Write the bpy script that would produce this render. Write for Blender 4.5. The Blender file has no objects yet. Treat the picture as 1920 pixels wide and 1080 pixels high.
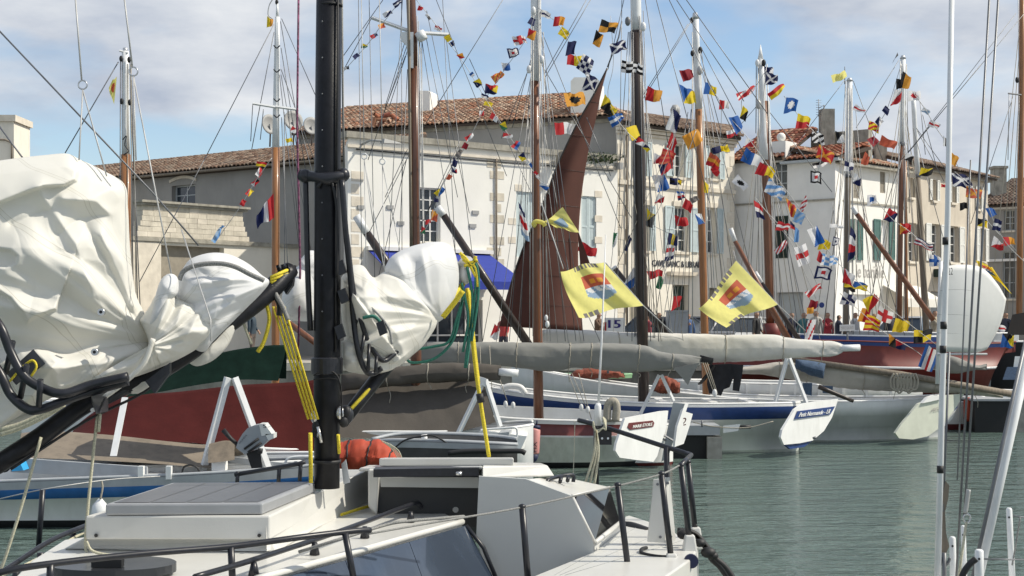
import bpy, math, random
import numpy as np
from mathutils import Vector, Matrix

# ------------------------------------------------------------------ camera
F, CX, HY, CH = 2637.0, 960.0, 600.0, 3.2       # focal (px at 1920), principal x, horizon y, eye height
sc = bpy.context.scene
cam = bpy.data.cameras.new("camera")
cam.sensor_width = 36.0
cam.lens = 36.0 * F / 1920.0
cam.shift_y = (HY - 540.0) / 1920.0
cam.clip_end = 6000
camo = bpy.data.objects.new("camera", cam)
camo.location = (0, 0, CH)
camo.rotation_euler = (math.radians(90), 0, 0)
sc.collection.objects.link(camo)
sc.camera = camo

# ------------------------------------------------------------------ sky and sun
SUN_AZ, SUN_EL = math.radians(92), math.radians(46)
TO_SUN = Vector((math.sin(SUN_AZ) * math.cos(SUN_EL), math.cos(SUN_AZ) * math.cos(SUN_EL), math.sin(SUN_EL)))
world = bpy.data.worlds.new("World")
sc.world = world
world.use_nodes = True
nt = world.node_tree
nt.nodes.clear()
N = nt.nodes.new
def lk(a, b): nt.links.new(a, b)
sky = N('ShaderNodeTexSky'); sky.sky_type = 'NISHITA'; sky.sun_disc = False
sky.sun_elevation = SUN_EL; sky.sun_rotation = SUN_AZ
sky.air_density = 1.0; sky.dust_density = 0.6; sky.ozone_density = 1.5
bg1 = N('ShaderNodeBackground'); bg1.inputs[1].default_value = 0.15
lk(sky.outputs[0], bg1.inputs[0])
tc = N('ShaderNodeTexCoord')
mp = N('ShaderNodeMapping'); mp.inputs['Scale'].default_value = (1.0, 1.0, 2.7)
mp.inputs['Location'].default_value = (3.35, 0.4, 0.28)
lk(tc.outputs['Generated'], mp.inputs['Vector'])
n1 = N('ShaderNodeTexNoise'); n1.inputs['Scale'].default_value = 4.4; n1.inputs['Detail'].default_value = 8; n1.inputs['Roughness'].default_value = 0.5
n1.inputs['Distortion'].default_value = 0.25
lk(mp.outputs[0], n1.inputs['Vector'])
r1 = N('ShaderNodeValToRGB')
r1.color_ramp.elements[0].position = 0.37; r1.color_ramp.elements[0].color = (0.0, 0.0, 0.0, 1)
r1.color_ramp.elements[1].position = 0.55; r1.color_ramp.elements[1].color = (1, 1, 1, 1)
lk(n1.outputs['Fac'], r1.inputs['Fac'])
n2 = N('ShaderNodeTexNoise'); n2.inputs['Scale'].default_value = 6.0; n2.inputs['Detail'].default_value = 8; n2.inputs['Roughness'].default_value = 0.55
lk(mp.outputs[0], n2.inputs['Vector'])
r2 = N('ShaderNodeValToRGB')
r2.color_ramp.elements[0].position = 0.36; r2.color_ramp.elements[0].color = (0.46, 0.52, 0.63, 1)
r2.color_ramp.elements[1].position = 0.66; r2.color_ramp.elements[1].color = (0.86, 0.88, 0.90, 1)
lk(n2.outputs['Fac'], r2.inputs['Fac'])
bg2 = N('ShaderNodeBackground'); bg2.inputs[1].default_value = 1.0
lk(r2.outputs[0], bg2.inputs[0])
mx = N('ShaderNodeMixShader')
lk(r1.outputs[0], mx.inputs[0]); lk(bg1.outputs[0], mx.inputs[1]); lk(bg2.outputs[0], mx.inputs[2])
wo = N('ShaderNodeOutputWorld'); lk(mx.outputs[0], wo.inputs[0])

sun = bpy.data.lights.new("sun", 'SUN')
sun.energy = 4.8; sun.angle = math.radians(0.6); sun.color = (1.0, 0.93, 0.80)
suno = bpy.data.objects.new("sun", sun)
suno.rotation_euler = (-TO_SUN).to_track_quat('-Z', 'Y').to_euler()
suno.location = (40, 0, 40)
sc.collection.objects.link(suno)

vs = sc.view_settings
vs.view_transform = 'Standard'; vs.look = 'None'; vs.exposure = 0.0; vs.gamma = 1.0
vs.use_curve_mapping = False

# ------------------------------------------------------------------ helpers
RND = random.Random(7)
COL = sc.collection
def W(px, py, d):
    return Vector(((px - CX) / F * d, d, CH - (py - HY) / F * d))
def Wz(px, py, z):
    return W(px, py, F * (CH - z) / (py - HY))

def mat(name, rgb, rough=0.6, var=0.08, scale=6.0, bump=0.0, bscale=40.0, metal=0.0, spec=0.5,
        trans=0.0, grime=0.0, grime_col=(0.12, 0.10, 0.08), coat=0.0, stretch=(1, 1, 1), gscale=1.2):
    m = bpy.data.materials.new(name); m.use_nodes = True
    t = m.node_tree; nd = t.nodes; nd.clear()
    out = nd.new('ShaderNodeOutputMaterial'); p = nd.new('ShaderNodeBsdfPrincipled')
    p.inputs['Roughness'].default_value = rough; p.inputs['Metallic'].default_value = metal
    p.inputs['Specular IOR Level'].default_value = spec
    if coat: p.inputs['Coat Weight'].default_value = coat
    co = nd.new('ShaderNodeTexCoord')
    mpn = nd.new('ShaderNodeMapping'); mpn.inputs['Scale'].default_value = stretch
    geo = nd.new('ShaderNodeNewGeometry')
    t.links.new(geo.outputs['Position'], mpn.inputs['Vector'])
    no = nd.new('ShaderNodeTexNoise'); no.inputs['Scale'].default_value = scale; no.inputs['Detail'].default_value = 5
    t.links.new(mpn.outputs[0], no.inputs['Vector'])
    mxn = nd.new('ShaderNodeMix'); mxn.data_type = 'RGBA'
    a = tuple(max(0, c * (1 - var)) for c in rgb) + (1,); b = tuple(min(1, c * (1 + var)) for c in rgb) + (1,)
    mxn.inputs['A'].default_value = a; mxn.inputs['B'].default_value = b
    mr = nd.new('ShaderNodeMapRange'); mr.inputs['From Min'].default_value = 0.3; mr.inputs['From Max'].default_value = 0.7
    t.links.new(no.outputs['Fac'], mr.inputs['Value']); t.links.new(mr.outputs[0], mxn.inputs['Factor'])
    colout = mxn.outputs['Result']
    if grime:
        mp2 = nd.new('ShaderNodeMapping'); mp2.inputs['Scale'].default_value = (gscale, gscale, gscale * 0.22)
        t.links.new(geo.outputs['Position'], mp2.inputs['Vector'])
        n3 = nd.new('ShaderNodeTexNoise'); n3.inputs['Scale'].default_value = 2.2; n3.inputs['Detail'].default_value = 8; n3.inputs['Roughness'].default_value = 0.68
        t.links.new(mp2.outputs[0], n3.inputs['Vector'])
        m3 = nd.new('ShaderNodeMapRange'); m3.inputs['From Min'].default_value = 0.5; m3.inputs['From Max'].default_value = 0.8
        m3.inputs['To Max'].default_value = grime
        t.links.new(n3.outputs['Fac'], m3.inputs['Value'])
        mg = nd.new('ShaderNodeMix'); mg.data_type = 'RGBA'
        t.links.new(m3.outputs[0], mg.inputs['Factor']); t.links.new(colout, mg.inputs['A'])
        mg.inputs['B'].default_value = grime_col + (1,)
        colout = mg.outputs['Result']
    t.links.new(colout, p.inputs['Base Color'])
    if bump:
        nb = nd.new('ShaderNodeTexNoise'); nb.inputs['Scale'].default_value = bscale; nb.inputs['Detail'].default_value = 4
        t.links.new(mpn.outputs[0], nb.inputs['Vector'])
        bu = nd.new('ShaderNodeBump'); bu.inputs['Strength'].default_value = bump; bu.inputs['Distance'].default_value = 0.02
        t.links.new(nb.outputs['Fac'], bu.inputs['Height']); t.links.new(bu.outputs[0], p.inputs['Normal'])
    if trans:
        tr = nd.new('ShaderNodeBsdfTranslucent'); t.links.new(colout, tr.inputs['Color'])
        ms = nd.new('ShaderNodeMixShader'); ms.inputs[0].default_value = trans
        t.links.new(p.outputs[0], ms.inputs[1]); t.links.new(tr.outputs[0], ms.inputs[2])
        t.links.new(ms.outputs[0], out.inputs[0])
    else:
        t.links.new(p.outputs[0], out.inputs[0])
    return m

M = {}
def defm(k, *a, **kw): M[k] = mat(k, *a, **kw)
# near boat
defm('gelcoat', (0.62, 0.615, 0.58), 0.32, var=0.03, scale=3, grime=0.22, grime_col=(.40, .37, .30), coat=0.1, bump=0.05, bscale=90)
defm('gelcoat_grey_shade', (0.46, 0.475, 0.465), 0.45, var=0.03, scale=3, grime=0.05, grime_col=(.25, .25, .22))  # grey fittings, and the shaded bulkhead with its shade painted in
defm('black_tube', (0.012, 0.013, 0.018), 0.36, var=0.3, scale=30)
defm('carbon', (0.006, 0.0065, 0.009), 0.42, var=0.4, scale=18, bump=0.06, bscale=60, spec=0.28)
defm('black_matt', (0.012, 0.012, 0.013), 0.6, var=0.2)
defm('dark_in', (0.03, 0.032, 0.034), 0.7)
defm('alu', (0.55, 0.56, 0.57), 0.38, metal=0.7, var=0.08)
defm('steel', (0.6, 0.6, 0.6), 0.25, metal=0.9, var=0.05)
defm('solar', (0.085, 0.092, 0.105), 0.28, var=0.12, scale=2, spec=0.6)
defm('blue_glass', (0.03, 0.042, 0.064), 0.04, var=0.15, scale=2, spec=0.8, grime=0.12, grime_col=(.25, .32, .42))
defm('smoke_glass', (0.012, 0.012, 0.013), 0.03, var=0.1, spec=0.9)
defm('sailcloth', (0.80, 0.785, 0.725), 0.62, var=0.03, scale=4, trans=0.26, grime=0.05, grime_col=(.55, .52, .38))
defm('sailcloth_cool', (0.76, 0.765, 0.765), 0.6, var=0.03, scale=4, trans=0.24)
defm('seam', (0.30, 0.30, 0.29), 0.8, var=0.4, scale=160)
defm('yellow_rope', (0.62, 0.50, 0.03), 0.75, var=0.35, scale=130)
defm('green_rope', (0.02, 0.14, 0.10), 0.75, var=0.35, scale=130)
defm('grey_rope', (0.22, 0.22, 0.21), 0.8, var=0.5, scale=160)
defm('pale_rope', (0.48, 0.46, 0.34), 0.8, var=0.3, scale=120)
defm('purple_rope', (0.16, 0.05, 0.10), 0.8, var=0.8, scale=60)
defm('wire', (0.16, 0.165, 0.175), 0.45, metal=0.3, var=0.2)
defm('wire_light', (0.44, 0.44, 0.43), 0.5, metal=0.2, var=0.2)
defm('rope_tan', (0.36, 0.33, 0.27), 0.85, var=0.3, scale=90)
# boats
defm('boat_white', (0.80, 0.80, 0.78), 0.4, var=0.05, scale=2.5, grime=0.22, grime_col=(.34, .33, .27), gscale=2.2)
defm('boat_grey', (0.36, 0.38, 0.395), 0.5, var=0.07, grime=0.2)
defm('boat_blue', (0.022, 0.055, 0.19), 0.4, var=0.12)
defm('boat_bright_blue', (0.02, 0.12, 0.34), 0.4, var=0.12)
defm('boat_maroon', (0.13, 0.025, 0.025), 0.45, var=0.15)
defm('boat_red', (0.155, 0.026, 0.02), 0.5, var=0.16, scale=3, grime=0.35, grime_col=(.10, .03, .03))
defm('antifoul_and_shadow', (0.012, 0.013, 0.014), 0.7)  # black bottom paint, also the painted waterline shadow on two hulls
defm('hull_low', (0.60, 0.625, 0.57), 0.45, var=0.08, grime=0.4, grime_col=(.20, .22, .15), gscale=2)
defm('deck_wood', (0.26, 0.19, 0.13), 0.7, var=0.2)
defm('spar_wood', (0.30, 0.125, 0.04), 0.38, var=0.22, scale=4, stretch=(6, 6, .6), coat=0.3)
defm('spar_brown', (0.115, 0.042, 0.02), 0.38, var=0.25, scale=4, stretch=(6, 6, .6), coat=0.3)
defm('spar_dark', (0.030, 0.018, 0.013), 0.42, var=0.3, scale=4, stretch=(6, 6, .6), coat=0.2)
defm('spar_weathered', (0.20, 0.165, 0.125), 0.75, var=0.25, scale=4, stretch=(6, 6, .6))
defm('spar_white', (0.72, 0.73, 0.73), 0.4, var=0.06, grime=0.25, grime_col=(.35, .33, .28), gscale=3)
defm('tarp_red', (0.058, 0.010, 0.009), 0.9, spec=0.15, var=0.12, scale=3, bump=0.25, bscale=14)
defm('tarp_tan', (0.20, 0.165, 0.125), 0.85, var=0.15, scale=3, grime=0.6, grime_col=(.07, .06, .05), gscale=3.2, bump=0.2, bscale=14)
defm('tarp_grey', (0.095, 0.085, 0.074), 0.95, spec=0.15, var=0.10, scale=2, grime=0.35, grime_col=(.12, .11, .10), gscale=2, bump=0.2, bscale=14)
defm('tarp_green', (0.006, 0.018, 0.013), 0.95, spec=0.1, var=0.2, bump=0.2, bscale=14)
defm('cover_grey', (0.225, 0.225, 0.21), 0.8, var=0.06, scale=2, grime=0.25, grime_col=(.22, .21, .19), gscale=2, bump=0.2, bscale=12)
defm('cover_white', (0.60, 0.585, 0.54), 0.8, var=0.06, scale=2, grime=0.3, grime_col=(.30, .27, .2), gscale=2, bump=0.2, bscale=12)
defm('denim', (0.055, 0.09, 0.15), 0.9, var=0.25, scale=25)
defm('sail_brown', (0.10, 0.034, 0.023), 0.8, var=0.08, scale=1.5, trans=0.12, bump=0.1, bscale=8, grime=0.2, grime_col=(.04, .014, .01))
defm('orange_pvc', (0.36, 0.045, 0.016), 0.75, var=0.15)
defm('pink_pvc', (0.62, 0.28, 0.26), 0.5, var=0.08, grime=0.2)
defm('navy', (0.02, 0.025, 0.07), 0.6)
defm('cyan_pvc', (0.03, 0.32, 0.62), 0.5)
defm('concrete', (0.28, 0.275, 0.25), 0.85, var=0.15, grime=0.4, bump=0.3)
defm('clothes_dark', (0.014, 0.015, 0.02), 0.95, var=0.3)
defm('outboard_grey', (0.30, 0.32, 0.34), 0.35, var=0.05)
defm('outboard_light', (0.62, 0.64, 0.62), 0.35, var=0.05)
# setting
defm('render_cream', (0.76, 0.715, 0.62), 0.9, var=0.05, scale=1.2, grime=0.30, grime_col=(.36, .32, .25), bump=0.15, bscale=20, gscale=0.9)
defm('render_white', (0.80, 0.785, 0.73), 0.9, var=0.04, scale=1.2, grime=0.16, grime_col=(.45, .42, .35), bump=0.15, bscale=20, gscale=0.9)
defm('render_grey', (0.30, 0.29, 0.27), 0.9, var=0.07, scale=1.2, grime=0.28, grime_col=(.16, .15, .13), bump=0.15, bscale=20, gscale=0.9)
defm('render_beige', (0.56, 0.50, 0.41), 0.9, var=0.08, scale=1.0, grime=0.35, grime_col=(.25, .21, .16), bump=0.15, bscale=20, gscale=0.9)
defm('stone', (0.58, 0.53, 0.435), 0.9, var=0.18, scale=2.5, grime=0.45, grime_col=(.20, .18, .15), bump=0.35, bscale=14, gscale=2.2)
defm('stone_pale', (0.66, 0.60, 0.50), 0.9, var=0.12, scale=3, grime=0.3, grime_col=(.3, .26, .2), bump=0.25, bscale=14)
defm('stone_dirty', (0.33, 0.31, 0.26), 0.95, var=0.25, scale=3, grime=0.7, grime_col=(.06, .06, .05), bump=0.4, bscale=14, gscale=2)
for i, c in enumerate([(0.40, 0.265, 0.18), (0.33, 0.20, 0.135), (0.50, 0.365, 0.26), (0.25, 0.155, 0.105), (0.40, 0.30, 0.215)]):
    defm('tile%d' % i, c, 0.9, var=0.25, scale=3, grime=0.4, grime_col=(.07, .06, .05), gscale=2)
for i, c in enumerate([(0.33, 0.115, 0.06), (0.40, 0.19, 0.11), (0.25, 0.075, 0.045), (0.45, 0.27, 0.18), (0.28, 0.11, 0.07)]):
    defm('tilered%d' % i, c, 0.9, var=0.25, scale=3, grime=0.4, grime_col=(.07, .05, .05), gscale=2)
for i, c in enumerate([(0.17, 0.115, 0.085), (0.22, 0.15, 0.11), (0.13, 0.085, 0.065), (0.27, 0.20, 0.15), (0.19, 0.14, 0.11)]):
    defm('tiledark%d' % i, c, 0.9, var=0.25, scale=3, grime=0.4, grime_col=(.05, .05, .04), gscale=2)
defm('roof_under', (0.06, 0.045, 0.035), 0.95)
defm('pane', (0.035, 0.045, 0.055), 0.06, var=0.2, scale=1, spec=0.8)
defm('joinery_white', (0.70, 0.69, 0.65), 0.6, var=0.04)
defm('joinery_grey', (0.42, 0.45, 0.46), 0.6, var=0.05)
defm('shutter_blue', (0.50, 0.58, 0.59), 0.7, var=0.06)
defm('shutter_white', (0.70, 0.70, 0.66), 0.7, var=0.05)
defm('shutter_green', (0.075, 0.16, 0.145), 0.7, var=0.12)
defm('shutter_dark', (0.010, 0.024, 0.018), 0.7, var=0.2)
defm('shutter_tan', (0.28, 0.25, 0.20), 0.8, var=0.12)
defm('awning_blue', (0.016, 0.035, 0.27), 0.8, var=0.1)
defm('awning_white', (0.70, 0.68, 0.62), 0.8, var=0.05)
defm('sign_white', (0.72, 0.72, 0.70), 0.6, var=0.03)
defm('sign_blue', (0.012, 0.035, 0.20), 0.5)
defm('lettering_dark', (0.02, 0.022, 0.035), 0.6)
defm('lettering_teal', (0.05, 0.20, 0.26), 0.6)
defm('lettering_grey', (0.44, 0.42, 0.39), 0.7)
defm('lettering_white', (0.80, 0.80, 0.77), 0.6)
defm('lettering_navy', (0.03, 0.02, 0.16), 0.6)
defm('paving', (0.30, 0.28, 0.25), 0.9, var=0.15, scale=0.8, bump=0.2)
defm('quay_stone', (0.27, 0.25, 0.21), 0.95, var=0.25, scale=1.5, grime=0.6, grime_col=(.05, .055, .04), bump=0.4, bscale=6)
defm('dish', (0.33, 0.33, 0.32), 0.6, var=0.05)
defm('foliage', (0.05, 0.075, 0.03), 0.8, var=0.4, scale=30)
# flag colours
FC = dict(r=(0.52, 0.028, 0.035), w=(0.78, 0.78, 0.78), b=(0.022, 0.11, 0.38), n=(0.014, 0.020, 0.085), y=(0.80, 0.60, 0.03),
          o=(0.78, 0.36, 0.05), k=(0.012, 0.012, 0.014), g=(0.05, 0.20, 0.10), l=(0.16, 0.35, 0.66), d=(0.28, 0.018, 0.03),
          p=(0.86, 0.80, 0.26), e=(0.60, 0.13, 0.07), s=(0.30, 0.42, 0.56), q=(0.22, 0.20, 0.19))
FN = dict(r='red', w='white', b='blue', n='navy', y='yellow', o='orange', k='black', g='green', l='light blue', d='dark red',
          p='pale yellow', e='brick red', s='slate blue', q='grey')
for k, c in FC.items():
    defm('flag_' + k, c, 0.8, var=0.06, scale=8, trans=0.48)

def add_seams(m, direction, spacing):
    t = m.node_tree; nd = t.nodes; p = next(n for n in nd if n.type == 'BSDF_PRINCIPLED'); src = p.inputs['Base Color'].links[0].from_socket
    geo = nd.new('ShaderNodeNewGeometry'); no = nd.new('ShaderNodeTexNoise'); no.inputs['Scale'].default_value = 1.6; no.inputs['Detail'].default_value = 1
    t.links.new(geo.outputs['Position'], no.inputs['Vector'])
    dt = nd.new('ShaderNodeVectorMath'); dt.operation = 'DOT_PRODUCT'; dt.inputs[1].default_value = direction; t.links.new(geo.outputs['Position'], dt.inputs[0])
    ad = nd.new('ShaderNodeMath'); ad.operation = 'MULTIPLY_ADD'; ad.inputs[1].default_value = .35; t.links.new(no.outputs['Fac'], ad.inputs[0]); t.links.new(dt.outputs['Value'], ad.inputs[2])
    dv = nd.new('ShaderNodeMath'); dv.operation = 'DIVIDE'; dv.inputs[1].default_value = spacing; t.links.new(ad.outputs[0], dv.inputs[0])
    fr = nd.new('ShaderNodeMath'); fr.operation = 'FRACT'; t.links.new(dv.outputs[0], fr.inputs[0])
    cr = nd.new('ShaderNodeValToRGB'); cr.color_ramp.interpolation = 'CONSTANT'; e = cr.color_ramp.elements
    e[0].position = 0; e[0].color = (1, 1, 1, 1); e[1].position = .46; e[1].color = (.80, .79, .76, 1)
    for q, c in ((.472, (.97, .97, .96, 1)), (.532, (.80, .79, .76, 1)), (.544, (1, 1, 1, 1))):
        x = e.new(q); x.color = c
    t.links.new(fr.outputs[0], cr.inputs['Fac'])
    mu = nd.new('ShaderNodeMix'); mu.data_type = 'RGBA'; mu.blend_type = 'MULTIPLY'; mu.inputs['Factor'].default_value = 1
    t.links.new(src, mu.inputs['A']); t.links.new(cr.outputs[0], mu.inputs['B'])
    for l in list(t.links):
        if l.from_socket == src and l.to_node != mu: t.links.new(mu.outputs['Result'], l.to_socket)
add_seams(M['sailcloth'], (.62, .25, .74), .34); add_seams(M['sailcloth_cool'], (-.5, .2, .84), .3)
WL = {}
def thing(name, label, cat, loc=(0, 0, 0), group=None):
    o = bpy.data.objects.new(name, None); COL.objects.link(o)
    o.location = loc; WL[o] = Vector(loc); o.empty_display_size = 0.2
    o['label'] = label; o['category'] = cat
    if group: o['group'] = group
    return o
def tag(o, label=None, cat=None, group=None, kind=None):
    if label: o['label'] = label
    if cat: o['category'] = cat
    if group: o['group'] = group
    if kind: o['kind'] = kind
    return o

class MB:
    def __init__(s): s.v = []; s.f = []; s.m = []; s.s = []
    def add(s, vs, fs, m=0, smooth=False):
        b = len(s.v); s.v.extend(tuple(p) for p in vs)
        for i, f in enumerate(fs):
            s.f.append(tuple(b + k for k in f)); s.m.append(m if isinstance(m, int) else m[i]); s.s.append(smooth)
        return s
    def quad(s, a, b, c, d, m=0): return s.add([a, b, c, d], [(0, 1, 2, 3)], m)
    def box(s, c, ax, ay, az, m=0):
        c = Vector(c); vs = [c + i * ax + j * ay + k * az for k in (-1, 1) for j in (-1, 1) for i in (-1, 1)]
        return s.add(vs, [(0, 2, 3, 1), (4, 5, 7, 6), (0, 1, 5, 4), (2, 6, 7, 3), (0, 4, 6, 2), (1, 3, 7, 5)], m)
    def hexa(s, p, m=0):     # 8 points: 4 bottom, 4 top (same order)
        return s.add(p, [(3, 2, 1, 0), (4, 5, 6, 7), (0, 1, 5, 4), (1, 2, 6, 5), (2, 3, 7, 6), (3, 0, 4, 7)], m)
    def prism(s, poly, vec, m=0, mside=None):
        n = len(poly); poly = [Vector(p) for p in poly]; vec = Vector(vec)
        vs = poly + [p + vec for p in poly]
        fs = [tuple(range(n - 1, -1, -1)), tuple(range(n, 2 * n))] + [(i, (i + 1) % n, n + (i + 1) % n, n + i) for i in range(n)]
        ms = m if mside is None else [m, m] + [mside] * n
        return s.add(vs, fs, ms)
    def tube(s, pts, r, n=6, m=0, smooth=True, caps=True):
        pts = [Vector(p) for p in pts]; k = len(pts)
        rs = r if isinstance(r, (list, tuple)) else [r] * k
        up = None; vs = []
        for i, p in enumerate(pts):
            t = (pts[min(i + 1, k - 1)] - pts[max(i - 1, 0)]).normalized()
            if up is None:
                up = Vector((0, 0, 1)) if abs(t.z) < 0.9 else Vector((1, 0, 0))
                a = t.cross(up).normalized()
            a = (a - t * a.dot(t)).normalized(); b = t.cross(a)
            for j in range(n):
                th = 2 * math.pi * (j + .5) / n
                vs.append(p + (a * math.cos(th) + b * math.sin(th)) * rs[i])
        fs = [(i * n + j, i * n + (j + 1) % n, (i + 1) * n + (j + 1) % n, (i + 1) * n + j) for i in range(k - 1) for j in range(n)]
        s.add(vs, fs, m, smooth)
        if caps:
            b0 = len(s.v) - n * k
            s.f.append(tuple(b0 + j for j in range(n - 1, -1, -1))); s.m.append(m); s.s.append(False)
            s.f.append(tuple(b0 + (k - 1) * n + j for j in range(n))); s.m.append(m); s.s.append(False)
        return s
    def grid(s, P, m=0, smooth=True, close=False):   # P[i][j]
        nu, nv = len(P), len(P[0]); vs = [p for row in P for p in row]
        fs = []; ms = []
        for i in range(nu if close else nu - 1):
            for j in range(nv - 1):
                i2 = (i + 1) % nu
                fs.append((i * nv + j, i2 * nv + j, i2 * nv + j + 1, i * nv + j + 1))
                ms.append(m if isinstance(m, int) else m(i, j))
        return s.add(vs, fs, ms, smooth)
    def ball(s, c, rx, ry=None, rz=None, nu=10, nv=7, m=0):
        ry = ry or rx; rz = rz or rx; c = Vector(c); P = []
        for i in range(nu):
            a = 2 * math.pi * i / nu
            P.append([c + Vector((rx * math.cos(a) * math.sin(b), ry * math.sin(a) * math.sin(b), -rz * math.cos(b)))
                      for b in [math.pi * j / nv for j in range(nv + 1)]])
        return s.grid(P, m, True, True)
    def build(s, name, mats, parent=None, label=None, cat=None, group=None, kind=None):
        if isinstance(mats, str): mats = [mats]
        V = np.array(s.v, dtype=float)
        if parent is None:
            off = Vector((float((V[:, 0].min() + V[:, 0].max()) / 2), float((V[:, 1].min() + V[:, 1].max()) / 2), float(V[:, 2].min())))
            loc = off
        else:
            off = WL[parent]; loc = Vector((0, 0, 0))
        me = bpy.data.meshes.new(name)
        me.from_pydata((V - np.array(off)).tolist(), [], s.f)
        for k in mats: me.materials.append(M[k])
        me.polygons.foreach_set('material_index', s.m)
        me.polygons.foreach_set('use_smooth', s.s)
        me.update()
        o = bpy.data.objects.new(name, me); COL.objects.link(o)
        o.location = loc; WL[o] = off
        if parent is not None: o.parent = parent
        tag(o, label, cat, group, kind)
        return o

def sagline(a, b, sag=0.0, n=8):
    a, b = Vector(a), Vector(b)
    return [a.lerp(b, i / n) - Vector((0, 0, sag * 4 * (i / n) * (1 - i / n))) for i in range(n + 1)]
def spline(pts, n=6):          # Catmull-Rom through Vectors
    pts = [Vector(p) for p in pts]
    P = [pts[0] * 2 - pts[1]] + pts + [pts[-1] * 2 - pts[-2]]; out = []
    for i in range(1, len(P) - 2):
        for k in range(n):
            t = k / n; a, b, c, d = P[i - 1], P[i], P[i + 1], P[i + 2]
            out.append(0.5 * ((2 * b) + (c - a) * t + (2 * a - 5 * b + 4 * c - d) * t * t + (3 * b - a - 3 * c + d) * t ** 3))
    out.append(pts[-1]); return out
def pxspline(pts, d, n=6):     # px points (x,y[,d])
    return spline([W(p[0], p[1], p[2] if len(p) > 2 else d) for p in pts], n)
def rope(parent, name, pts, wpx, d, matk, n=5, sag=0.0, seg=8, **kw):
    """pts: 2 px points (x,y[,d]) -> straight/sagging; more -> spline; wpx width in photo pixels"""
    r = 0.5 * wpx * d / F
    if len(pts) == 2:
        q = [W(p[0], p[1], p[2] if len(p) > 2 else d) for p in pts]
        P = sagline(q[0], q[1], sag, seg if sag else 1)
    else: P = pxspline(pts, d)
    return MB().tube(P, r, n).build(name, matk, parent, **kw)

def text_mesh(s):
    cu = bpy.data.curves.new('txt', 'FONT'); cu.body = s; cu.extrude = 0.0; cu.resolution_u = 2
    o = bpy.data.objects.new('txt', cu); COL.objects.link(o)
    dg = bpy.context.evaluated_depsgraph_get(); dg.update()
    me = bpy.data.meshes.new_from_object(o.evaluated_get(dg))
    V = [v.co.copy() for v in me.vertices]; Fc = [tuple(p.vertices) for p in me.polygons]
    bpy.data.objects.remove(o); bpy.data.curves.remove(cu); bpy.data.meshes.remove(me)
    return V, Fc
def text_quad(parent, s, bl, br, tl, matk, name='lettering', lift=0.004, bold=0.0, **kw):
    """letters fitted to the parallelogram bl, br, tl (world points)"""
    V, Fc = text_mesh(s); bl, br, tl = Vector(bl), Vector(br), Vector(tl)
    x0 = min(v.x for v in V); x1 = max(v.x for v in V); y0 = min(v.y for v in V); y1 = max(v.y for v in V)
    n = (br - bl).cross(tl - bl).normalized()
    if n.dot(Vector((0, 0, CH)) - bl) < 0: n = -n
    vs = [bl + (br - bl) * ((v.x - x0) / (x1 - x0)) + (tl - bl) * ((v.y - y0) / (y1 - y0)) + n * lift for v in V]
    mb = MB().add(vs, Fc)
    if bold:
        e = (br - bl).normalized() * bold
        mb.add([v + e + n * 0.001 for v in vs], Fc)
    return mb.build(name, matk, parent, **kw)
# ------------------------------------------------------------------ water and quay
def water_material():
    m = bpy.data.materials.new('harbour_water'); m.use_nodes = True
    t = m.node_tree; nd = t.nodes; p = nd['Principled BSDF']
    p.inputs['Roughness'].default_value = 0.06; p.inputs['IOR'].default_value = 1.33
    geo = nd.new('ShaderNodeNewGeometry')
    n0 = nd.new('ShaderNodeTexNoise'); n0.inputs['Scale'].default_value = 0.25; n0.inputs['Detail'].default_value = 4
    t.links.new(geo.outputs['Position'], n0.inputs['Vector'])
    mx = nd.new('ShaderNodeMix'); mx.data_type = 'RGBA'
    mx.inputs['A'].default_value = (0.075, 0.115, 0.10, 1); mx.inputs['B'].default_value = (0.125, 0.17, 0.15, 1)
    t.links.new(n0.outputs['Fac'], mx.inputs['Factor']); t.links.new(mx.outputs['Result'], p.inputs['Base Color'])
    def layer(sx, sy, scale, det):
        mp = nd.new('ShaderNodeMapping'); mp.inputs['Scale'].default_value = (sx, sy, 1); mp.inputs['Rotation'].default_value = (0, 0, 0.12)
        t.links.new(geo.outputs['Position'], mp.inputs['Vector'])
        n = nd.new('ShaderNodeTexNoise'); n.inputs['Scale'].default_value = scale; n.inputs['Detail'].default_value = det; n.inputs['Roughness'].default_value = 0.55
        t.links.new(mp.outputs[0], n.inputs['Vector']); return n
    a = layer(0.5, 1.25, 1.7, 4); b = layer(0.7, 1.3, 8.0, 3)
    ad = nd.new('ShaderNodeMath'); ad.operation = 'MULTIPLY_ADD'; ad.inputs[1].default_value = 0.16
    t.links.new(b.outputs['Fac'], ad.inputs[0]); t.links.new(a.outputs['Fac'], ad.inputs[2])
    bu = nd.new('ShaderNodeBump'); bu.inputs['Strength'].default_value = 1.0; bu.inputs['Distance'].default_value = 0.30
    t.links.new(ad.outputs[0], bu.inputs['Height']); t.links.new(bu.outputs[0], p.inputs['Normal'])
    return m
M['harbour_water'] = water_material()
MB().quad((-300, -40, 0), (300, -40, 0), (300, 60, 0), (-300, 60, 0)).build('water', 'harbour_water', kind='structure')
QY, QZ = 46.0, 1.8
MB().quad((-2500, QY, QZ), (2500, QY, QZ), (2500, 4000, QZ), (-2500, 4000, QZ)).build('quay_pavement', 'paving', kind='structure')
qw = MB().quad((-300, QY, -1), (300, QY, -1), (300, QY, QZ - .25), (-300, QY, QZ - .25)).build('quay_wall', 'quay_stone', kind='structure')
for i in range(-24, 28):
    MB().box((i * 1.2 + .6, QY + .2, QZ - .12), Vector((.59, 0, 0)), Vector((0, .26, 0)), Vector((0, 0, .135))).build('coping_stone', 'stone_pale', qw)

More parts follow.
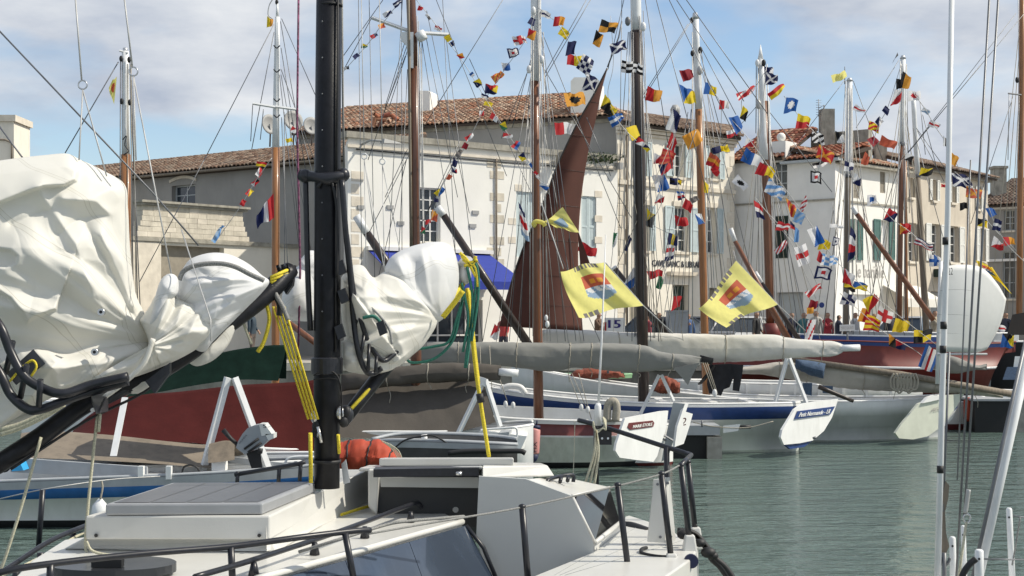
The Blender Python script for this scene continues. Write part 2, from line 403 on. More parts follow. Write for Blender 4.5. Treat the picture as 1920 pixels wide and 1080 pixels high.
# ------------------------------------------------------------------ facades
class Fac:
    def __init__(s, A, B):
        s.A = Vector((A[0], A[1], 0)); B = Vector((B[0], B[1], 0)); s.L = (B - s.A).length
        s.u = (B - s.A).normalized(); s.n = Vector((s.u.y, -s.u.x, 0)); s.z = Vector((0, 0, 1))
    def P(s, u, z, o=0.0): return s.A + s.u * u + s.n * o + Vector((0, 0, z))
    def hit(s, px, py):
        d = Vector(((px - CX) / F, 1, 0)); t = s.A.dot(s.n) / d.dot(s.n); h = d * t
        return (h - s.A).dot(s.u), CH - (py - HY) / F * t
    def rect(s, x0, y0, x1, y1):
        """px rectangle -> (u0,u1,z0,z1) on the facade"""
        a = s.hit(x0, y0); b = s.hit(x1, y1); c = s.hit((x0 + x1) / 2, y0); e = s.hit((x0 + x1) / 2, y1)
        return (a[0], b[0], e[1], c[1])
    def boxon(s, mb, u0, u1, z0, z1, o0, o1, m=0):
        return mb.box(s.P((u0 + u1) / 2, (z0 + z1) / 2, (o0 + o1) / 2), s.u * ((u1 - u0) / 2), s.n * ((o1 - o0) / 2), s.z * ((z1 - z0) / 2), m)
def pdist(px, d): return ((px - CX) / F * d, d)

def wall_mesh(fac, z0, z1, holes, back=0.35, depth=6.0, mside=0, lback=None):
    mb = MB(); L = fac.L; lb = Vector(lback) if lback else -fac.n * depth
    us = sorted({0, L} | {h[0] for h in holes} | {h[1] for h in holes}); zs = sorted({z0, z1} | {h[2] for h in holes} | {h[3] for h in holes})
    for i in range(len(us) - 1):
        for j in range(len(zs) - 1):
            cu, cz = (us[i] + us[i + 1]) / 2, (zs[j] + zs[j + 1]) / 2
            if any(h[0] < cu < h[1] and h[2] < cz < h[3] for h in holes): continue
            mb.quad(fac.P(us[i], zs[j]), fac.P(us[i + 1], zs[j]), fac.P(us[i + 1], zs[j + 1]), fac.P(us[i], zs[j + 1]))
    for (a, b, c, d) in holes:
        q = [(a, c), (b, c), (b, d), (a, d)]
        for k in range(4):
            p, r = q[k], q[(k + 1) % 4]
            mb.quad(fac.P(*p), fac.P(*r), fac.P(*r, -back), fac.P(*p, -back))
        mb.quad(*[fac.P(x, y, -back - .02) for x, y in q])
    mb.quad(fac.P(0, z0), fac.P(0, z1), fac.P(0, z1) + lb, fac.P(0, z0) + lb, mside)
    mb.quad(fac.P(L, z0), fac.P(L, z0, -depth), fac.P(L, z1, -depth), fac.P(L, z1), mside)
    mb.quad(fac.P(0, z0) + lb, fac.P(L, z0, -depth), fac.P(L, z1, -depth), fac.P(0, z1) + lb, mside)
    mb.quad(fac.P(0, z1), fac.P(L, z1), fac.P(L, z1, -depth), fac.P(0, z1) + lb, mside)
    return mb

def window(parent, fac, r, nx=2, ny=3, inset=0.14, fm='joinery_white', sill=True, fw=0.055):
    u0, u1, z0, z1 = r; mb = MB()
    f = fw
    for (a, b, c, d) in ((u0, u0 + f, z0, z1), (u1 - f, u1, z0, z1), (u0 + f, u1 - f, z0, z0 + f), (u0 + f, u1 - f, z1 - f, z1)):
        fac.boxon(mb, a, b, c, d, -inset - .05, -inset)
    iu0, iu1, iz0, iz1 = u0 + f, u1 - f, z0 + f, z1 - f; g = fw * .5
    for i in range(1, nx):
        c = iu0 + (iu1 - iu0) * i / nx; fac.boxon(mb, c - g, c + g, iz0, iz1, -inset - .045, -inset - .004)
    for j in range(1, ny):
        c = iz0 + (iz1 - iz0) * j / ny; fac.boxon(mb, iu0, iu1, c - g * .7, c + g * .7, -inset - .04, -inset - .008)
    w = mb.build('window', fm, parent)
    for i in range(nx):
        for j in range(ny):
            a = iu0 + (iu1 - iu0) * i / nx + g; b = iu0 + (iu1 - iu0) * (i + 1) / nx - g
            c = iz0 + (iz1 - iz0) * j / ny + g * .7; d = iz0 + (iz1 - iz0) * (j + 1) / ny - g * .7
            fac.boxon(MB(), a, b, c, d, -inset - .036, -inset - .026).build('pane', 'pane', w)
    if sill:
        fac.boxon(MB(), u0 - .08, u1 + .08, z0 - .11, z0 - .003, -inset, .09).build('sill', 'stone_pale', w)
    return w

def shutter(parent, fac, r, mk, off=0.03, louvre=True):
    u0, u1, z0, z1 = r; mb = MB(); f = min(.07, (u1 - u0) * .2)
    for (a, b, c, d) in ((u0, u0 + f, z0, z1), (u1 - f, u1, z0, z1), (u0 + f, u1 - f, z0, z0 + f), (u0 + f, u1 - f, z1 - f, z1), (u0 + f, u1 - f, (z0 + z1) / 2 - f / 2, (z0 + z1) / 2 + f / 2)):
        fac.boxon(mb, a, b, c, d, off, off + .045)
    s = mb.build('shutter', mk, parent)
    n = max(2, int((u1 - u0) / .11)); e = MB()
    for i in range(n):
        a = u0 + f + (u1 - u0 - 2 * f) * i / n; b = u0 + f + (u1 - u0 - 2 * f) * (i + 1) / n - .012
        fac.boxon(e, a, b, z0 + f, z1 - f, off + .004, off + .028)
    e.build('boarding', mk, s, kind='stuff')
    return s

TILE_CACHE = {}
def tile_mesh(mk, w, l):
    key = (mk, w, l)
    if key in TILE_CACHE: return TILE_CACHE[key]
    vs = []; n = 5
    for (y, r, z) in ((0, w * .52, .035), (l, w * .42, 0.0)):
        for j in range(n + 1):
            th = math.pi * j / n; vs.append((-math.cos(th) * r, y, z + math.sin(th) * r * .8))
    for j in range(n + 1):           # lower rim thickness
        th = math.pi * j / n; r = w * .40; vs.append((-math.cos(th) * r, 0.0, .02 + math.sin(th) * r * .7))
    fs = [(j, j + 1, n + 2 + j, n + 1 + j) for j in range(n)] + [(j + 1, j, 2 * n + 2 + j, 2 * n + 3 + j) for j in range(n)]
    me = bpy.data.meshes.new('roof_tile'); me.from_pydata(vs, [], fs); me.materials.append(M[mk])
    me.polygons.foreach_set('use_smooth', [True] * n + [False] * n)
    TILE_CACHE[key] = (me, vs, fs); return TILE_CACHE[key]

def tiled_roof(parent, E0, E1, R0, R1, mats, pitch=.23, row=.34, nparts=300, name='roof', seed=1, ridge=True):
    """tiles on the quad eave E0-E1, ridge R0-R1 (world points)"""
    E0, E1, R0, R1 = map(Vector, (E0, E1, R0, R1)); rd = random.Random(seed)
    ex = (E1 - E0).normalized(); nrm = ex.cross(R0 - E0).normalized()
    if nrm.z < 0: nrm = -nrm
    ey = nrm.cross(ex).normalized()
    if ey.dot(R0 - E0) < 0: ey = -ey
    mb = MB(); mb.prism([E0, E1, R1, R0], -nrm * .12)
    roof = mb.build(name, 'roof_under', parent)
    def loc(p): d = p - E0; return d.dot(ex), d.dot(ey)
    poly = [loc(p) for p in (E0, E1, R1, R0)]
    def inside(a, b):
        c = False; n = len(poly)
        for i in range(n):
            (x1, y1), (x2, y2) = poly[i], poly[(i + 1) % n]
            if (y1 > b) != (y2 > b) and a < (x2 - x1) * (b - y1) / (y2 - y1) + x1: c = not c
        return c
    amin = min(p[0] for p in poly); amax = max(p[0] for p in poly); bmax = max(p[1] for p in poly)
    T = []
    for j in range(int(bmax / row) + 1):
        for i in range(int((amax - amin) / pitch) + 1):
            a = amin + (i + .5) * pitch; b = j * row
            if inside(a, b + row * .5):
                T.append((E0 + ex * (a + rd.uniform(-.012, .012)) + ey * (b - .06 + rd.uniform(-.02, .02)) + nrm * (.015 + rd.uniform(0, .012)), rd.randrange(len(mats)), rd.uniform(-.05, .05)))
    T.sort(key=lambda t: (t[0] - Vector((0, 0, CH))).length)
    base = Matrix((ex, ey, nrm)).transposed()
    o0 = WL[roof]; rest = MB()
    for k, (p, mi, tw) in enumerate(T):
        me, vs_, fs_ = tile_mesh(mats[mi], pitch, row * 1.25)
        R = base @ Matrix.Rotation(tw, 3, 'Z')
        if k < nparts:
            o = bpy.data.objects.new('roof_tile', me); COL.objects.link(o); o.parent = roof
            o.matrix_local = Matrix.Translation(p - o0) @ R.to_4x4()
        else:
            rest.add([p + R @ Vector(v) for v in vs_], fs_, mi, True)
    if rest.v: rest.build('far_roof_tiles', mats, roof, kind='stuff')
    if ridge:
        n = int((R1 - R0).length / .42); rx = (R1 - R0).normalized()
        for k in range(n):
            p = R0 + rx * (k + .5) * .42
            MB().tube([p - rx * .23, p + rx * .22], [.115, .095], 8).build('ridge_tile', mats[rd.randrange(len(mats))], roof)
    return roof

TA = ['tile0', 'tile1', 'tile2', 'tile3', 'tile4']; TR = ['tilered0', 'tilered1', 'tilered2', 'tilered3', 'tilered4']; TD = ['tiledark0', 'tiledark1', 'tiledark2', 'tiledark3', 'tiledark4']

# --- A: long low house on the left, facade in shade
def building_A():
    A, B = pdist(20, 66.5), pdist(645, 54.0); f = Fac(A, B)
    t = thing('long_house', 'long grey house with a low tan tiled roof behind the sail heaps', 'house', (A[0], A[1], QZ))
    ze = f.hit(590, 303)[1]
    w1 = f.rect(322, 347, 366, 384)
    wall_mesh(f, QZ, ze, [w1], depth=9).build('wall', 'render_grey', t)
    window(t, f, w1, 2, 2, fm='joinery_grey', inset=.22)
    mb = MB(); c = (w1[0] + w1[1]) / 2
    for k in range(7):          # shallow arch over the window
        a0, a1 = -1 + 2 * k / 7, -1 + 2 * (k + 1) / 7; h = (w1[1] - w1[0]) / 2 + .1
        mb.prism([f.P(c + h * a0, w1[3] + .12 + .16 * (1 - a0 * a0), .01), f.P(c + h * a1, w1[3] + .12 + .16 * (1 - a1 * a1), .01),
                  f.P(c + h * a1, w1[3] + .24 + .16 * (1 - a1 * a1), .01), f.P(c + h * a0, w1[3] + .24 + .16 * (1 - a0 * a0), .01)], f.n * .05)
    mb.build('window_arch', 'stone_pale', t)
    E0, E1 = f.P(-.3, ze + .02, .35), f.P(f.L + .3, ze + .02, .35)
    rd = 4.6; R0, R1 = f.P(-.3, ze + 1.42, -rd), f.P(f.L + .3, ze + 1.42, -rd)
    tiled_roof(t, E0, E1, R0, R1, TA, seed=3)
    mb = MB().prism([E0 + f.n * .02, f.P(-.3, ze - .1, .02), f.P(-.3, ze, .02)], E1 - E0)
    mb.build('eaves_board', 'roof_under', t)
    MB().tube([E0 + f.n * .05 - Vector((0, 0, .05)), E1 + f.n * .05 - Vector((0, 0, .05))], .06, 6).build('gutter', 'spar_weathered', t)
building_A()

# --- chimney block at the far left
def chimney_left():
    d = 60; a = W(-60, 300, d); b = W(26, 300, d); top = W(0, 228, d).z; x0, x1 = a.x, b.x
    t = thing('chimney_house', 'cream chimney block standing at the left edge against the sky', 'chimney', ((x0 + x1) / 2, d, QZ))
    MB().box(((x0 + x1) / 2, d + 1, (QZ + top) / 2), Vector(((x1 - x0) / 2, 0, 0)), Vector((0, 1, 0)), Vector((0, 0, (top - QZ) / 2))).build('stack', 'render_cream', t)
    MB().box(((x0 + x1) / 2, d + 1, top + .14), Vector(((x1 - x0) / 2 + .1, 0, 0)), Vector((0, 1.1, 0)), Vector((0, 0, .137))).build('cap', 'stone_pale', t)
    MB().tube([W(-60, 260, d - .08), W(10, 262, d - .08), W(22, 268, d - .08), W(22, 310, d - .08)], .04, 6).build('pipe', 'spar_weathered', t)
chimney_left()

# --- B: old stone wall in front of the long house
def wall_B():
    A, B = pdist(225, 48.6), pdist(560, 54.5); f = Fac(A, B)
    t = thing('stone_wall', 'weathered pale stone yard wall with a raised block of ashlar, left of the white house', 'wall', (A[0], A[1], QZ))
    z1 = f.hit(400, 458)[1]
    door = f.rect(302, 462, 420, 640); door = (door[0], door[1], QZ, door[3])
    wall_mesh(f, QZ, z1, [door], depth=.5).build('wall', 'render_cream', t)
    mb = MB(); f.boxon(mb, 0, f.L, z1, z1 + .10, -.52, .10); f.boxon(mb, 0, f.L, z1 + .10, z1 + .16, -.5, .04)
    mb.build('ledge', 'stone_dirty', t)
    g = MB(); f.boxon(g, door[0], door[1], QZ, door[3], -.32, -.28); g.build('boarded_door', 'shutter_tan', t)
    # raised block, courses of ashlar
    ru0, zt = f.hit(268, 384); ru1 = f.hit(455, 392)[0]; zb = z1 + .16
    rows = 6; hh = (zt - zb) / rows; rd = random.Random(5)
    bk = MB(); f.boxon(bk, ru0 + .1, ru1 - .1, zb, zt, -.42, -.03); bk.build('core', 'stone_dirty', t)
    for j in range(rows):
        fl = .62 * (1 - j / (rows - 1)) ** 2       # flared foot
        u = ru0 - fl * .5
        end = ru1 + fl * .5
        while u < end - .05:
            wd = min(rd.uniform(.36, .58), end - u)
            if end - u - wd < .18: wd = end - u
            mb = MB(); f.boxon(mb, u + .004, u + wd - .004, zb + j * hh + .004, zb + (j + 1) * hh - .004, -.40, rd.uniform(-.004, .016))
            mb.build('stone_block', rd.choice(['stone', 'stone', 'stone_pale']), t); u += wd
    mb = MB(); f.boxon(mb, ru0 - .1, ru1 + .15, zt, zt + .09, -.5, .12); f.boxon(mb, ru0 - .16, ru1 + .22, zt + .09, zt + .17, -.55, .2)
    mb.build('cornice', 'stone_dirty', t)
    mb = MB(); f.boxon(mb, f.hit(240, 500)[0], f.hit(300, 500)[0], QZ, zb - .2, -.01, .05); mb.build('pilaster', 'stone_pale', t)
wall_B()

# --- D: house behind with the big roof
def building_D():
    A, B = pdist(560, 65.6), pdist(1158, 60.0); f = Fac(A, B)
    t = thing('roof_house', 'tall grey house whose broad tiled roof rises behind the white quayside house', 'house', (A[0], A[1], QZ))
    ze = f.hit(1150, 219)[1]
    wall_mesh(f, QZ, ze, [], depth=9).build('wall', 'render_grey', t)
    MB().box(f.P(f.L / 2, ze - .12, .06), f.u * (f.L / 2), f.n * .05, f.z * .11).build('eaves_cornice', 'stone_dirty', t)
    o = .4; E0, E1 = f.P(-.2, ze, o), f.P(f.L + .4, ze, o)
    rr, rh = 5.2, 1.95
    R0 = f.P(-.2, ze + rh, -rr); R1 = f.P(f.L - 3.4, ze + rh, -rr)
    rf = tiled_roof(t, E0, E1, R0, R1, TA[:4] + ['tilered1'], seed=8)
    tiled_roof(t, E1, f.P(f.L + .4, ze, -rr * 2), R1, R1 + f.n * -.01, TA, nparts=120, seed=9, ridge=False, name='hip_roof')
    n = 9
    for k in range(n):
        p = R1.lerp(E1, (k + .5) / n); q = (E1 - R1).normalized()
        MB().tube([p - q * .24, p + q * .22], [.11, .09], 8).build('hip_tile', TA[k % 5], rf)
    def chim(x0, x1, yt, yb, dd, nm, wide):
        a, b = W(x0, yb, dd), W(x1, yb, dd); zt = W(x0, yt, dd).z; c = (a + b) / 2; hw = (b.x - a.x) / 2
        poly = [Vector((a.x, dd, a.z - 2.0)), Vector((b.x, dd, a.z - 2.0)), Vector((b.x, dd, zt - hw * .25)), Vector((b.x - hw * .25, dd, zt)), Vector((a.x + hw * .25, dd, zt)), Vector((a.x, dd, zt - hw * .25))]
        MB().prism(poly, (0.3, wide, 0)).build(nm, 'render_white', rf)
    chim(1070, 1124, 145, 210, 60.6, 'chimney', 1.6)
    chim(783, 806, 170, 196, 66.0, 'chimney', 1.0)
    mb = MB()
    for k, (x, y) in enumerate([(708, 218), (716, 224), (724, 216), (732, 226), (714, 231), (740, 220), (702, 228)]):   # heap of loose tiles
        p = W(x, y, 63.0); q = Vector((RND.uniform(-1, 1), RND.uniform(-.4, .4), RND.uniform(-.2, .5))).normalized()
        MB().tube([p - q * .2, p + q * .2], [.11, .09], 6, caps=False).build('loose_tile', TR[k % 5], rf)
building_D()

# --- C: white house on the quay
def building_C():
    A, B = pdist(652, 50.0), pdist(1158, 57.4); f = Fac(A, B)
    t = thing('white_house', 'white rendered quayside house with a blue shop awning, behind the brown sail', 'house', (A[0], A[1], QZ))
    z1 = f.hit(700, 262)[1]
    win = f.rect(784, 352, 826, 455)
    bl1 = f.rect(968, 360, 1012, 482); bl2 = f.rect(1090, 368, 1118, 482)
    sh0 = f.rect(700, 560, 780, 660); sh0 = (sh0[0], sh0[1], QZ, sh0[3]); sh1 = f.rect(800, 562, 905, 660); sh1 = (sh1[0], sh1[1], QZ, sh1[3])
    wall_mesh(f, QZ, z1, [win, bl1, bl2, sh0, sh1], depth=7, lback=(-1.0, 6.5, 0)).build('wall', 'render_white', t)
    window(t, f, win, 3, 5, fm='joinery_white', inset=.18)
    shutter(t, f, (bl1[0] + .02, (bl1[0] + bl1[1]) / 2 - .01, bl1[2], bl1[3]), 'shutter_blue', off=-.1)
    shutter(t, f, ((bl1[0] + bl1[1]) / 2 + .01, bl1[1] - .02, bl1[2], bl1[3]), 'shutter_blue', off=-.1)
    shutter(t, f, (bl2[0] + .02, (bl2[0] + bl2[1]) / 2 - .01, bl2[2], bl2[3]), 'shutter_blue', off=-.1)
    shutter(t, f, ((bl2[0] + bl2[1]) / 2 + .01, bl2[1] - .02, bl2[2], bl2[3]), 'shutter_blue', off=-.1)
    for s_ in (sh0, sh1):
        n = 4
        for k in range(n):
            a = s_[0] + (s_[1] - s_[0]) * k / n; b = s_[0] + (s_[1] - s_[0]) * (k + 1) / n
            MB_ = MB(); f.boxon(MB_, a + .03, b - .03, QZ + .05, s_[3], -.30, -.27); MB_.build('shop_pane', 'pane', t)
        MB_ = MB(); f.boxon(MB_, s_[0], s_[1], QZ + .8, QZ + .86, -.26, -.22); f.boxon(MB_, s_[0], s_[1], s_[3] - .08, s_[3], -.26, -.22)
        for k in range(n + 1):
            a = s_[0] + (s_[1] - s_[0]) * k / n; f.boxon(MB_, max(s_[0], a - .03), min(s_[1], a + .03), QZ, s_[3] - .08, -.26, -.215)
        MB_.build('shop_frame', 'joinery_white', t)
    # weathered parapet and cornice
    mb = MB(); f.boxon(mb, -.12, f.L + .05, z1, z1 + .22, -.5, .14); mb.build('parapet', 'stone_dirty', t)
    mb = MB(); f.boxon(mb, -.05, f.L, z1 - .34, z1 - .24, 0, .09); mb.build('cornice', 'stone_pale', t)
    MB().tube([f.P(.3, z1 - .40, .08), f.P(f.L * .5, z1 - .44, .08), f.P(f.L - .3, z1 - .42, .08)], .025, 5).build('cable', 'black_matt', t)
    # quoins
    rd = random.Random(2)
    uq = f.hit(929, 430)[0]
    z = QZ + 2.6; k = 0
    while z < z1 - .5:
        for side in (-1, 1):
            wd = .34 if (k + (side > 0)) % 2 else .2
            mb = MB(); a, b = (uq - .06 - wd, uq - .06) if side < 0 else (uq + .06, uq + .06 + wd)
            if k % 2 == 0 or rd.random() < .6:
                f.boxon(mb, a, b, z, z + .3, .002, .014); mb.build('quoin', 'stone', t)
        z += .42; k += 1
    for k in range(14):
        zz = QZ + .5 + k * .45
        if zz < z1 - .5:
            mb = MB(); f.boxon(mb, .14, .14 + (.5 if k % 2 else .32), zz, zz + .36, .002, .012); mb.build('quoin', 'stone_pale', t)
    for (x, y) in ((972, 352), (1016, 352), (1085, 362), (1122, 364), (1020, 400), (1020, 440), (1122, 410), (1122, 450), (960, 415), (960, 450)):
        r = f.rect(x - 7, y - 6, x + 7, y + 6); mb = MB(); f.boxon(mb, *r, .002, .014); mb.build('quoin', 'stone_pale', t)
    # downpipe, street lamp arm, vents
    MB().tube([f.P(uq, z1 - .3, .06), f.P(uq, QZ + 2.4, .06)], .04, 6).build('downpipe', 'spar_weathered', t)
    lu, lz = f.hit(676, 272); lp = MB(); lp.tube([f.P(lu, lz, .02), f.P(lu + .1, lz + .12, .5), f.P(lu + .5, lz + .1, .9)], .04, 6)
    lp.hexa([f.P(lu + .35, lz, .75), f.P(lu + 1.1, lz + .02, .75), f.P(lu + 1.1, lz + .02, 1.05), f.P(lu + .35, lz, 1.05),
             f.P(lu + .4, lz + .16, .8), f.P(lu + 1.0, lz + .08, .82), f.P(lu + 1.0, lz + .08, .98), f.P(lu + .4, lz + .16, 1.0)])
    lp.build('wall_lamp', 'dish', t)
    for (x, y) in ((670, 385), (725, 385), (745, 415), (885, 395), (880, 420)):
        r = f.rect(x, y, x + 12, y + 7); mb = MB(); f.boxon(mb, *r, .002, .05); mb.build('vent', 'dish', t)
    # clock / hanging round sign at 1040,300
    c = f.P(*f.hit(1040, 303), .5); MB().tube([c - f.u * .06, c + f.u * .06], .36, 14, smooth=False).build('hanging_sign', 'shutter_tan', t)
    # box and foliage by the right corner
    mb = MB(); f.boxon(mb, *f.rect(1152, 306, 1160, 318), .0, .3); mb.build('junction_box', 'dish', t)
    mb = MB(); rd = random.Random(4)
    for k in range(260):
        u, zz = f.hit(rd.gauss(1118, 17), rd.gauss(297, 5)); p = f.P(u, zz, rd.uniform(0, .35))
        a = Vector((rd.uniform(-1, 1), rd.uniform(-1, 1), rd.uniform(-1, 1))) * .07; b = Vector((rd.uniform(-1, 1), rd.uniform(-1, 1), rd.uniform(-1, 1))) * .05
        mb.quad(p - a, p - b, p + a, p + b)
    mb.build('wall_plant', 'foliage', t, kind='stuff')
    # sign board under the awning
    a = f.rect(690, 532, 905, 556); mb = MB(); f.boxon(mb, *a, .02, .07); sg = mb.build('shop_sign', 'sign_white', t)
    l = f.rect(822, 538, 890, 552); text_quad(sg, 'MARINE', f.P(l[0], l[2], .076), f.P(l[0] + (l[1] - l[0]) * .62, l[2], .076), f.P(l[0], l[3], .076), 'lettering_teal')
    # awning
    aw = f.rect(690, 474, 916, 538); zt, zb = aw[3], aw[2]
    mb = MB(); pj = 2.2
    pts = [f.P(aw[0], zt, .03), f.P(aw[1], zt, .03), f.P(aw[1] + .1, zb + .15, pj), f.P(aw[0] - .1, zb + .15, pj)]
    n = f.n * .02
    mb.prism(pts, Vector((0, 0, .025)))
    mb.prism([f.P(aw[0] - .1, zb + .15, pj), f.P(aw[1] + .1, zb + .15, pj), f.P(aw[1] + .1, zb - .12, pj), f.P(aw[0] - .1, zb - .12, pj)], f.n * .02)
    mb.prism([f.P(aw[1] + .1, zb + .15, pj), f.P(aw[1], zt, .03), f.P(aw[1], zb + .1, .03), f.P(aw[1] + .1, zb - .1, pj)], f.u * .02)
    mb.build('awning', 'awning_blue', t)
    mb = MB(); f.boxon(mb, aw[0] - .1, aw[1] + .1, zt + .02, zt + .16, .0, .2); mb.build('awning_case', 'joinery_white', t)
building_C()

# --- E: cream house with pale blue shutters
def building_E():
    A, B = pdist(1157, 57.6), pdist(1377, 62.4); f = Fac(A, B)
    t = thing('cream_house', 'cream three storey house with pale blue shutters between the black and varnished masts', 'house', (A[0], A[1], QZ))
    z1 = f.hit(1260, 247)[1]
    wins = [f.rect(1262, 270, 1282, 332), f.rect(1330, 275, 1346, 335), f.rect(1196, 265, 1210, 330),
            f.rect(1264, 388, 1291, 472), f.rect(1324, 390, 1342, 475), f.rect(1200, 385, 1216, 470)]
    door = f.rect(1262, 534, 1292, 640); door = (door[0], door[1], QZ, door[3])
    d2 = f.rect(1330, 540, 1352, 640); d2 = (d2[0], d2[1], QZ, d2[3]); d3 = f.rect(1180, 535, 1215, 640); d3 = (d3[0], d3[1], QZ, d3[3])
    wall_mesh(f, QZ, z1, wins + [door, d2, d3], depth=8, lback=(.5, 8, 0)).build('wall', 'render_cream', t)
    for i, w in enumerate(wins):
        window(t, f, w, 2, 3 if i < 3 else 4, fm='joinery_white', inset=.2)
        sw = (w[1] - w[0]) * .62
        if i >= 3:
            shutter(t, f, (w[0] - sw - .05, w[0] - .05, w[2], w[3]), 'shutter_blue'); shutter(t, f, (w[1] + .05, w[1] + sw + .05, w[2], w[3]), 'shutter_blue')
        else:
            shutter(t, f, (w[1] + .05, w[1] + sw + .05, w[2], w[3]), 'shutter_blue')
            shutter(t, f, (w[0] - sw - .05, w[0] - .05, w[2], w[3]), 'shutter_blue')
        mb = MB(); f.boxon(mb, w[0] - .12, w[1] + .12, w[3] + .02, w[3] + .22, .002, .05); mb.build('lintel', 'stone_pale', t)
    mb = MB(); f.boxon(mb, door[0] + .05, door[1] - .05, QZ, door[3] - .05, -.3, -.25); mb.build('door', 'shutter_dark', t)
    for dd in (d2, d3):
        mb = MB(); f.boxon(mb, dd[0] + .03, dd[1] - .03, QZ, dd[3] - .03, -.3, -.25); mb.build('door', 'shutter_tan', t)
    mb = MB()
    for (a, b, o) in ((z1 - .35, z1 - .25, .1), (z1 - .22, z1 - .1, .2), (z1 - .08, z1 + .05, .34)): f.boxon(mb, -.08, f.L + .05, a, b, 0, o)
    mb.build('cornice', 'stone_pale', t)
    zs = f.hit(1265, 350)[1]; mb = MB(); f.boxon(mb, 0, f.L, zs - .1, zs + .08, 0, .1); mb.build('string_course', 'stone_pale', t)
    for k in range(20):
        zz = QZ + .2 + k * .5
        if zz < z1 - .8:
            mb = MB(); f.boxon(mb, f.L - (.5 if k % 2 else .3), f.L - .02, zz, zz + .44, .002, .02); mb.build('quoin', 'stone_pale', t)
            mb = MB(); f.boxon(mb, .03, .03 + (.5 if k % 2 else .3), zz, zz + .44, .002, .02); mb.build('quoin', 'stone_pale', t)
    l = f.rect(1222, 489, 1322, 501)
    text_quad(t, "CAVE BANC & LIBRAIRIE", f.P(l[0], l[2], .02), f.P(l[1], l[2], .02), f.P(l[0], l[3], .02), 'lettering_dark', bold=.03)
    mb = MB(); f.boxon(mb, *f.rect(1250, 510, 1302, 517), .02, .25); mb.build('blind_case', 'render_beige', t)
    MB().tube([f.P(.5, z1 - .4, .08), f.P(.5, QZ, .08)], .05, 6).build('downpipe', 'spar_weathered', t)
    E0, E1 = f.P(-.2, z1 + .06, .4), f.P(f.L, z1 + .06, .4)
    tiled_roof(t, E0, E1, E0 + Vector((.35, 5, 1.15)), E1 + Vector((.2, 5, 1.15)), TD, seed=12, nparts=200)
building_E()

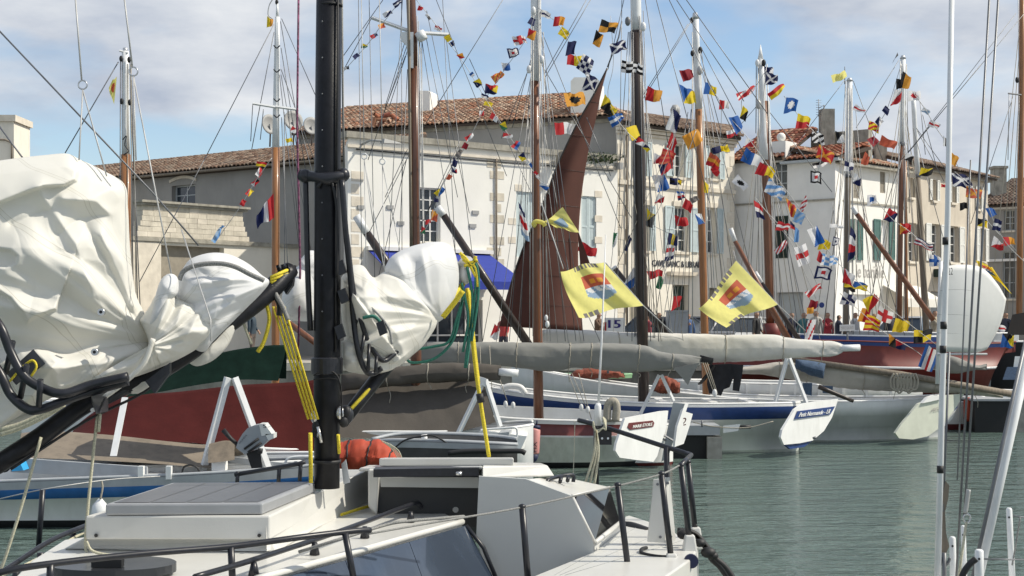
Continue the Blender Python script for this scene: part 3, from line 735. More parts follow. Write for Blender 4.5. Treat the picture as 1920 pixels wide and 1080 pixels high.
# --- F: white gable house (shaded side)
def building_F():
    A, B = pdist(1376, 63.0), pdist(1566, 60.0); f = Fac(A, B)
    t = thing('gable_house', 'white house in shade with red brown tiles and a dark green shutter, centre right', 'house', (A[0], A[1], QZ))
    zE = f.hit(1470, 293)[1]; z2 = f.hit(1560, 297)[1]
    w1 = f.rect(1448, 296, 1476, 368); w2 = f.rect(1454, 405, 1478, 484); w3 = f.rect(1455, 548, 1506, 640); w3 = (w3[0], w3[1], QZ, w3[3])
    wall_mesh(f, QZ, z2, [w1, w2, w3], depth=7).build('wall', 'render_grey2', t)
    window(t, f, w1, 2, 3, fm='joinery_grey', inset=.18)
    shutter(t, f, (w2[0], (w2[0] + w2[1]) / 2 - .01, w2[2], w2[3]), 'shutter_dark', off=.0); shutter(t, f, ((w2[0] + w2[1]) / 2 + .01, w2[1], w2[2], w2[3]), 'shutter_dark', off=.0)
    mb = MB(); f.boxon(mb, w3[0] + .04, w3[1] - .04, QZ, w3[3] - .04, -.32, -.26); mb.build('garage_door', 'joinery_grey', t)
    zs = f.hit(1470, 379)[1]; mb = MB(); f.boxon(mb, 0, f.L, zs - .04, zs + .04, 0, .06); mb.build('string_course', 'stone_dirty', t)
    # left slope roof and right dip roof
    tiled_roof(t, f.P(-.2, f.hit(1400, 302)[1], .3), f.P(f.L * .52, f.hit(1400, 302)[1], .3), f.P(-.2, f.hit(1400, 247)[1] + .35, -3.2), f.P(f.L * .52, f.hit(1400, 247)[1] + .35, -3.2), TR, seed=21, nparts=300)
    # gable pier with ball finial
    u0, u1 = f.hit(1440, 300)[0], f.hit(1474, 300)[0]; zt = f.hit(1460, 265)[1]
    mb = MB(); f.boxon(mb, u0, u1, z2, zt, -1.0, .06); mb.build('gable_pier', 'render_grey2', t)
    MB().ball(f.P((u0 + u1) / 2 + .1, zt + .2, -.2), .2).build('ball_finial', 'render_white', t)
    # parapet wall behind and chimney
    b0, b1 = f.P(f.L * .45, z2, -3.2), f.P(f.L + .1, z2, -3.2); zt2 = W(1500, 245, 63).z
    mb = MB(); mb.prism([b0, b1, Vector((b1.x, b1.y, zt2)), Vector((b0.x, b0.y, zt2))], -f.n * .4); mb.build('parapet', 'stone_dirty', t)
    c0 = W(1545, 235, 63.4); mb = MB(); mb.box((c0.x + .12, c0.y, zt2 + .1), Vector((.3, 0, 0)), Vector((0, .3, 0)), Vector((0, 0, .9))); mb.build('chimney', 'stone_dirty', t)
    g0, g1 = f.hit(1478, 270)[0], f.hit(1566, 297)[0]
    tiled_roof(t, f.P(f.L * .53, z2 + .02, .3), f.P(f.L + .3, z2 + .02, .3), f.P(f.L * .53, z2 + .9, -3.0), f.P(f.L + .3, z2 + .75, -3.0), TR, seed=22, nparts=200)
    mb = MB(); f.boxon(mb, f.L * .5, f.L + .3, z2 - .12, z2 - .01, -.1, .34); mb.build('eaves_board', 'joinery_grey', t)
    # aerial
    ab = W(1545, 240, 63.2); at = W(1545, 197, 63.2); mb = MB(); mb.tube([ab, at], .03, 5)
    for k in range(7):
        p = W(1535, 188 + k * 4.5, 63.2); mb.tube([p - Vector((.12, 0, 0)), p + Vector((.12, 0, 0))], .012, 4)
    mb.tube([W(1535, 186, 63.2), W(1535, 219, 63.2)], .018, 4); mb.tube([W(1535, 203, 63.2), at], .018, 4); mb.build('aerial', 'wire', t)
    # notice with two round signs
    r = f.rect(1524, 555, 1549, 590); mb = MB(); f.boxon(mb, *r, .02, .06); s_ = mb.build('notice_board', 'sign_white', t)
    for cx in (1531, 1542):
        c = f.P(*f.hit(cx, 572), .062); MB().tube([c, c + f.n * .012], .12, 14, smooth=False).build('round_symbol', 'sign_blue', s_)
defm('render_grey2', (0.78, 0.77, 0.74), 0.9, var=0.05, scale=1.2, grime=0.15, grime_col=(.3, .28, .25), bump=0.15, bscale=20)
building_F()

# --- G: long row receding to the right
def building_G():
    A, B = pdist(1563, 60.2), pdist(1700, 64.4); f = Fac(A, B)
    t = thing('cafe_house', 'white house with green shutters and painted cafe lettering', 'house', (A[0], A[1], QZ))
    z1 = f.hit(1640, 312)[1]
    wins = [f.rect(1650, 322, 1660, 362), f.rect(1600, 340, 1612, 372), f.rect(1649, 413, 1665, 487), f.rect(1600, 410, 1606, 486)]
    sh = f.rect(1585, 552, 1645, 640); sh = (sh[0], sh[1], QZ, sh[3])
    wall_mesh(f, QZ, z1, wins + [sh], depth=7).build('wall', 'render_white', t)
    for w in wins[:2]: shutter(t, f, (w[0] + .01, w[1] - .01, w[2], w[3]), 'shutter_tan', off=-.08)
    mb = MB(); f.boxon(mb, wins[2][0], wins[2][1], wins[2][2], wins[2][3], -.2, -.16); mb.build('window', 'render_grey2', t)
    mb = MB(); f.boxon(mb, wins[3][0], wins[3][1], wins[3][2], wins[3][3], -.2, -.16); mb.build('window', 'pane', t)
    for (x0, x1) in ((1637, 1649), (1666, 1676), (1607, 1616), (1592, 1600)):
        a = f.rect(x0, 411, x1, 488); shutter(t, f, a, 'shutter_green')
    zs = f.hit(1620, 381)[1]; mb = MB(); f.boxon(mb, 0, f.L, zs - .04, zs + .04, 0, .06); mb.build('string_course', 'stone_dirty', t)
    l = f.rect(1605, 497, 1657, 521); n_ = (l[1] - l[0])
    text_quad(t, 'le bariole', f.P(l[0], l[2], .01), f.P(l[1], l[2], .01), f.P(l[0], l[3], .01), 'lettering_grey', bold=.02)
    aw = f.rect(1655, 545, 1720, 562); mb = MB()
    mb.prism([f.P(aw[0], aw[3] + .2, .03), f.P(aw[1], aw[3] + .2, .03), f.P(aw[1], aw[2], 1.2), f.P(aw[0], aw[2], 1.2)], Vector((0, 0, .04)))
    mb.prism([f.P(aw[0], aw[2], 1.2), f.P(aw[1], aw[2], 1.2), f.P(aw[1], aw[2] - .35, 1.2), f.P(aw[0], aw[2] - .35, 1.2)], f.n * .02)
    mb.build('awning', 'awning_white', t)
    E0, E1 = f.P(-.1, z1, .35), f.P(f.L + .05, z1, .35)
    tiled_roof(t, E0, E1, f.P(-.1, z1 + .95, -3), f.P(f.L + .05, z1 + .95, -3), TR[:2] + TA, seed=31, nparts=200)
    mb = MB(); f.boxon(mb, -.1, f.L, z1 - .14, z1 - .02, -.1, .36); mb.build('eaves_board', 'stone_dirty', t)
    # next house in the row
    A2, B2 = pdist(1701, 64.5), pdist(1852, 71.5); g = Fac(A2, B2)
    t2 = thing('shuttered_house', 'beige stone row house with white open shutters near the right edge', 'house', (A2[0], A2[1], QZ))
    z2 = g.hit(1780, 322)[1]
    ws = [g.rect(1704, 333, 1712, 370), g.rect(1747, 337, 1755, 376), g.rect(1783, 342, 1791, 380), g.rect(1832, 350, 1838, 392),
          g.rect(1704, 418, 1718, 490), g.rect(1745, 420, 1762, 490), g.rect(1780, 424, 1797, 492), g.rect(1836, 428, 1846, 490)]
    shp = g.rect(1745, 548, 1850, 640); shp = (shp[0], shp[1], QZ, shp[3])
    wall_mesh(g, QZ, z2, ws + [shp], depth=7).build('wall', 'render_beige', t2)
    for i, w in enumerate(ws):
        window(t2, g, w, 2, 2 if i < 4 else 4, fm='joinery_white', inset=.2)
        sw = (w[1] - w[0]) * .55
        for a, b in ((w[0] - sw - .04, w[0] - .04), (w[1] + .04, w[1] + sw + .04)):
            if a > 0.02: shutter(t2, g, (a, b, w[2], w[3]), 'shutter_white' if i % 4 else 'shutter_tan')
    mb = MB(); g.boxon(mb, *g.rect(1750, 505, 1770, 520), .02, 1.2); mb.build('green_awning', 'shutter_dark', t2)
    mb = MB(); g.boxon(mb, shp[0] + .03, shp[1] - .03, QZ, shp[3] - .03, -.3, -.26); mb.build('shop_glass', 'pane', t2)
    MB().tube([g.P(*g.hit(1815, 340), .1), g.P(*g.hit(1815, 620), .1)], .07, 6).build('downpipe', 'stone_pale', t2)
    mb = MB(); g.boxon(mb, 0, g.L, z2 - .2, z2 - .05, 0, .25); mb.build('cornice', 'stone_dirty', t2)
    E0, E1 = g.P(0, z2, .4), g.P(g.L + .3, z2, .4)
    tiled_roof(t2, E0, E1, g.P(0, z2 + 1.15, -3.4), g.P(g.L + .3, z2 + 1.15, -3.4), TD, seed=33, nparts=200)
    c = W(1650, 288, 65.5); mb = MB(); mb.box((c.x, c.y, c.z), Vector((.25, 0, 0)), Vector((0, .3, 0)), Vector((0, 0, .45))); mb.box((c.x, c.y, c.z + .48), Vector((.32, 0, 0)), Vector((0, .36, 0)), Vector((0, 0, .06)))
    mb.build('chimney', 'stone_dirty', t2)
building_G()

# --- H: far right house, in shade
def building_H():
    A, B = pdist(1838, 79.0), pdist(2100, 74.0); f = Fac(A, B)
    t = thing('grey_house', 'grey shaded house with dark tiles at the right edge', 'house', (A[0], A[1], QZ))
    ze = f.hit(1890, 385)[1]
    ws = [f.rect(1882, 394, 1902, 432), f.rect(1880, 472, 1903, 560)]
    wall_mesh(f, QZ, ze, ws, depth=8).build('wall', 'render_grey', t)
    for w in ws: window(t, f, w, 2, 3, fm='joinery_grey')
    tiled_roof(t, f.P(-.2, ze, .4), f.P(f.L, ze, .4), f.P(-.2, ze + 1.9, -5), f.P(f.L, ze + 1.9, -5), TD, seed=41, nparts=200)
    c = W(1872, 345, 80); mb = MB(); mb.box((c.x, c.y, c.z), Vector((.35, 0, 0)), Vector((0, .35, 0)), Vector((0, 0, .9))); mb.box((c.x, c.y, c.z + .92), Vector((.42, 0, 0)), Vector((0, .42, 0)), Vector((0, 0, .07)))
    mb.build('chimney', 'stone_dirty', t)
    for zz in (ze - 3.1, ze - .2):
        mb = MB(); f.boxon(mb, 0, f.L, zz, zz + .14, 0, .12); mb.build('string_course', 'render_grey2', t)
building_H()

# satellite dishes on the roof junction
for i, (x, y, r, lab) in enumerate([(506, 233, 19, 'left satellite dish, edge on, behind the slim varnished mast'), (550, 226, 19, 'grey satellite dish just right of the slim varnished mast'), (584, 236, 17, 'grey satellite dish against the black mast')]):
    d = 58.5 + i * .4; c = W(x, y, d); rr = r * d / F
    t = thing('satellite_dish', lab, 'satellite dish', W(x, 268, d), 'satellite dishes on the roof')
    ax = Vector((-.5 if i else -.9, .8, -.15)).normalized(); a = ax.cross(Vector((0, 0, 1))).normalized(); b = a.cross(ax)
    P = [[c + (a * math.cos(2 * math.pi * k / 20) + b * math.sin(2 * math.pi * k / 20)) * rr * q + ax * (.25 * rr * (1 - q * q)) for q in (0.02, .35, .7, 1.0)] for k in range(20)]
    P2 = [[p - ax * .03 for p in row[::-1]] for row in P]
    MB().grid([r1 + r2 for r1, r2 in zip(P, P2)], 0, True, True).build('reflector', 'dish', t)
    MB().tube([c, c + Vector((0, .1, -rr * 1.1)), W(x, 275, d + .3)], .035, 6).build('bracket', 'wire', t)
# siren/vent cowl on the cream house roof
t = thing('vent_cowl', 'round grey metal cowl above the cream house roof', 'chimney', W(1266, 245, 62))
MB().tube([W(1266, 245, 62), W(1266, 215, 62)], .12, 10).build('pipe', 'dish', t)
MB().tube([W(1266, 216, 62), W(1266, 205, 62), W(1266, 197, 62)], [.19, .22, .12], 12).build('cowl', 'dish', t)
from mathutils import noise as mnoise
def nz(x, y, z=0.0): return mnoise.noise(Vector((x, y, z)))
def interp(pts, n):
    """resample a px polyline by a Catmull-Rom spline into n points (x,y)"""
    q = spline([Vector((p[0], p[1], 0)) for p in pts], 10)
    L = [0]
    for i in range(1, len(q)): L.append(L[-1] + (q[i] - q[i - 1]).length)
    out = []
    for k in range(n):
        s = L[-1] * k / (n - 1); i = 1
        while i < len(L) - 1 and L[i] < s: i += 1
        t = (s - L[i - 1]) / max(1e-6, L[i] - L[i - 1]); out.append(q[i - 1].lerp(q[i], t))
    return out

def tent(parent, name, top, bot, dtop, dbot, mk, nu=40, nv=14, wr=0.05, seed=0, sag=0.06, **kw):
    """a tarpaulin over a ridge: front sheet down to bot, back sheet mirrored; px outlines"""
    T, B = interp(top, nu), interp(bot, nu); P = []
    for i in range(nu):
        a = W(T[i].x, T[i].y, dtop); b = W(B[i].x, B[i].y, dbot); row = []
        c = Vector((b.x, 2 * dtop - dbot, b.z))
        for j in range(nv + 1):
            t = j / nv; p = b.lerp(a, t); s = math.sin(math.pi * t)
            w = wr * (.45 * nz(i * .2 + seed, j * .1, 1) + .5 * (1 - abs(2 * ((i * .11 + j * .07 + .3 * nz(i * .1, j * .1, seed)) % 1) - 1)) * nz(i * .12 + seed, 3.1, j * .05) * 2.2 + .12 * nz(i * .6, j * .5, seed))
            row.append(p + Vector((0, w * (.15 + s), -sag * s * .5 + w * .25 * (.2 + s))))
        for j in range(1, nv + 1):
            row.append(a.lerp(c, j / nv))
        P.append(row)
    return MB().grid(P, 0, True).build(name, mk, parent, **kw)

def bundle(parent, name, top, bot, d, th, mk, nu=56, nphi=20, wr=0.03, ties=(), seed=0, d1=None, shape=1.0, extra=None, mfun=None, lash='rope_tan', **kw):
    """a furled, covered roll between the px outlines top and bot; th = half depth in metres"""
    T, B = interp(top, nu), interp(bot, nu); P = []
    d1 = d if d1 is None else d1
    for i in range(nu):
        u = i / (nu - 1); dd = d + (d1 - d) * u
        a, b = W(T[i].x, T[i].y, dd), W(B[i].x, B[i].y, dd); c = (a + b) / 2; h = (a - b) / 2
        e = min(1, 8 * u, 8 * (1 - u)) ** .5
        pin = 1.0
        for t in ties: pin -= .035 * math.exp(-((u - t) / .010) ** 2)
        row = []
        for j in range(nphi + 1):
            ph = 2 * math.pi * j / nphi; s, cc = math.sin(ph), math.cos(ph)
            ss = math.copysign(abs(s) ** shape, s)
            w = wr * (.8 * nz(u * 7 + seed, s * 1.2, cc) + .55 * abs(nz(u * 22 + s * 1.5 + seed, s * .8, 3)) * (1 if s > -.6 else 1.5) - .2)
            if extra: w += extra(u, s)
            r = pin + w / max(.05, h.length)
            row.append(c + h * ss * min(r, 1.06) + Vector((0, -(th * e) * cc * pin - w * cc * 1.6, 0)))
        P.append(row)
    mb = MB().grid(P, 0 if mfun is None else mfun, True)
    for row in (P[0], P[-1]):
        mb.add(row[:-1], [tuple(range(nphi))])
    ob = mb.build(name, mk, parent, **kw)
    if lash:
        rr = random.Random(seed)
        for t in ties:
            i = min(nu - 1, int(t * (nu - 1))); c = sum((Vector(p) for p in P[i][:-1]), Vector()) / nphi
            ring = [c + (p - c) * 1.03 + Vector((rr.uniform(-.012, .012), 0, 0)) for p in P[i]]
            MB().tube(ring, .011, 5, caps=False).build('lashing', lash, ob)
            b = min(ring, key=lambda p: p.z) + Vector((0, -.03, 0)); e = b + Vector((rr.uniform(-.12, .12), rr.uniform(-.05, .02), -rr.uniform(.12, .35)))
            MB().tube(spline([b, b.lerp(e, .5) + Vector((rr.uniform(-.05, .05), 0, 0)), e], 4), .008, 5).build('loose_end', lash, ob)
    return ob

def hull(parent, st, dc, rows, mats, inner=None, deck=.35, rail=None, rail_r=.03, name='hull', bot=-.25, trans_m=0, nsub=6, floor_m=None, rake=0.0):
    """st: (px, py of near gunwale, half beam); rows: (fraction down to the waterline, outset, material index below it)"""
    q = []
    S = [(p[0], p[1], p[2]) for p in st]
    sp = spline([Vector(p) for p in S], nsub)
    for p in sp:
        hb = max(.015, p.z); dn = dc - hb; x = (p.x - CX) / F * dn; zg = CH - (p.y - HY) / F * dn
        q.append((x, zg, hb))
    def prof(f): return 1.0 - .03 * f - .11 * max(0, f) ** 2.2 if f <= 1 else .86 - 1.6 * (f - 1)
    P = []; n = len(rows)
    for qi, (x, zg, hb) in enumerate(q):
        row = []; rk = rake * (qi / (len(q) - 1)) ** 8
        for (f, o, m_) in rows:
            z = zg * (1 - f) if f <= 1 else bot * (f - 1) / .3
            row.append(Vector((x - rk * f, dc - hb * prof(f) - o, z)))
        row.append(Vector((x - rk * 1.3, dc, bot)))
        for (f, o, m_) in rows[::-1]:
            z = zg * (1 - f) if f <= 1 else bot * (f - 1) / .3
            row.append(Vector((x - rk * f, dc + hb * prof(f) + o, z)))
        P.append(row)
    bm = [r[2] for r in rows]; idx = bm + bm[::-1]
    mb = MB().grid(P, lambda i, j: idx[j], True)
    for e in (0, -1):
        if q[e][2] > .05: mb.add(P[e], [tuple(range(len(P[e])))], trans_m)
    h = mb.build(name, mats, parent)
    # inside and deck
    I = [[Vector((x, dc - max(.004, hb - .07), zg - .004)), Vector((x, dc - max(.004, hb - .11), zg - deck)), Vector((x, dc + max(.004, hb - .11), zg - deck)), Vector((x, dc + max(.004, hb - .07), zg - .004))] for (x, zg, hb) in q]
    MB().grid(I, lambda i, j: 1 if j == 1 else 0, False).build('inner_planking', [inner or mats[0], floor_m or 'boat_grey'], parent)
    if deck > .2:
        k = 0; acc = 0
        for i in range(1, len(q)):
            acc += abs(q[i][0] - q[i - 1][0])
            if acc > .8 and q[i][2] > .3:
                acc = 0; x, zg, hb = q[i]
                MB().box((x, dc + hb - .13, zg - deck / 2), Vector((.025, 0, 0)), Vector((0, .03, 0)), Vector((0, 0, deck / 2 - .02))).build('frame_rib', inner or mats[0], parent)
    if rail:
        for sgn in (-1, 1):
            MB().tube([Vector((x, dc + sgn * (hb - .02), zg + rail_r * .6)) for (x, zg, hb) in q], rail_r, 6).build('gunwale', rail, parent)
    return h

def spar(parent, name, p0, p1, w0, w1, d, mk, d1=None, n=10, seg=4):
    """round spar from px p0 to px p1, widths in px"""
    d1 = d if d1 is None else d1; a, b = W(*p0, d), W(*p1, d1)
    return MB().tube([a.lerp(b, i / seg) for i in range(seg + 1)], [.5 * (w0 * d + (w1 * d1 - w0 * d) * i / seg) / F for i in range(seg + 1)], n).build(name, mk, parent)

def block(parent, px, py, d, s=5, mk='black_matt'):
    c = W(px, py, d); r = s * d / F
    return MB().ball(c, r * .6, r * .4, r, 8, 6).build('block', mk, parent)

def mast(parent, xb, yb, xt, yt, d, wb, wt, lower, upper='spar_white', ysplit=None, cap=True):
    """mast in two tones; ysplit = photo row where the paint changes"""
    if ysplit is None:
        spar(parent, 'mast', (xb, yb), (xt, yt), wb, wt, d, lower)
    else:
        t = (yb - ysplit) / (yb - yt); xs = xb + (xt - xb) * t; ws = wb + (wt - wb) * t
        spar(parent, 'mast', (xb, yb), (xs, ysplit), wb, ws, d, lower)
        spar(parent, 'mast_head', (xs, ysplit), (xt, yt), ws * .97, wt, d, upper)
        MB().tube([W(xs, ysplit + 3, d), W(xs, ysplit - 3, d)], ws * .56 * d / F, 10).build('mast_band', 'wire', parent)
    if cap: MB().tube([W(xt, yt + 2, d), W(xt, yt - 4, d)], [wt * .62 * d / F, wt * .3 * d / F], 8).build('mast_cap', 'alu', parent)
def lines(parent, L, d, w=1.5, mk='wire', name='shroud', sag=0.0):
    for (x1, y1, x2, y2) in L:
        rope(parent, name, [(x1, y1), (x2, y2)], w, d, mk, n=4, sag=sag)
def halyards(parent, xt, yt, xb, yb, d, offs, mk='wire_light', w=1.6):
    for o in offs: rope(parent, 'halyard', [(xt + o * .7, yt), (xb + o, yb)], w, d, mk, n=4)
def bars(parent, name, segs, d, w, mk):
    for (p, q) in segs:
        a, b = W(*p, d), W(*q, d); t = (b - a).normalized(); s = t.cross(Vector((0, 1, 0))).normalized(); h = .5 * w * d / F; y = s.cross(t).normalized()
        MB().box((a + b) / 2, (b - a) / 2, (s * .82 + y * .57) * h * .72, (y * .82 - s * .57) * h * .72).build(name, mk, parent)
def plate(parent, name, poly, d, thick, mk, yaw=0.0, pivot=None, **kw):
    """flat board cut to a px outline, turned by yaw about its pivot column so that it is set at an angle"""
    px0 = pivot if pivot is not None else sum(p[0] for p in poly) / len(poly)
    pts = []
    tn = math.tan(yaw)
    def pdep(x): return d * (1 - tn * (px0 - CX) / F) / (1 - tn * (x - CX) / F)
    for (x, y) in poly:
        pts.append(W(x, y, pdep(x)))
    nrm = Vector((math.sin(yaw), -math.cos(yaw), 0))
    mb = MB().prism(pts, -nrm * thick); o = mb.build(name, mk, parent, **kw)
    return o, (lambda x, y: W(x, y, pdep(x)))
def fan(parent, xt, yt, d, feet, yb=645, mk='wire_light', w=1.4):
    for k, x in enumerate(feet): rope(parent, 'shroud', [(xt + (k % 3 - 1) * 2, yt + (k % 4) * 6), (x, yb)], w, d + (k % 3) * .2, mk, n=4)
H3 = [(0, .02, 0), (.10, .012, 0), (.36, .0, 0), (.36, -.02, 0), (.66, -.01, 0), (.66, -.03, 0), (1.0, -.03, 1), (1.3, 0, 1)]

# ================================================================= left boat with the blue stripe
def boat_left():
    d = 21.6; t = thing('open_sailboat', 'white open boat with a bright blue stripe at the left edge', 'boat', (W(140, 990, d).x, d + 1, 0))
    R = [(0, .02, 0), (.16, .015, 1), (.37, .01, 2), (.37, -.01, 2), (.84, -.02, 3), (1.0, -.03, 3), (1.3, 0, 3)]  # black bottom band raised to paint the shadow along the waterline
    hull(t, [(-300, 917, .9), (-120, 910, 1.05), (60, 903, 1.1), (200, 898, 1.1), (330, 893, 1.05), (480, 884, .9), (620, 872, .6)], d + 1.0, R,
         ['boat_grey', 'boat_bright_blue', 'boat_white', 'antifoul_and_shadow'], inner='boat_grey', rail='boat_grey', deck=.28)
    # raised inner coaming
    mb = MB(); mb.prism([W(20, 858, d + .9), W(275, 876, d + .7), W(275, 900, d + .7), W(20, 885, d + .9)], (0, .08, 0)); mb.build('coaming', 'boat_grey', t)
    for x in (265, 317):
        MB().box(W(x, 886, d - .05), Vector((.04, 0, 0)), Vector((0, .05, 0)), Vector((0, 0, .1))).build('bitt', 'boat_white', t)
    md = 29.6; t2 = thing('left_sailboat', 'sailboat with a white topped wooden mast rising behind the left sail heap', 'boat', (W(236, 800, md).x, md, 0))
    hull(t2, [(40, 752, .1), (120, 756, .7), (240, 758, .9), (340, 756, .8), (420, 752, .3)], md, [(0, .02, 0), (.3, 0, 0), (1, -.05, 1), (1.3, -.1, 1)], ['boat_white', 'antifoul_and_shadow'], rail='boat_white', deck=.3)
    spar(t2, 'mast', (236, 790), (236, 290), 19, 18, md, 'spar_wood')
    spar(t2, 'mast_head', (236, 290), (235, 96), 16, 13, md, 'spar_white')
    MB().tube([W(235, 98, md), W(235, 90, md)], .05, 8).build('mast_cap', 'alu', t2)
    for (x, y) in ((227, 110), (242, 112), (228, 190), (243, 192)): block(t2, x, y, md - .1, 6)
    bars(t2, 'mast_bracket', [((224, 95), (240, 99))], md - .05, 4, 'spar_white')
    lines(t2, [(222, 116, 122, 287), (226, 110, 224, 700), (229, 112, 231, 690), (244, 115, 252, 720), (247, 150, 262, 720), (232, 200, 230, 700), (246, 200, 268, 690)], md - .05, 2.2)
    lines(t2, [(240, 120, 238, 640), (246, 120, 247, 640), (250, 140, 256, 640)], md - .1, 2.0, 'rope_tan', 'halyard')
    rope(t2, 'mast_lashing', [(230, 262), (237, 255), (234, 272), (241, 283), (232, 290)], 2, md - .2, 'black_matt')
    # flag on the mast is separate; white tank, cyan bag etc. are separate things
boat_left()
# cyan bag on the left boat
mb = MB(); a = [W(18, 858, 22.3), W(32, 856, 22.3), W(44, 882, 22.3), W(22, 884, 22.3)]; mb.prism(a, (0.05, .25, 0.02))
mb.build('bag', 'cyan_pvc', None, 'cyan plastic bag lying in the white boat at the left edge', 'bag')
mb = MB().ball(W(8, 872, 22.4), .11, .1, .12).build('dark_bundle', 'clothes_dark', None, 'small dark bundle beside the cyan bag', 'bundle')
# whitish fender on the left boat
mb = MB(); mb.tube([W(188, 935, 21.2), W(188, 948, 21.2), W(186, 970, 21.2), W(184, 985, 21.2)], [.03, .12, .13, .04], 10); fe = mb.build('fender', 'spar_white', None, 'pale fender hung over the blue striped boat by frayed rope', 'fender')
rope(fe, 'lanyard', [(190, 900), (192, 915), (188, 936)], 4, 21.15, 'rope_tan')

# ================================================================= boat with tan cover and A crutch
def boat_crutch():
    d = 22.6; t = thing('crutch_boat', 'pale boat with a white A-frame crutch, behind the solar panel', 'boat', (W(420, 900, d).x, d + 1, 0))
    R = [(0, .02, 0), (.2, .01, 0), (1.0, -.02, 0), (1.3, 0, 1)]
    hull(t, [(-60, 880, .7), (120, 878, .95), (300, 876, 1.0), (460, 872, .95), (600, 866, .7), (660, 862, .3)], d + 1.5, R, ['boat_white', 'antifoul_and_shadow'], rail='boat_white', deck=.2)
    bars(t, 'crutch_leg', [((427, 708), (378, 892)), ((440, 708), (505, 884))], d + .4, 15, 'spar_white')
    mb = MB(); mb.box(W(370, 893, d), Vector((.9, 0, 0)), Vector((0, .5, 0)), Vector((0, 0, .02))); mb.build('side_deck', 'boat_white', t)
    a, b = W(430, 856, d + .5), W(560, 872, d + .5); MB().prism([a, b, b - Vector((0, 0, .16)), a - Vector((0, 0, .09))], (0, .06, 0)).build('thwart_board', 'boat_grey', t)
    MB().box(W(412, 872, d + .1), Vector((.11, 0, 0)), Vector((0, .1, 0)), Vector((0, 0, .08))).build('battery_box', 'boat_white', t)
    md = 28.8; t2 = thing('slim_mast_sailboat', 'sailboat with a slim varnished mast and white spreader behind the green boom cover', 'boat', (W(516, 800, md).x, md, 0))
    hull(t2, [(340, 748, .1), (420, 752, .8), (520, 752, .95), (620, 750, .8), (700, 746, .2)], md, [(0, .02, 0), (.3, 0, 0), (1, -.05, 1), (1.3, -.1, 1)], ['boat_white', 'antifoul_and_shadow'], rail='boat_white', deck=.3)
    spar(t2, 'mast', (516, 800), (517, 277), 15, 14.5, md, 'spar_wood')
    spar(t2, 'mast_head', (517, 277), (520, 32), 14, 9, md, 'spar_white')
    MB().tube([W(520, 34, md), W(520, 6, md)], [.035, .02], 8).build('mast_cap', 'spar_white', t2)
    MB().ball(W(519, 4, md), .035, .035, .06).build('masthead_light', 'black_matt', t2)
    bars(t2, 'spreader', [((474, 194), (517, 201)), ((517, 200), (560, 206))], md - .1, 5, 'spar_white')
    lines(t2, [(514, 45, 388, 290), (388, 290, 262, 528), (528, 35, 592, 180), (526, 40, 575, 330), (514, 60, 472, 280), (474, 194, 470, 265), (494, 205, 488, 262),
              (527, 90, 560, 300), (527, 130, 600, 330), (524, 140, 565, 500), (527, 140, 585, 480), (533, 210, 534, 640), (528, 220, 545, 640), (540, 200, 560, 430), (555, 205, 610, 420)], md - .05, 1.8)
    for (y) in (85, 130, 185, 215): rope(t2, 'mast_lashing', [(513, y), (519, y + 5), (525, y)], 2.5, md - .2, 'black_matt')
    rope(t2, 'aerial_hook', [(512, 36), (503, 28), (505, 10), (513, -4)], 2, md - .1, 'wire_light')
    # tubes on the stern
    rope(t, 'pushpit', [(532, 900), (535, 868), (545, 858), (575, 856), (590, 858)], 5, d - .4, 'spar_white')
    rope(t, 'fuel_hose', [(340, 893), (345, 876), (360, 872), (372, 880), (374, 892)], 4, d - .1, 'black_matt')
boat_crutch()
tent(None, 'canvas_cover', [(40, 812), (90, 808), (200, 815), (320, 828), (395, 834), (430, 828)], [(30, 858), (100, 860), (200, 864), (300, 870), (370, 876), (420, 880)], 24.0, 22.8, 'tarp_tan', seed=3, wr=.06,
     label='stained tan canvas cover with dark streaks on the crutch boat', cat='boat cover')
tent(None, 'canvas_roll', [(392, 832), (420, 826), (440, 828)], [(390, 868), (415, 866), (440, 862)], 22.9, 22.5, 'tarp_tan', nu=14, seed=9, wr=.07, label='crumpled tan canvas end rolled up beside the outboard motor', cat='boat cover')
# strap (white bar) left leaning
mb = MB(); a, b = W(234, 745, 23), W(212, 855, 22.4); s = Vector((.05, 0, 0)); mb.prism([a - s, a + s, b + s, b - s], (0, .04, 0))
mb.build('crutch_bar', 'spar_white', None, 'thin off-white bar leaning against the red cover, left', 'bar')

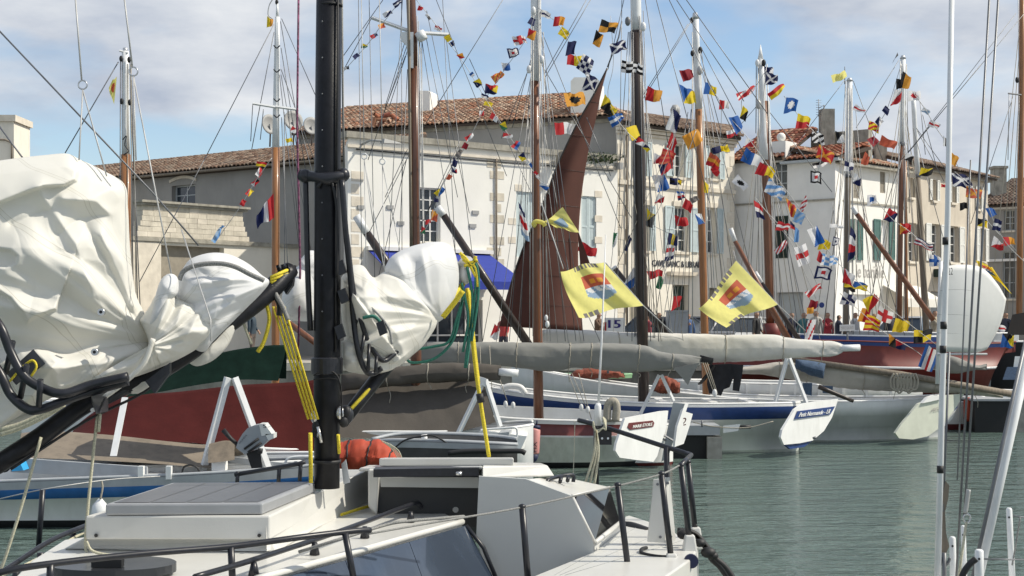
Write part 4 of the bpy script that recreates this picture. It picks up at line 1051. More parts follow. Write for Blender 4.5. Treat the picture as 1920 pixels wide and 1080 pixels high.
# outboard motor
def outboard():
    d = 22.3; t = thing('outboard_motor', 'grey outboard motor tilted up in front of the red cover', 'motor', W(470, 870, d))
    def at(x, y, dd=0): return W(x, y, d + dd)
    body = [at(446, 838), at(450, 826), at(458, 812), at(468, 801), at(480, 796), at(496, 795), at(504, 800), at(512, 812), at(508, 822), at(490, 838), at(462, 850)]
    mb = MB(); mb.prism([p + Vector((0, -.16, 0)) for p in body], (0, .32, 0)); mb.build('cowl', 'outboard_grey', t)
    top = [at(489, 793.5), at(499, 793.5), at(513, 812), at(494, 816)]; MB().prism([p + Vector((0, -.17, 0)) for p in top], (0, .34, 0)).build('cowl_top', 'outboard_light', t)
    MB().prism([at(497, 814, -.17), at(513, 813, -.17), at(513, 822, -.17), at(503, 826, -.17)], (0, .3, 0)).build('rear_grip', 'outboard_light', t)
    for (a, b) in (((458, 842), (485, 822)), ((465, 848), (490, 830))):
        MB().tube([at(*a, -.17), at(*b, -.17)], .02, 5).build('cowl_vent', 'black_matt', t)
    MB().hexa([at(462, 850, -.12), at(488, 840, -.12), at(488, 840, .12), at(462, 850, .12), at(472, 880, -.1), at(492, 880, -.1), at(492, 880, .1), at(472, 880, .1)]).build('leg', 'black_matt', t)
    MB().tube([at(450, 838), at(432, 822), at(418, 806)], [.03, .035, .04], 7).build('tiller', 'black_matt', t)
    MB().tube([at(484, 845, -.2), at(492, 846, -.2)], .045, 8).build('knob', 'black_matt', t)
    text_quad(t, '5', at(493.5, 802, -.18), at(500.5, 802.5, -.18), at(492.5, 795.5, -.18), 'lettering_dark')
    text_quad(t, 'HONDA', at(450, 832, -.165), at(464, 816, -.165), at(447.5, 830, -.165), 'lettering_dark')
outboard()

# ================================================================= red cover boat and green boom cover
def boat_redcover():
    d = 25.0; t = thing('covered_boat', 'boat hull hidden under the dark red cover', 'boat', (W(400, 850, d).x, d + 1, 0))
    hull(t, [(100, 838, .5), (250, 836, 1.0), (420, 840, 1.0), (560, 846, .8), (640, 842, .4)], d + 1.0, [(0, .02, 0), (.3, 0, 0), (1, -.02, 1), (1.3, 0, 1)], ['boat_white', 'antifoul_and_shadow'], rail='boat_white', deck=.2)
boat_redcover()
tent(None, 'red_tarpaulin', [(140, 800), (180, 770), (235, 742), (330, 735), (450, 722), (560, 716), (590, 712)], [(130, 818), (200, 822), (280, 826), (380, 832), (470, 846), (560, 862), (600, 866)], 26.4, 25.0, 'tarp_red', nu=60, nv=20, seed=12, wr=.07,
     label='dark red tarpaulin stretched over a boat left of the black mast', cat='tarpaulin')
for i, (x, y) in enumerate([(255, 740), (292, 738), (395, 728), (500, 720)]): pass
tent(None, 'green_boom_cover', [(255, 722), (330, 690), (420, 660), (500, 648), (538, 647)], [(235, 745), (300, 735), (370, 722), (450, 712), (522, 714)], 23.4, 23.0, 'tarp_green', nu=30, seed=5, wr=.05, sag=.02,
     label='dark green boom cover resting on the A-frame crutch', cat='boom cover')

# ================================================================= boat with grey tarp, dinghy, orange raft
def boat_greytarp():
    d = 27.0; t = thing('grey_covered_boat', 'boat under the grey canvas with a white crutch, brown mast and white spreaders', 'boat', (W(780, 830, d).x, d + 1, 0))
    R = [(0, .02, 0), (.25, .01, 0), (1.0, -.02, 1), (1.3, 0, 1)]
    hull(t, [(600, 815, .7), (700, 812, 1.0), (820, 812, 1.05), (920, 808, .9), (975, 802, .7), (1000, 798, .5)], d + 1.0, R, ['boat_white', 'antifoul_and_shadow'], rail='boat_white', deck=.25)
    bars(t, 'crutch_leg', [((906, 716), (853, 826)), ((910, 712), (938, 800))], d - .2, 10, 'spar_white')
    MB().prism([W(898, 706, d - .25), W(912, 710, d - .25), W(911, 726, d - .25), W(903, 722, d - .25)], (0, .08, 0)).build('crutch_head', 'spar_white', t)
    # stern box with rail
    MB().hexa([W(905, 850, d - .3), W(975, 846, d - .3), W(985, 838, d + .5), W(915, 840, d + .5), W(912, 808, d - .3), W(988, 818, d - .3), W(990, 812, d + .5), W(920, 804, d + .5)]).build('stern_locker', 'boat_white', t)
    MB().hexa([W(932, 845, d - .4), W(950, 838, d - .4), W(958, 832, d - .1), W(940, 838, d - .1), W(935, 812, d - .4), W(955, 810, d - .4), W(960, 806, d - .1), W(940, 806, d - .1)]).build('motor_bracket', 'boat_grey', t)
    rope(t, 'stern_rail', [(898, 840), (900, 815), (908, 806), (940, 803), (966, 802), (970, 812), (968, 826)], 4, d - .45, 'spar_white')
    # mast 770
    m = d + 1.0
    spar(t, 'mast', (781, 830), (776, 125), 21, 19, m, 'spar_brown')
    spar(t, 'topmast', (776, 125), (767, -70), 19, 17, m, 'spar_brown')
    spar(t, 'mast_track', (771, 470), (765, -70), 6, 5, m - .12, 'spar_weathered')
    MB().prism([W(750, 60, m - .12), W(775, 60, m - .12), W(775, 128, m - .12), W(766, 126, m - .12), W(762, 85, m - .12), W(752, 75, m - .12)], (0, .1, 0)).build('mast_cheek', 'spar_white', t)
    bars(t, 'spreader', [((697, 33), (764, 57)), ((782, 61), (841, 65))], m - .05, 7, 'spar_white')
    MB().tube([W(786, 60, m - .15), W(794, 75, m - .15)], .1, 9).build('masthead_sheave', 'spar_white', t)
    lines(t, [(765, 60, 722, 200), (764, 95, 730, 200), (760, 105, 720, 210), (697, 33, 645, 130), (718, 0, 640, 110), (755, -10, 720, 640), (753, -10, 754, 640), (787, 75, 787, 640), (791, 75, 793, 650),
              (797, 60, 858, 370), (800, 20, 880, 400), (810, -20, 950, 330), (836, 66, 905, 640), (790, 70, 880, 640), (830, 0, 862, 640), (955, -20, 790, 245), (790, 245, 690, 440),
              (672, -10, 680, 640), (692, -10, 705, 640), (765, 80, 690, 300), (764, 280, 722, 370), (862, 265, 800, 400), (868, 272, 790, 420), (762, 300, 700, 560), (764, 130, 737, 700)], m, 1.7)
    lines(t, [(764, -10, 771, 650), (785, 40, 797, 650), (789, 90, 800, 650), (782, 30, 790, 640)], m - .1, 2.0, 'wire_light', 'halyard')
boat_greytarp()
tent(None, 'grey_tarpaulin', [(640, 720), (720, 716), (800, 712), (880, 706), (902, 705)], [(620, 820), (700, 822), (760, 824), (830, 816), (930, 792)], 28.0, 26.9, 'tarp_grey', nu=50, nv=18, seed=22, wr=.07,
     label='grey brown canvas tarpaulin draped over a boat right of the black mast', cat='tarpaulin')
bundle(None, 'grey_boom_cover', [(640, 702), (720, 690), (800, 682), (870, 680), (940, 684)], [(640, 735), (720, 726), (800, 718), (870, 716), (938, 712)], 27.6, .2, 'tarp_grey', seed=4, wr=.03, ties=(.3, .55, .8),
       label='grey canvas roll lying above the grey tarpaulin', cat='boom cover')
g = MB(); g.tube([W(935, 697, 27.6), W(972, 700, 27.6)], .075, 10); g.build('boom_end', 'spar_white', None, 'white round boom end sticking out of the grey canvas roll', 'boom')

def dinghy():
    d = 20.5; t = thing('grey_dinghy', 'long dark grey dinghy with a black tube rail, behind the companionway', 'dinghy', (W(850, 850, d).x, d + .6, 0))
    hull(t, [(690, 832, .3), (740, 828, .6), (840, 830, .7), (930, 834, .65), (970, 836, .5)], d + .7, [(0, .03, 1), (.06, .02, 0), (.8, 0, 0), (1.0, -.05, 0), (1.3, -.1, 0)], ['dinghy_dark', 'boat_grey'], rail='boat_grey', deck=.1)
    rope(t, 'bow_tube', [(840, 850), (880, 846), (940, 846), (975, 846), (985, 850)], 10, d - .15, 'black_matt')
    MB().tube([W(795, 815, d + .3), W(797, 830, d + .3)], [.05, .04], 8).build('vent', 'boat_white', t)
    rope(t, 'hose', [(742, 838), (760, 825), (790, 818), (815, 818), (840, 832)], 3.5, d, 'black_matt')
defm('dinghy_dark', (0.045, 0.045, 0.045), 0.6, var=0.2)
dinghy()
bundle(None, 'orange_raft', [(612, 840), (640, 828), (680, 823), (720, 828), (745, 848), (756, 866)], [(612, 884), (640, 882), (680, 882), (720, 882), (745, 882), (756, 880)], 18.2, .3, 'orange_pvc', nu=50, nphi=28, seed=6, wr=.06, ties=(.3, .55, .8), lash='black_matt',
       label='orange inflatable raft bundle beside the mast foot', cat='raft')
for k in range(4):
    rope(None, 'raft_line', [(715 + k * 5, 826 + k * 2), (735 + k * 4, 842 + k), (750 + k * 2, 866)], 2, 17.9, 'pale_rope', label=['outermost', 'second outermost', 'second innermost', 'innermost'][3 - k] + ' of four pale lines on the orange raft edge', cat='rope', group='lines on the orange raft')

# ================================================================= maroon striped boat
def boat_maroon():
    d = 30.2; t = thing('maroon_boat', 'white sailboat with a maroon stripe and red name plate on its rudder', 'boat', (W(1100, 880, d).x, d + 1, 0))
    R = [(0, .03, 0), (.06, .02, 1), (.30, .01, 0), (.30, .03, 0), (.34, .0, 2), (.88, -.04, 3), (1.02, -.05, 3), (1.3, -.1, 3)]  # lowest black band also paints in the dark shadow above the water
    hull(t, [(860, 772, .9), (940, 785, 1.05), (1040, 790, 1.1), (1120, 791, 1.0), (1180, 790, .75), (1225, 784, .35), (1242, 778, .06)], d + 1.1, R, ['boat_white', 'boat_maroon', 'hull_low', 'antifoul_and_shadow'], inner='boat_white', rail='boat_white', deck=.35)
    # washboard standing above the far side
    mb = MB(); mb.prism([W(930, 760, d + 1.6), W(1200, 772, d + 1.6), W(1200, 790, d + 1.6), W(930, 782, d + 1.6)], (0, .06, 0)); mb.build('washboard', 'boat_white', t)
    bars(t, 'crutch_leg', [((1236, 703), (1200, 778)), ((1240, 703), (1263, 752))], d + .9, 6.5, 'spar_white')
    pl, at = plate(t, 'rudder', [(1172, 784), (1240, 771), (1253, 770), (1250, 800), (1232, 856), (1225, 866), (1190, 862), (1162, 858), (1154, 845), (1156, 832)], d - .1, .06, 'boat_white', yaw=.85, pivot=1250)
    np_, at2 = plate(pl, 'name_plate', [(1180, 793), (1224, 788.5), (1227, 793), (1225, 800), (1182, 806), (1177, 801)], d - .13, .02, 'boat_maroon', yaw=.85, pivot=1250)
    text_quad(pl, 'MARIE ÉTOILE', at2(1186, 803), at2(1222, 798), at2(1187.5, 795.5), 'lettering_white', lift=.006, bold=.008)
    bars(t, 'tiller_fitting', [((1222, 815), (1250, 826)), ((1238, 812), (1262, 826))], d - .15, 4, 'wire')
    m = d + 1.0
    spar(t, 'mast', (1010, 790), (1003, 152), 19, 15, m, 'spar_brown2')
    spar(t, 'mast_head', (1003, 152), (1003, -60), 15, 16, m, 'spar_white')
    spar(t, 'topmast', (1010, 152), (1012, -60), 8, 6, m - .08, 'spar_white')
    block(t, 1000, 20, m - .2, 8, 'spar_white'); block(t, 1016, 112, m - .2, 8, 'spar_white'); block(t, 992, 130, m - .2, 8, 'spar_white')
    lines(t, [(1000, 95, 960, 240), (999, 110, 940, 260), (996, 140, 905, 640), (1013, 40, 1060, 640), (1016, 70, 1095, 640), (1018, 110, 1080, 640), (1105, -10, 1020, 140), (1113, -10, 1022, 145), (1016, 60, 1165, 430),
              (995, 150, 955, 640), (1018, 120, 1050, 430), (992, 200, 975, 640), (880, 110, 1125, 640), (1100, 220, 1145, 330), (1015, 120, 1185, 410)], m, 1.7)
    lines(t, [(1000, 20, 999, 630), (996, 30, 993, 640), (1014, 20, 1020, 640), (1019, 60, 1026, 640), (1010, 0, 1014, 640), (1008, 60, 1032, 640)], m - .15, 1.9, 'wire_light', 'halyard')
    fan(t, 1003, 150, m, (930, 948, 970, 1046, 1066, 1090), mk='wire_light')
    block(t, 1024, 596, m - .2, 6, 'spar_white'); block(t, 1026, 608, m - .2, 7, 'spar_white')
    for (x, y) in ((948, 758), (962, 760), (1090, 764), (1102, 768), (1160, 770)):
        block(t, x, y, d + .2, 7, 'spar_white')
    lines(t, [(935, 705, 952, 755), (1065, 700, 1090, 765), (1072, 700, 1102, 770), (1085, 700, 1110, 790), (900, 650, 905, 780), (918, 648, 925, 780)], d + .2, 2, 'rope_tan', 'lashing')
    mb = MB(); mb.tube(pxspline([(1138, 790), (1140, 760), (1150, 752), (1156, 762), (1154, 790)], d + .1), .09, 8); mb.build('rope_hank', 'rope_tan', t)
    mb = MB(); mb.tube(pxspline([(940, 730), (955, 724), (975, 726), (985, 738)], d + 1.2), .07, 7); mb.build('life_ring', 'spar_white', t)
defm('spar_brown2', (0.17, 0.062, 0.025), 0.38, var=0.25, scale=4, stretch=(6, 6, .6), coat=0.3)
boat_maroon()
bundle(None, 'boom_cover', [(775, 640), (880, 641), (960, 642), (1060, 643), (1130, 644), (1205, 646), (1240, 660), (1290, 666), (1315, 670)], [(775, 680), (880, 684), (950, 688), (1030, 696), (1080, 690), (1130, 694), (1190, 698), (1240, 694), (1290, 692), (1312, 686)],
       31.0, .20, 'cover_grey', nu=110, nphi=32, seed=14, wr=.03, shape=.62, ties=(.16, .36, .55, .62, .78, .9), label='pale grey boom cover with lacing above the maroon striped boat', cat='boom cover')
plate(None, 'cover_corner', [(1262, 690), (1312, 680), (1300, 700), (1290, 722), (1276, 705)], 30.8, .03, 'cover_grey', label='loose hanging corner of the pale grey boom cover', cat='boom cover')
# pink fender
mb = MB(); fd = 29.6; mb.tube([W(1005, 797, fd), W(1004, 803, fd)], .1, 12, 0); 
mb.tube([W(1004, 803, fd), W(1003, 806, fd), W(1001, 848, fd), W(1001, 851, fd)], [.1, .115, .115, .1], 14, 1); mb.tube([W(1001, 851, fd), W(1000, 862, fd), W(999, 868, fd)], [.105, .08, .02], 12, 0)
fo = mb.build('fender', ['navy', 'pink_pvc'], None, 'pink and navy fender hanging on the maroon striped boat', 'fender')
text_quad(fo, 'FIX', W(1006, 848, fd - .125), W(1007, 828, fd - .125), W(998, 848, fd - .125), 'lettering_dark')
rope(fo, 'lanyard', [(1006, 797), (1007, 788)], 3, fd, 'navy')

# second rudder boat (just right of the maroon one)
def boat_second_rudder():
    d = 30.6; t = thing('rudder_boat', 'white rudder and stern post standing between the maroon and blue boats', 'boat', (W(1270, 880, d).x, d + .5, 0))
    hull(t, [(1140, 792, .4), (1200, 796, .5), (1245, 798, .35), (1262, 800, .05)], d + .6, [(0, .02, 0), (.9, 0, 0), (.92, 0, 1), (1.3, -.1, 1)], ['boat_white', 'boat_maroon'], rail='boat_white', deck=.2)
    plate(t, 'stern_post', [(1262, 755), (1284, 757), (1270, 800), (1252, 858), (1240, 866), (1248, 820)], d + .05, .08, 'boat_grey', yaw=-.3)
    pl, at = plate(t, 'rudder', [(1284, 757), (1291, 757), (1286, 772), (1299, 776), (1292, 802), (1282, 832), (1265, 838), (1270, 800)], d, .06, 'boat_white', yaw=.8)
    text_quad(pl, '2', W(1276, 799, d - .03), W(1286, 797, d - .03), W(1279, 784, d - .03), 'boat_maroon')
boat_second_rudder()

# ================================================================= blue striped boat
def boat_blue():
    d = 33.2; t = thing('blue_boat', 'white boat with a navy stripe and a blue name plate on its rudder', 'boat', (W(1250, 850, d).x, d + 1.2, 0))
    R = [(0, .03, 0), (.05, .03, 1), (.30, .02, 0), (.30, .0, 0), (.60, -.02, 0), (.60, -.04, 0), (.93, -.06, 2), (1.05, -.07, 3), (1.3, -.1, 3)]
    hull(t, [(860, 706, .7), (900, 722, 1.0), (960, 736, 1.15), (1080, 750, 1.25), (1200, 757, 1.25), (1320, 759, 1.15), (1420, 758, .9), (1480, 757, .5), (1500, 756, .08)], d + 1.3, R, ['boat_white', 'boat_blue', 'hull_low', 'antifoul_and_shadow'], rail='boat_white', deck=.45)
    # inner far side + thwarts
    for x in (980, 1060, 1150, 1240, 1330, 1400):
        a = W(x, 752, d + 1.4); MB().box(a, Vector((.09, 0, 0)), Vector((0, .95, 0)), Vector((0, 0, .025))).build('thwart', 'boat_white', t)
    bars(t, 'crutch_leg', [((1476, 672), (1452, 760)), ((1480, 672), (1512, 755))], d + .9, 8, 'spar_white')
    pl, at = plate(t, 'rudder', [(1490, 768), (1505, 757), (1530, 753), (1572, 748), (1560, 783), (1545, 808), (1524, 826), (1500, 831), (1470, 834), (1464, 820), (1467, 806), (1483, 780)], d - .1, .06, 'boat_white', yaw=.85, pivot=1500)
    plate(t, 'rudder_foot', [(1472, 834), (1500, 831), (1524, 826), (1508, 838), (1482, 842)], d, .06, 'boat_blue', yaw=.85, pivot=1500)
    plate(pl, 'name_plate', [(1496, 771), (1566, 762), (1557, 777), (1490, 786)], d - .16, .02, 'boat_blue', yaw=.85, pivot=1500)
    dd = lambda x: (d - .19) * (1 - math.tan(.85) * (1500 - CX) / F) / (1 - math.tan(.85) * (x - CX) / F)
    text_quad(pl, 'Petit Normande - LR', W(1497, 782, dd(1497)), W(1555, 775, dd(1555)), W(1500.5, 773.5, dd(1500)), 'lettering_white', lift=.006, bold=.012)
    MB().tube([W(1524, 822, d - .2), W(1530, 820, d - .2)], .03, 6).build('rudder_bolt', 'wire', pl)
    m = d + 1.2
    spar(t, 'mast', (1207, 760), (1193, 58), 21, 23, m, 'spar_dark')
    spar(t, 'mast_head', (1193, 58), (1191, -60), 20, 20, m, 'spar_white')
    block(t, 1177, 40, m - .3, 9, 'wire'); block(t, 1206, 50, m - .3, 9, 'spar_white')
    lines(t, [(1200, 20, 1215, 640), (1206, 20, 1228, 640), (1210, 0, 1262, 330), (1228, -10, 1330, 380), (1250, -10, 1400, 300), (1172, -10, 1140, 130), (1166, 0, 1160, 480), (1180, 60, 1176, 640), (1178, 60, 1163, 300),
              (1290, 45, 1205, 180), (1262, -10, 1395, 190), (1280, -10, 1440, 215), (1186, 100, 1190, 640), (1296, 40, 1200, 195)], m, 1.8)
    lines(t, [(1184, 20, 1185, 640), (1202, 60, 1220, 640), (1204, 70, 1235, 640), (1199, 30, 1208, 600), (1187, 60, 1192, 630)], m - .15, 2.0, 'wire', 'halyard')
    lines(t, [(1155, 200, 1240, 640), (1262, 260, 1130, 560)], m - .1, 1.4, 'rope_tan', 'halyard')
    fan(t, 1194, 62, m, (1130, 1148, 1168, 1226, 1246, 1262, 1282))
    block(t, 1340, 737, d + .4, 8, 'spar_white'); lines(t, [(1318, 680, 1338, 735), (1322, 680, 1342, 735), (1326, 680, 1346, 740)], d + .4, 2, 'rope_tan', 'sheet')
    MB().hexa([W(1328, 700, d + .8), W(1338, 684, d + .8), W(1342, 686, d + 1.0), W(1332, 702, d + 1.0), W(1308, 720, d + .8), W(1312, 718, d + .8), W(1316, 720, d + 1.0), W(1310, 722, d + 1.0)]).build('cleat_horn', 'black_matt', t)
    MB().tube([W(1312, 672, d + .8), W(1336, 678, d + .8)], .09, 8).build('boom_end_fitting', 'black_matt', t)
    spar(t, 'boathook', (1535, 725), (1600, 752), 9, 7, d + 1.6, 'spar_dark')
    # green gunwale tender behind
boat_blue()
bundle(None, 'boom_cover', [(1000, 630), (1030, 616), (1120, 620), (1220, 624), (1340, 627), (1450, 628), (1480, 634), (1560, 640), (1585, 648)], [(1005, 645), (1030, 650), (1120, 660), (1220, 672), (1340, 680), (1450, 674), (1500, 670), (1560, 668), (1580, 660)],
       34.6, .22, 'cover_white', nu=110, nphi=32, seed=24, wr=.035, shape=.62, ties=(.28, .62, .80, .93), label='long off-white boom cover above the navy striped boat', cat='boom cover')
MB().tube([W(1570, 653, 34.6), W(1612, 652, 34.6)], .085, 12).build('boom_end', 'spar_white', None, 'white round boom end sticking out of the off-white boom cover', 'boom')
# clothes drying
mb = MB()
for (poly, dz) in (([(1330, 684), (1372, 682), (1368, 705), (1352, 742), (1330, 738), (1326, 720)], 0), ([(1366, 682), (1394, 684), (1392, 700), (1386, 734), (1374, 732), (1376, 706), (1368, 726), (1358, 730)], .1)):
    P = [W(x, y, 34.2 + dz) for x, y in poly]; mb.prism(P, (0, .05, 0))
mb.build('drying_clothes', 'clothes_dark', None, 'dark jacket and trousers hanging under the off-white boom cover', 'clothes')
plate(None, 'drying_towel', [(1505, 718), (1523, 718), (1522, 742), (1508, 738)], 36.5, .04, 'denim', label='left of two small dark cloths hanging under the patched sail', cat='clothes')
plate(None, 'drying_towel', [(1542, 723), (1562, 724), (1561, 738), (1543, 737)], 36.5, .04, 'denim', label='right of two small dark cloths hanging under the patched sail', cat='clothes')

# pontoon end
def pontoon():
    d = 32.4; t = thing('pontoon', 'grey floating pontoon end between the maroon and blue boats', 'pontoon', (W(1300, 850, d).x, d + .5, 0))
    a, b = W(1245, 812, d), W(1350, 812, d); zt = W(0, 798, d).z; zb = W(0, 816, d).z
    MB().box(((a.x + b.x) / 2, d + 1.2, (zt + zb) / 2), Vector(((b.x - a.x) / 2, 0, 0)), Vector((0, 1.2, 0)), Vector((0, 0, (zt - zb) / 2))).build('walkway', 'boat_grey', t)
    MB().box(((a.x + b.x) / 2 - .05, d + 1.2, zb / 2 - .15), Vector(((b.x - a.x) / 2 - .1, 0, 0)), Vector((0, 1.1, 0)), Vector((0, 0, zb / 2 + .14))).build('float', 'antifoul_and_shadow', t)
    MB().box((b.x - .13, d + .3, zb / 2 - .1), Vector((.17, 0, 0)), Vector((0, .35, 0)), Vector((0, 0, zb / 2 + .06))).build('pile_shoe', 'concrete', t)
    MB().hexa([W(1356, 812, d), W(1384, 808, d), W(1384, 808, d + .4), W(1356, 812, d + .4), W(1356, 798, d), W(1388, 795, d), W(1388, 795, d + .4), W(1356, 798, d + .4)]).build('end_fender', 'boat_white', t)
    MB().tube([W(1385, 801, d + .1), W(1408, 800, d + .1)], .045, 8).build('tube', 'black_matt', t)
    MB().tube([W(1316, 800, d), W(1316, 788, d)], .02, 5).build('post', 'wire', t)
    rope(t, 'mooring_line', [(1300, 792), (1340, 800), (1400, 802), (1450, 790)], 2, d, 'rope_tan')
pontoon()

# ================================================================= white boat, far
def boat_white_far():
    d = 36.6; t = thing('white_boat', 'plain white clinker boat with a long raised rudder, right of the blue boat', 'boat', (W(1600, 830, d).x, d + 1.2, 0))
    R = [(0, .03, 0), (.1, .02, 0), (.35, .0, 0), (.35, -.02, 0), (.62, -.04, 0), (.62, -.06, 0), (.95, -.08, 1), (1.02, -.08, 2), (1.3, -.1, 2)]
    hull(t, [(960, 686, .1), (1040, 703, .7), (1150, 722, 1.05), (1330, 744, 1.25), (1450, 752, 1.25), (1580, 754, 1.2), (1680, 752, .9), (1735, 748, .5), (1770, 742, .08)], d + 1.3, R, ['boat_white', 'hull_low', 'antifoul_and_shadow'], rail='boat_white', deck=.4)
    pl, at = plate(t, 'rudder', [(1722, 757), (1745, 748), (1765, 742), (1808, 738), (1806, 742), (1790, 768), (1765, 800), (1740, 818), (1712, 824), (1686, 822), (1679, 812), (1690, 796)], d - .1, .07, 'rudder_green', yaw=.6, pivot=1740)
    plate(pl, 'rudder_head', [(1730, 756), (1740, 745), (1752, 741), (1768, 743), (1766, 748), (1745, 753)], d - .2, .1, 'boat_white', yaw=.6, pivot=1740)
    dd = lambda x: (d - .13) * (1 - math.tan(.6) * (1740 - CX) / F) / (1 - math.tan(.6) * (x - CX) / F)
    text_quad(pl, 'PEX', W(1745, 773, dd(1745)), W(1762, 770, dd(1762)), W(1750, 765, dd(1750)), 'lettering_grey', bold=.01)
    m = d + 1.2
    spar(t, 'mast', (1325, 760), (1310, 205), 15, 14, m, 'spar_wood')
    spar(t, 'mast_head', (1310, 205), (1304, 34), 14, 12, m, 'spar_white')
    MB().tube([W(1304, 36, m), W(1303, 24, m)], [.1, .06], 8).build('mast_cap', 'alu', t)
    block(t, 1297, 38, m - .2, 6); block(t, 1313, 94, m - .2, 7); block(t, 1298, 100, m - .2, 6); block(t, 1312, 132, m - .2, 9, 'wire_light')
    lines(t, [(1315, 90, 1380, 215), (1315, 95, 1392, 640), (1313, 100, 1355, 260), (1311, 110, 1440, 640), (1299, 100, 1290, 640), (1318, 200, 1340, 640), (1322, 205, 1365, 640), (1300, 60, 1298, 640), (1296, 205, 1250, 640), (1290, 210, 1222, 640)], m, 1.6)
    lines(t, [(1298, 60, 1299, 640), (1314, 130, 1332, 640), (1318, 200, 1346, 640)], m - .12, 1.9, 'wire_light', 'halyard')
    fan(t, 1308, 130, m, (1262, 1276, 1355, 1372, 1404), mk='rope_tan'); fan(t, 1312, 205, m, (1236, 1268, 1380))
defm('rudder_green', (0.60, 0.62, 0.52), 0.5, var=0.08, scale=3, grime=0.25, grime_col=(.35, .36, .27))
boat_white_far()
def boat_white_behind():
    d = 39.2; t = thing('white_workboat', 'white workboat side with ribs seen behind the plain white boat', 'boat', (W(1500, 800, d).x, d + 1.2, 0))
    hull(t, [(1270, 716, .5), (1350, 719, 1.0), (1480, 722, 1.1), (1620, 724, 1.0), (1700, 722, .6), (1730, 720, .1)], d + 1.2, [(0, .03, 0), (.12, .02, 0), (.4, 0, 0), (.4, -.02, 0), (1.0, -.06, 1), (1.3, -.1, 1)], ['boat_white', 'hull_low'], rail='boat_white', deck=.45)
    for k in range(9): MB().box(W(1310 + k * 45, 735, d + .1), Vector((.03, 0, 0)), Vector((0, .03, 0)), Vector((0, 0, .2))).build('side_rib', 'boat_white', t)
boat_white_behind()
# patched furled sail along a yard
defm('cover_tan', (0.40, 0.375, 0.33), 0.85, var=0.1, scale=2, grime=0.4, grime_col=(.18, .16, .13), gscale=3, bump=0.3, bscale=12)
bundle(None, 'furled_sail', [(1360, 690), (1420, 684), (1490, 676), (1560, 680), (1640, 690), (1720, 702), (1800, 718), (1880, 736)], [(1360, 706), (1420, 702), (1490, 712), (1560, 726), (1640, 733), (1720, 735), (1800, 738), (1880, 746)],
       37.4, .2, 'cover_tan', nu=100, seed=34, wr=.05, ties=(.2, .3, .5, .62, .75, .9), label='long tan furled sail lashed to a yard, right of the drying clothes', cat='sail')
y_ = MB().tube([W(1470, 672, 37.15), W(1690, 702, 37.15), W(1915, 742, 37.15)], [.08, .085, .09], 9).build('yard', 'spar_weathered', None, 'weathered grey yard lying along the tan furled sail', 'spar')
bundle(None, 'denim_patch', [(1492, 674), (1520, 676), (1548, 682)], [(1490, 690), (1520, 704), (1544, 710)], 37.0, .22, 'denim', nu=16, seed=2, wr=.02, label='faded blue denim patch wrapped over the tan furled sail', cat='cloth')
mb = MB()
for k in range(7):
    x = 1676 + k * 6; mb.tube(pxspline([(x, 700), (x - 6, 712), (x - 4, 728 + (k % 3) * 4), (x + 5, 730), (x + 9, 714), (x + 4, 700)], 36.9), .028, 5)
mb.build('rope_coil', 'rope_tan', None, 'hank of tan rope looped over the yard beside the tall white pole', 'rope', kind=None)

# ================================================================= red trawler hull and companions
def boat_red():
    d = 42.0; t = thing('red_hull_boat', 'big red hulled sailing boat by the quay with a red mast foot', 'boat', (W(1650, 800, d).x, d + 1.5, 0))
    R = [(0, .04, 1), (.04, .03, 0), (.28, .0, 0), (.28, .03, 2), (.31, .03, 0), (.31, 0, 0), (.92, -.1, 3), (1.3, -.2, 3)]
    hull(t, [(1330, 640, .9), (1430, 640, 1.3), (1560, 640, 1.4), (1700, 644, 1.35), (1800, 646, 1.0), (1870, 645, .5), (1905, 642, .06)], d + 1.5, R, ['boat_red', 'boat_blue', 'spar_white', 'antifoul_and_shadow'], inner='boat_red', rail='boat_red', deck=.3, rake=2.4)
    m = d + 1.2
    spar(t, 'mast', (1445, 628), (1432, 190), 16, 17, m, 'spar_brown2')
    spar(t, 'mast_head', (1432, 300), (1427, 112), 19, 13, m - .03, 'spar_white')
    MB().tube([W(1426, 112, m), W(1426, 84, m)], [.09, .01], 8).build('mast_spike', 'spar_white', t)
    MB().tube([W(1447, 640, m), W(1447, 606, m)], .27, 14).build('mast_foot', 'boat_red', t)
    block(t, 1420, 118, m - .2, 7, 'spar_white'); block(t, 1432, 118, m - .2, 7, 'black_matt'); block(t, 1422, 196, m - .2, 9, 'wire_light')
    lines(t, [(1418, 200, 1340, 290), (1418, 115, 1417, 250), (1435, 200, 1560, 360), (1440, 210, 1470, 640), (1436, 200, 1500, 640), (1425, 200, 1400, 640), (1440, 300, 1520, 640), (1418, 120, 1425, 640)], m, 1.5)
    lines(t, [(1438, 120, 1455, 640), (1442, 190, 1460, 640), (1421, 118, 1432, 600), (1434, 120, 1447, 600)], m - .1, 2.2, 'wire_light', 'halyard')
    fan(t, 1430, 195, m, (1372, 1388, 1412, 1478, 1492, 1512, 1540), mk='rope_tan')
boat_red()
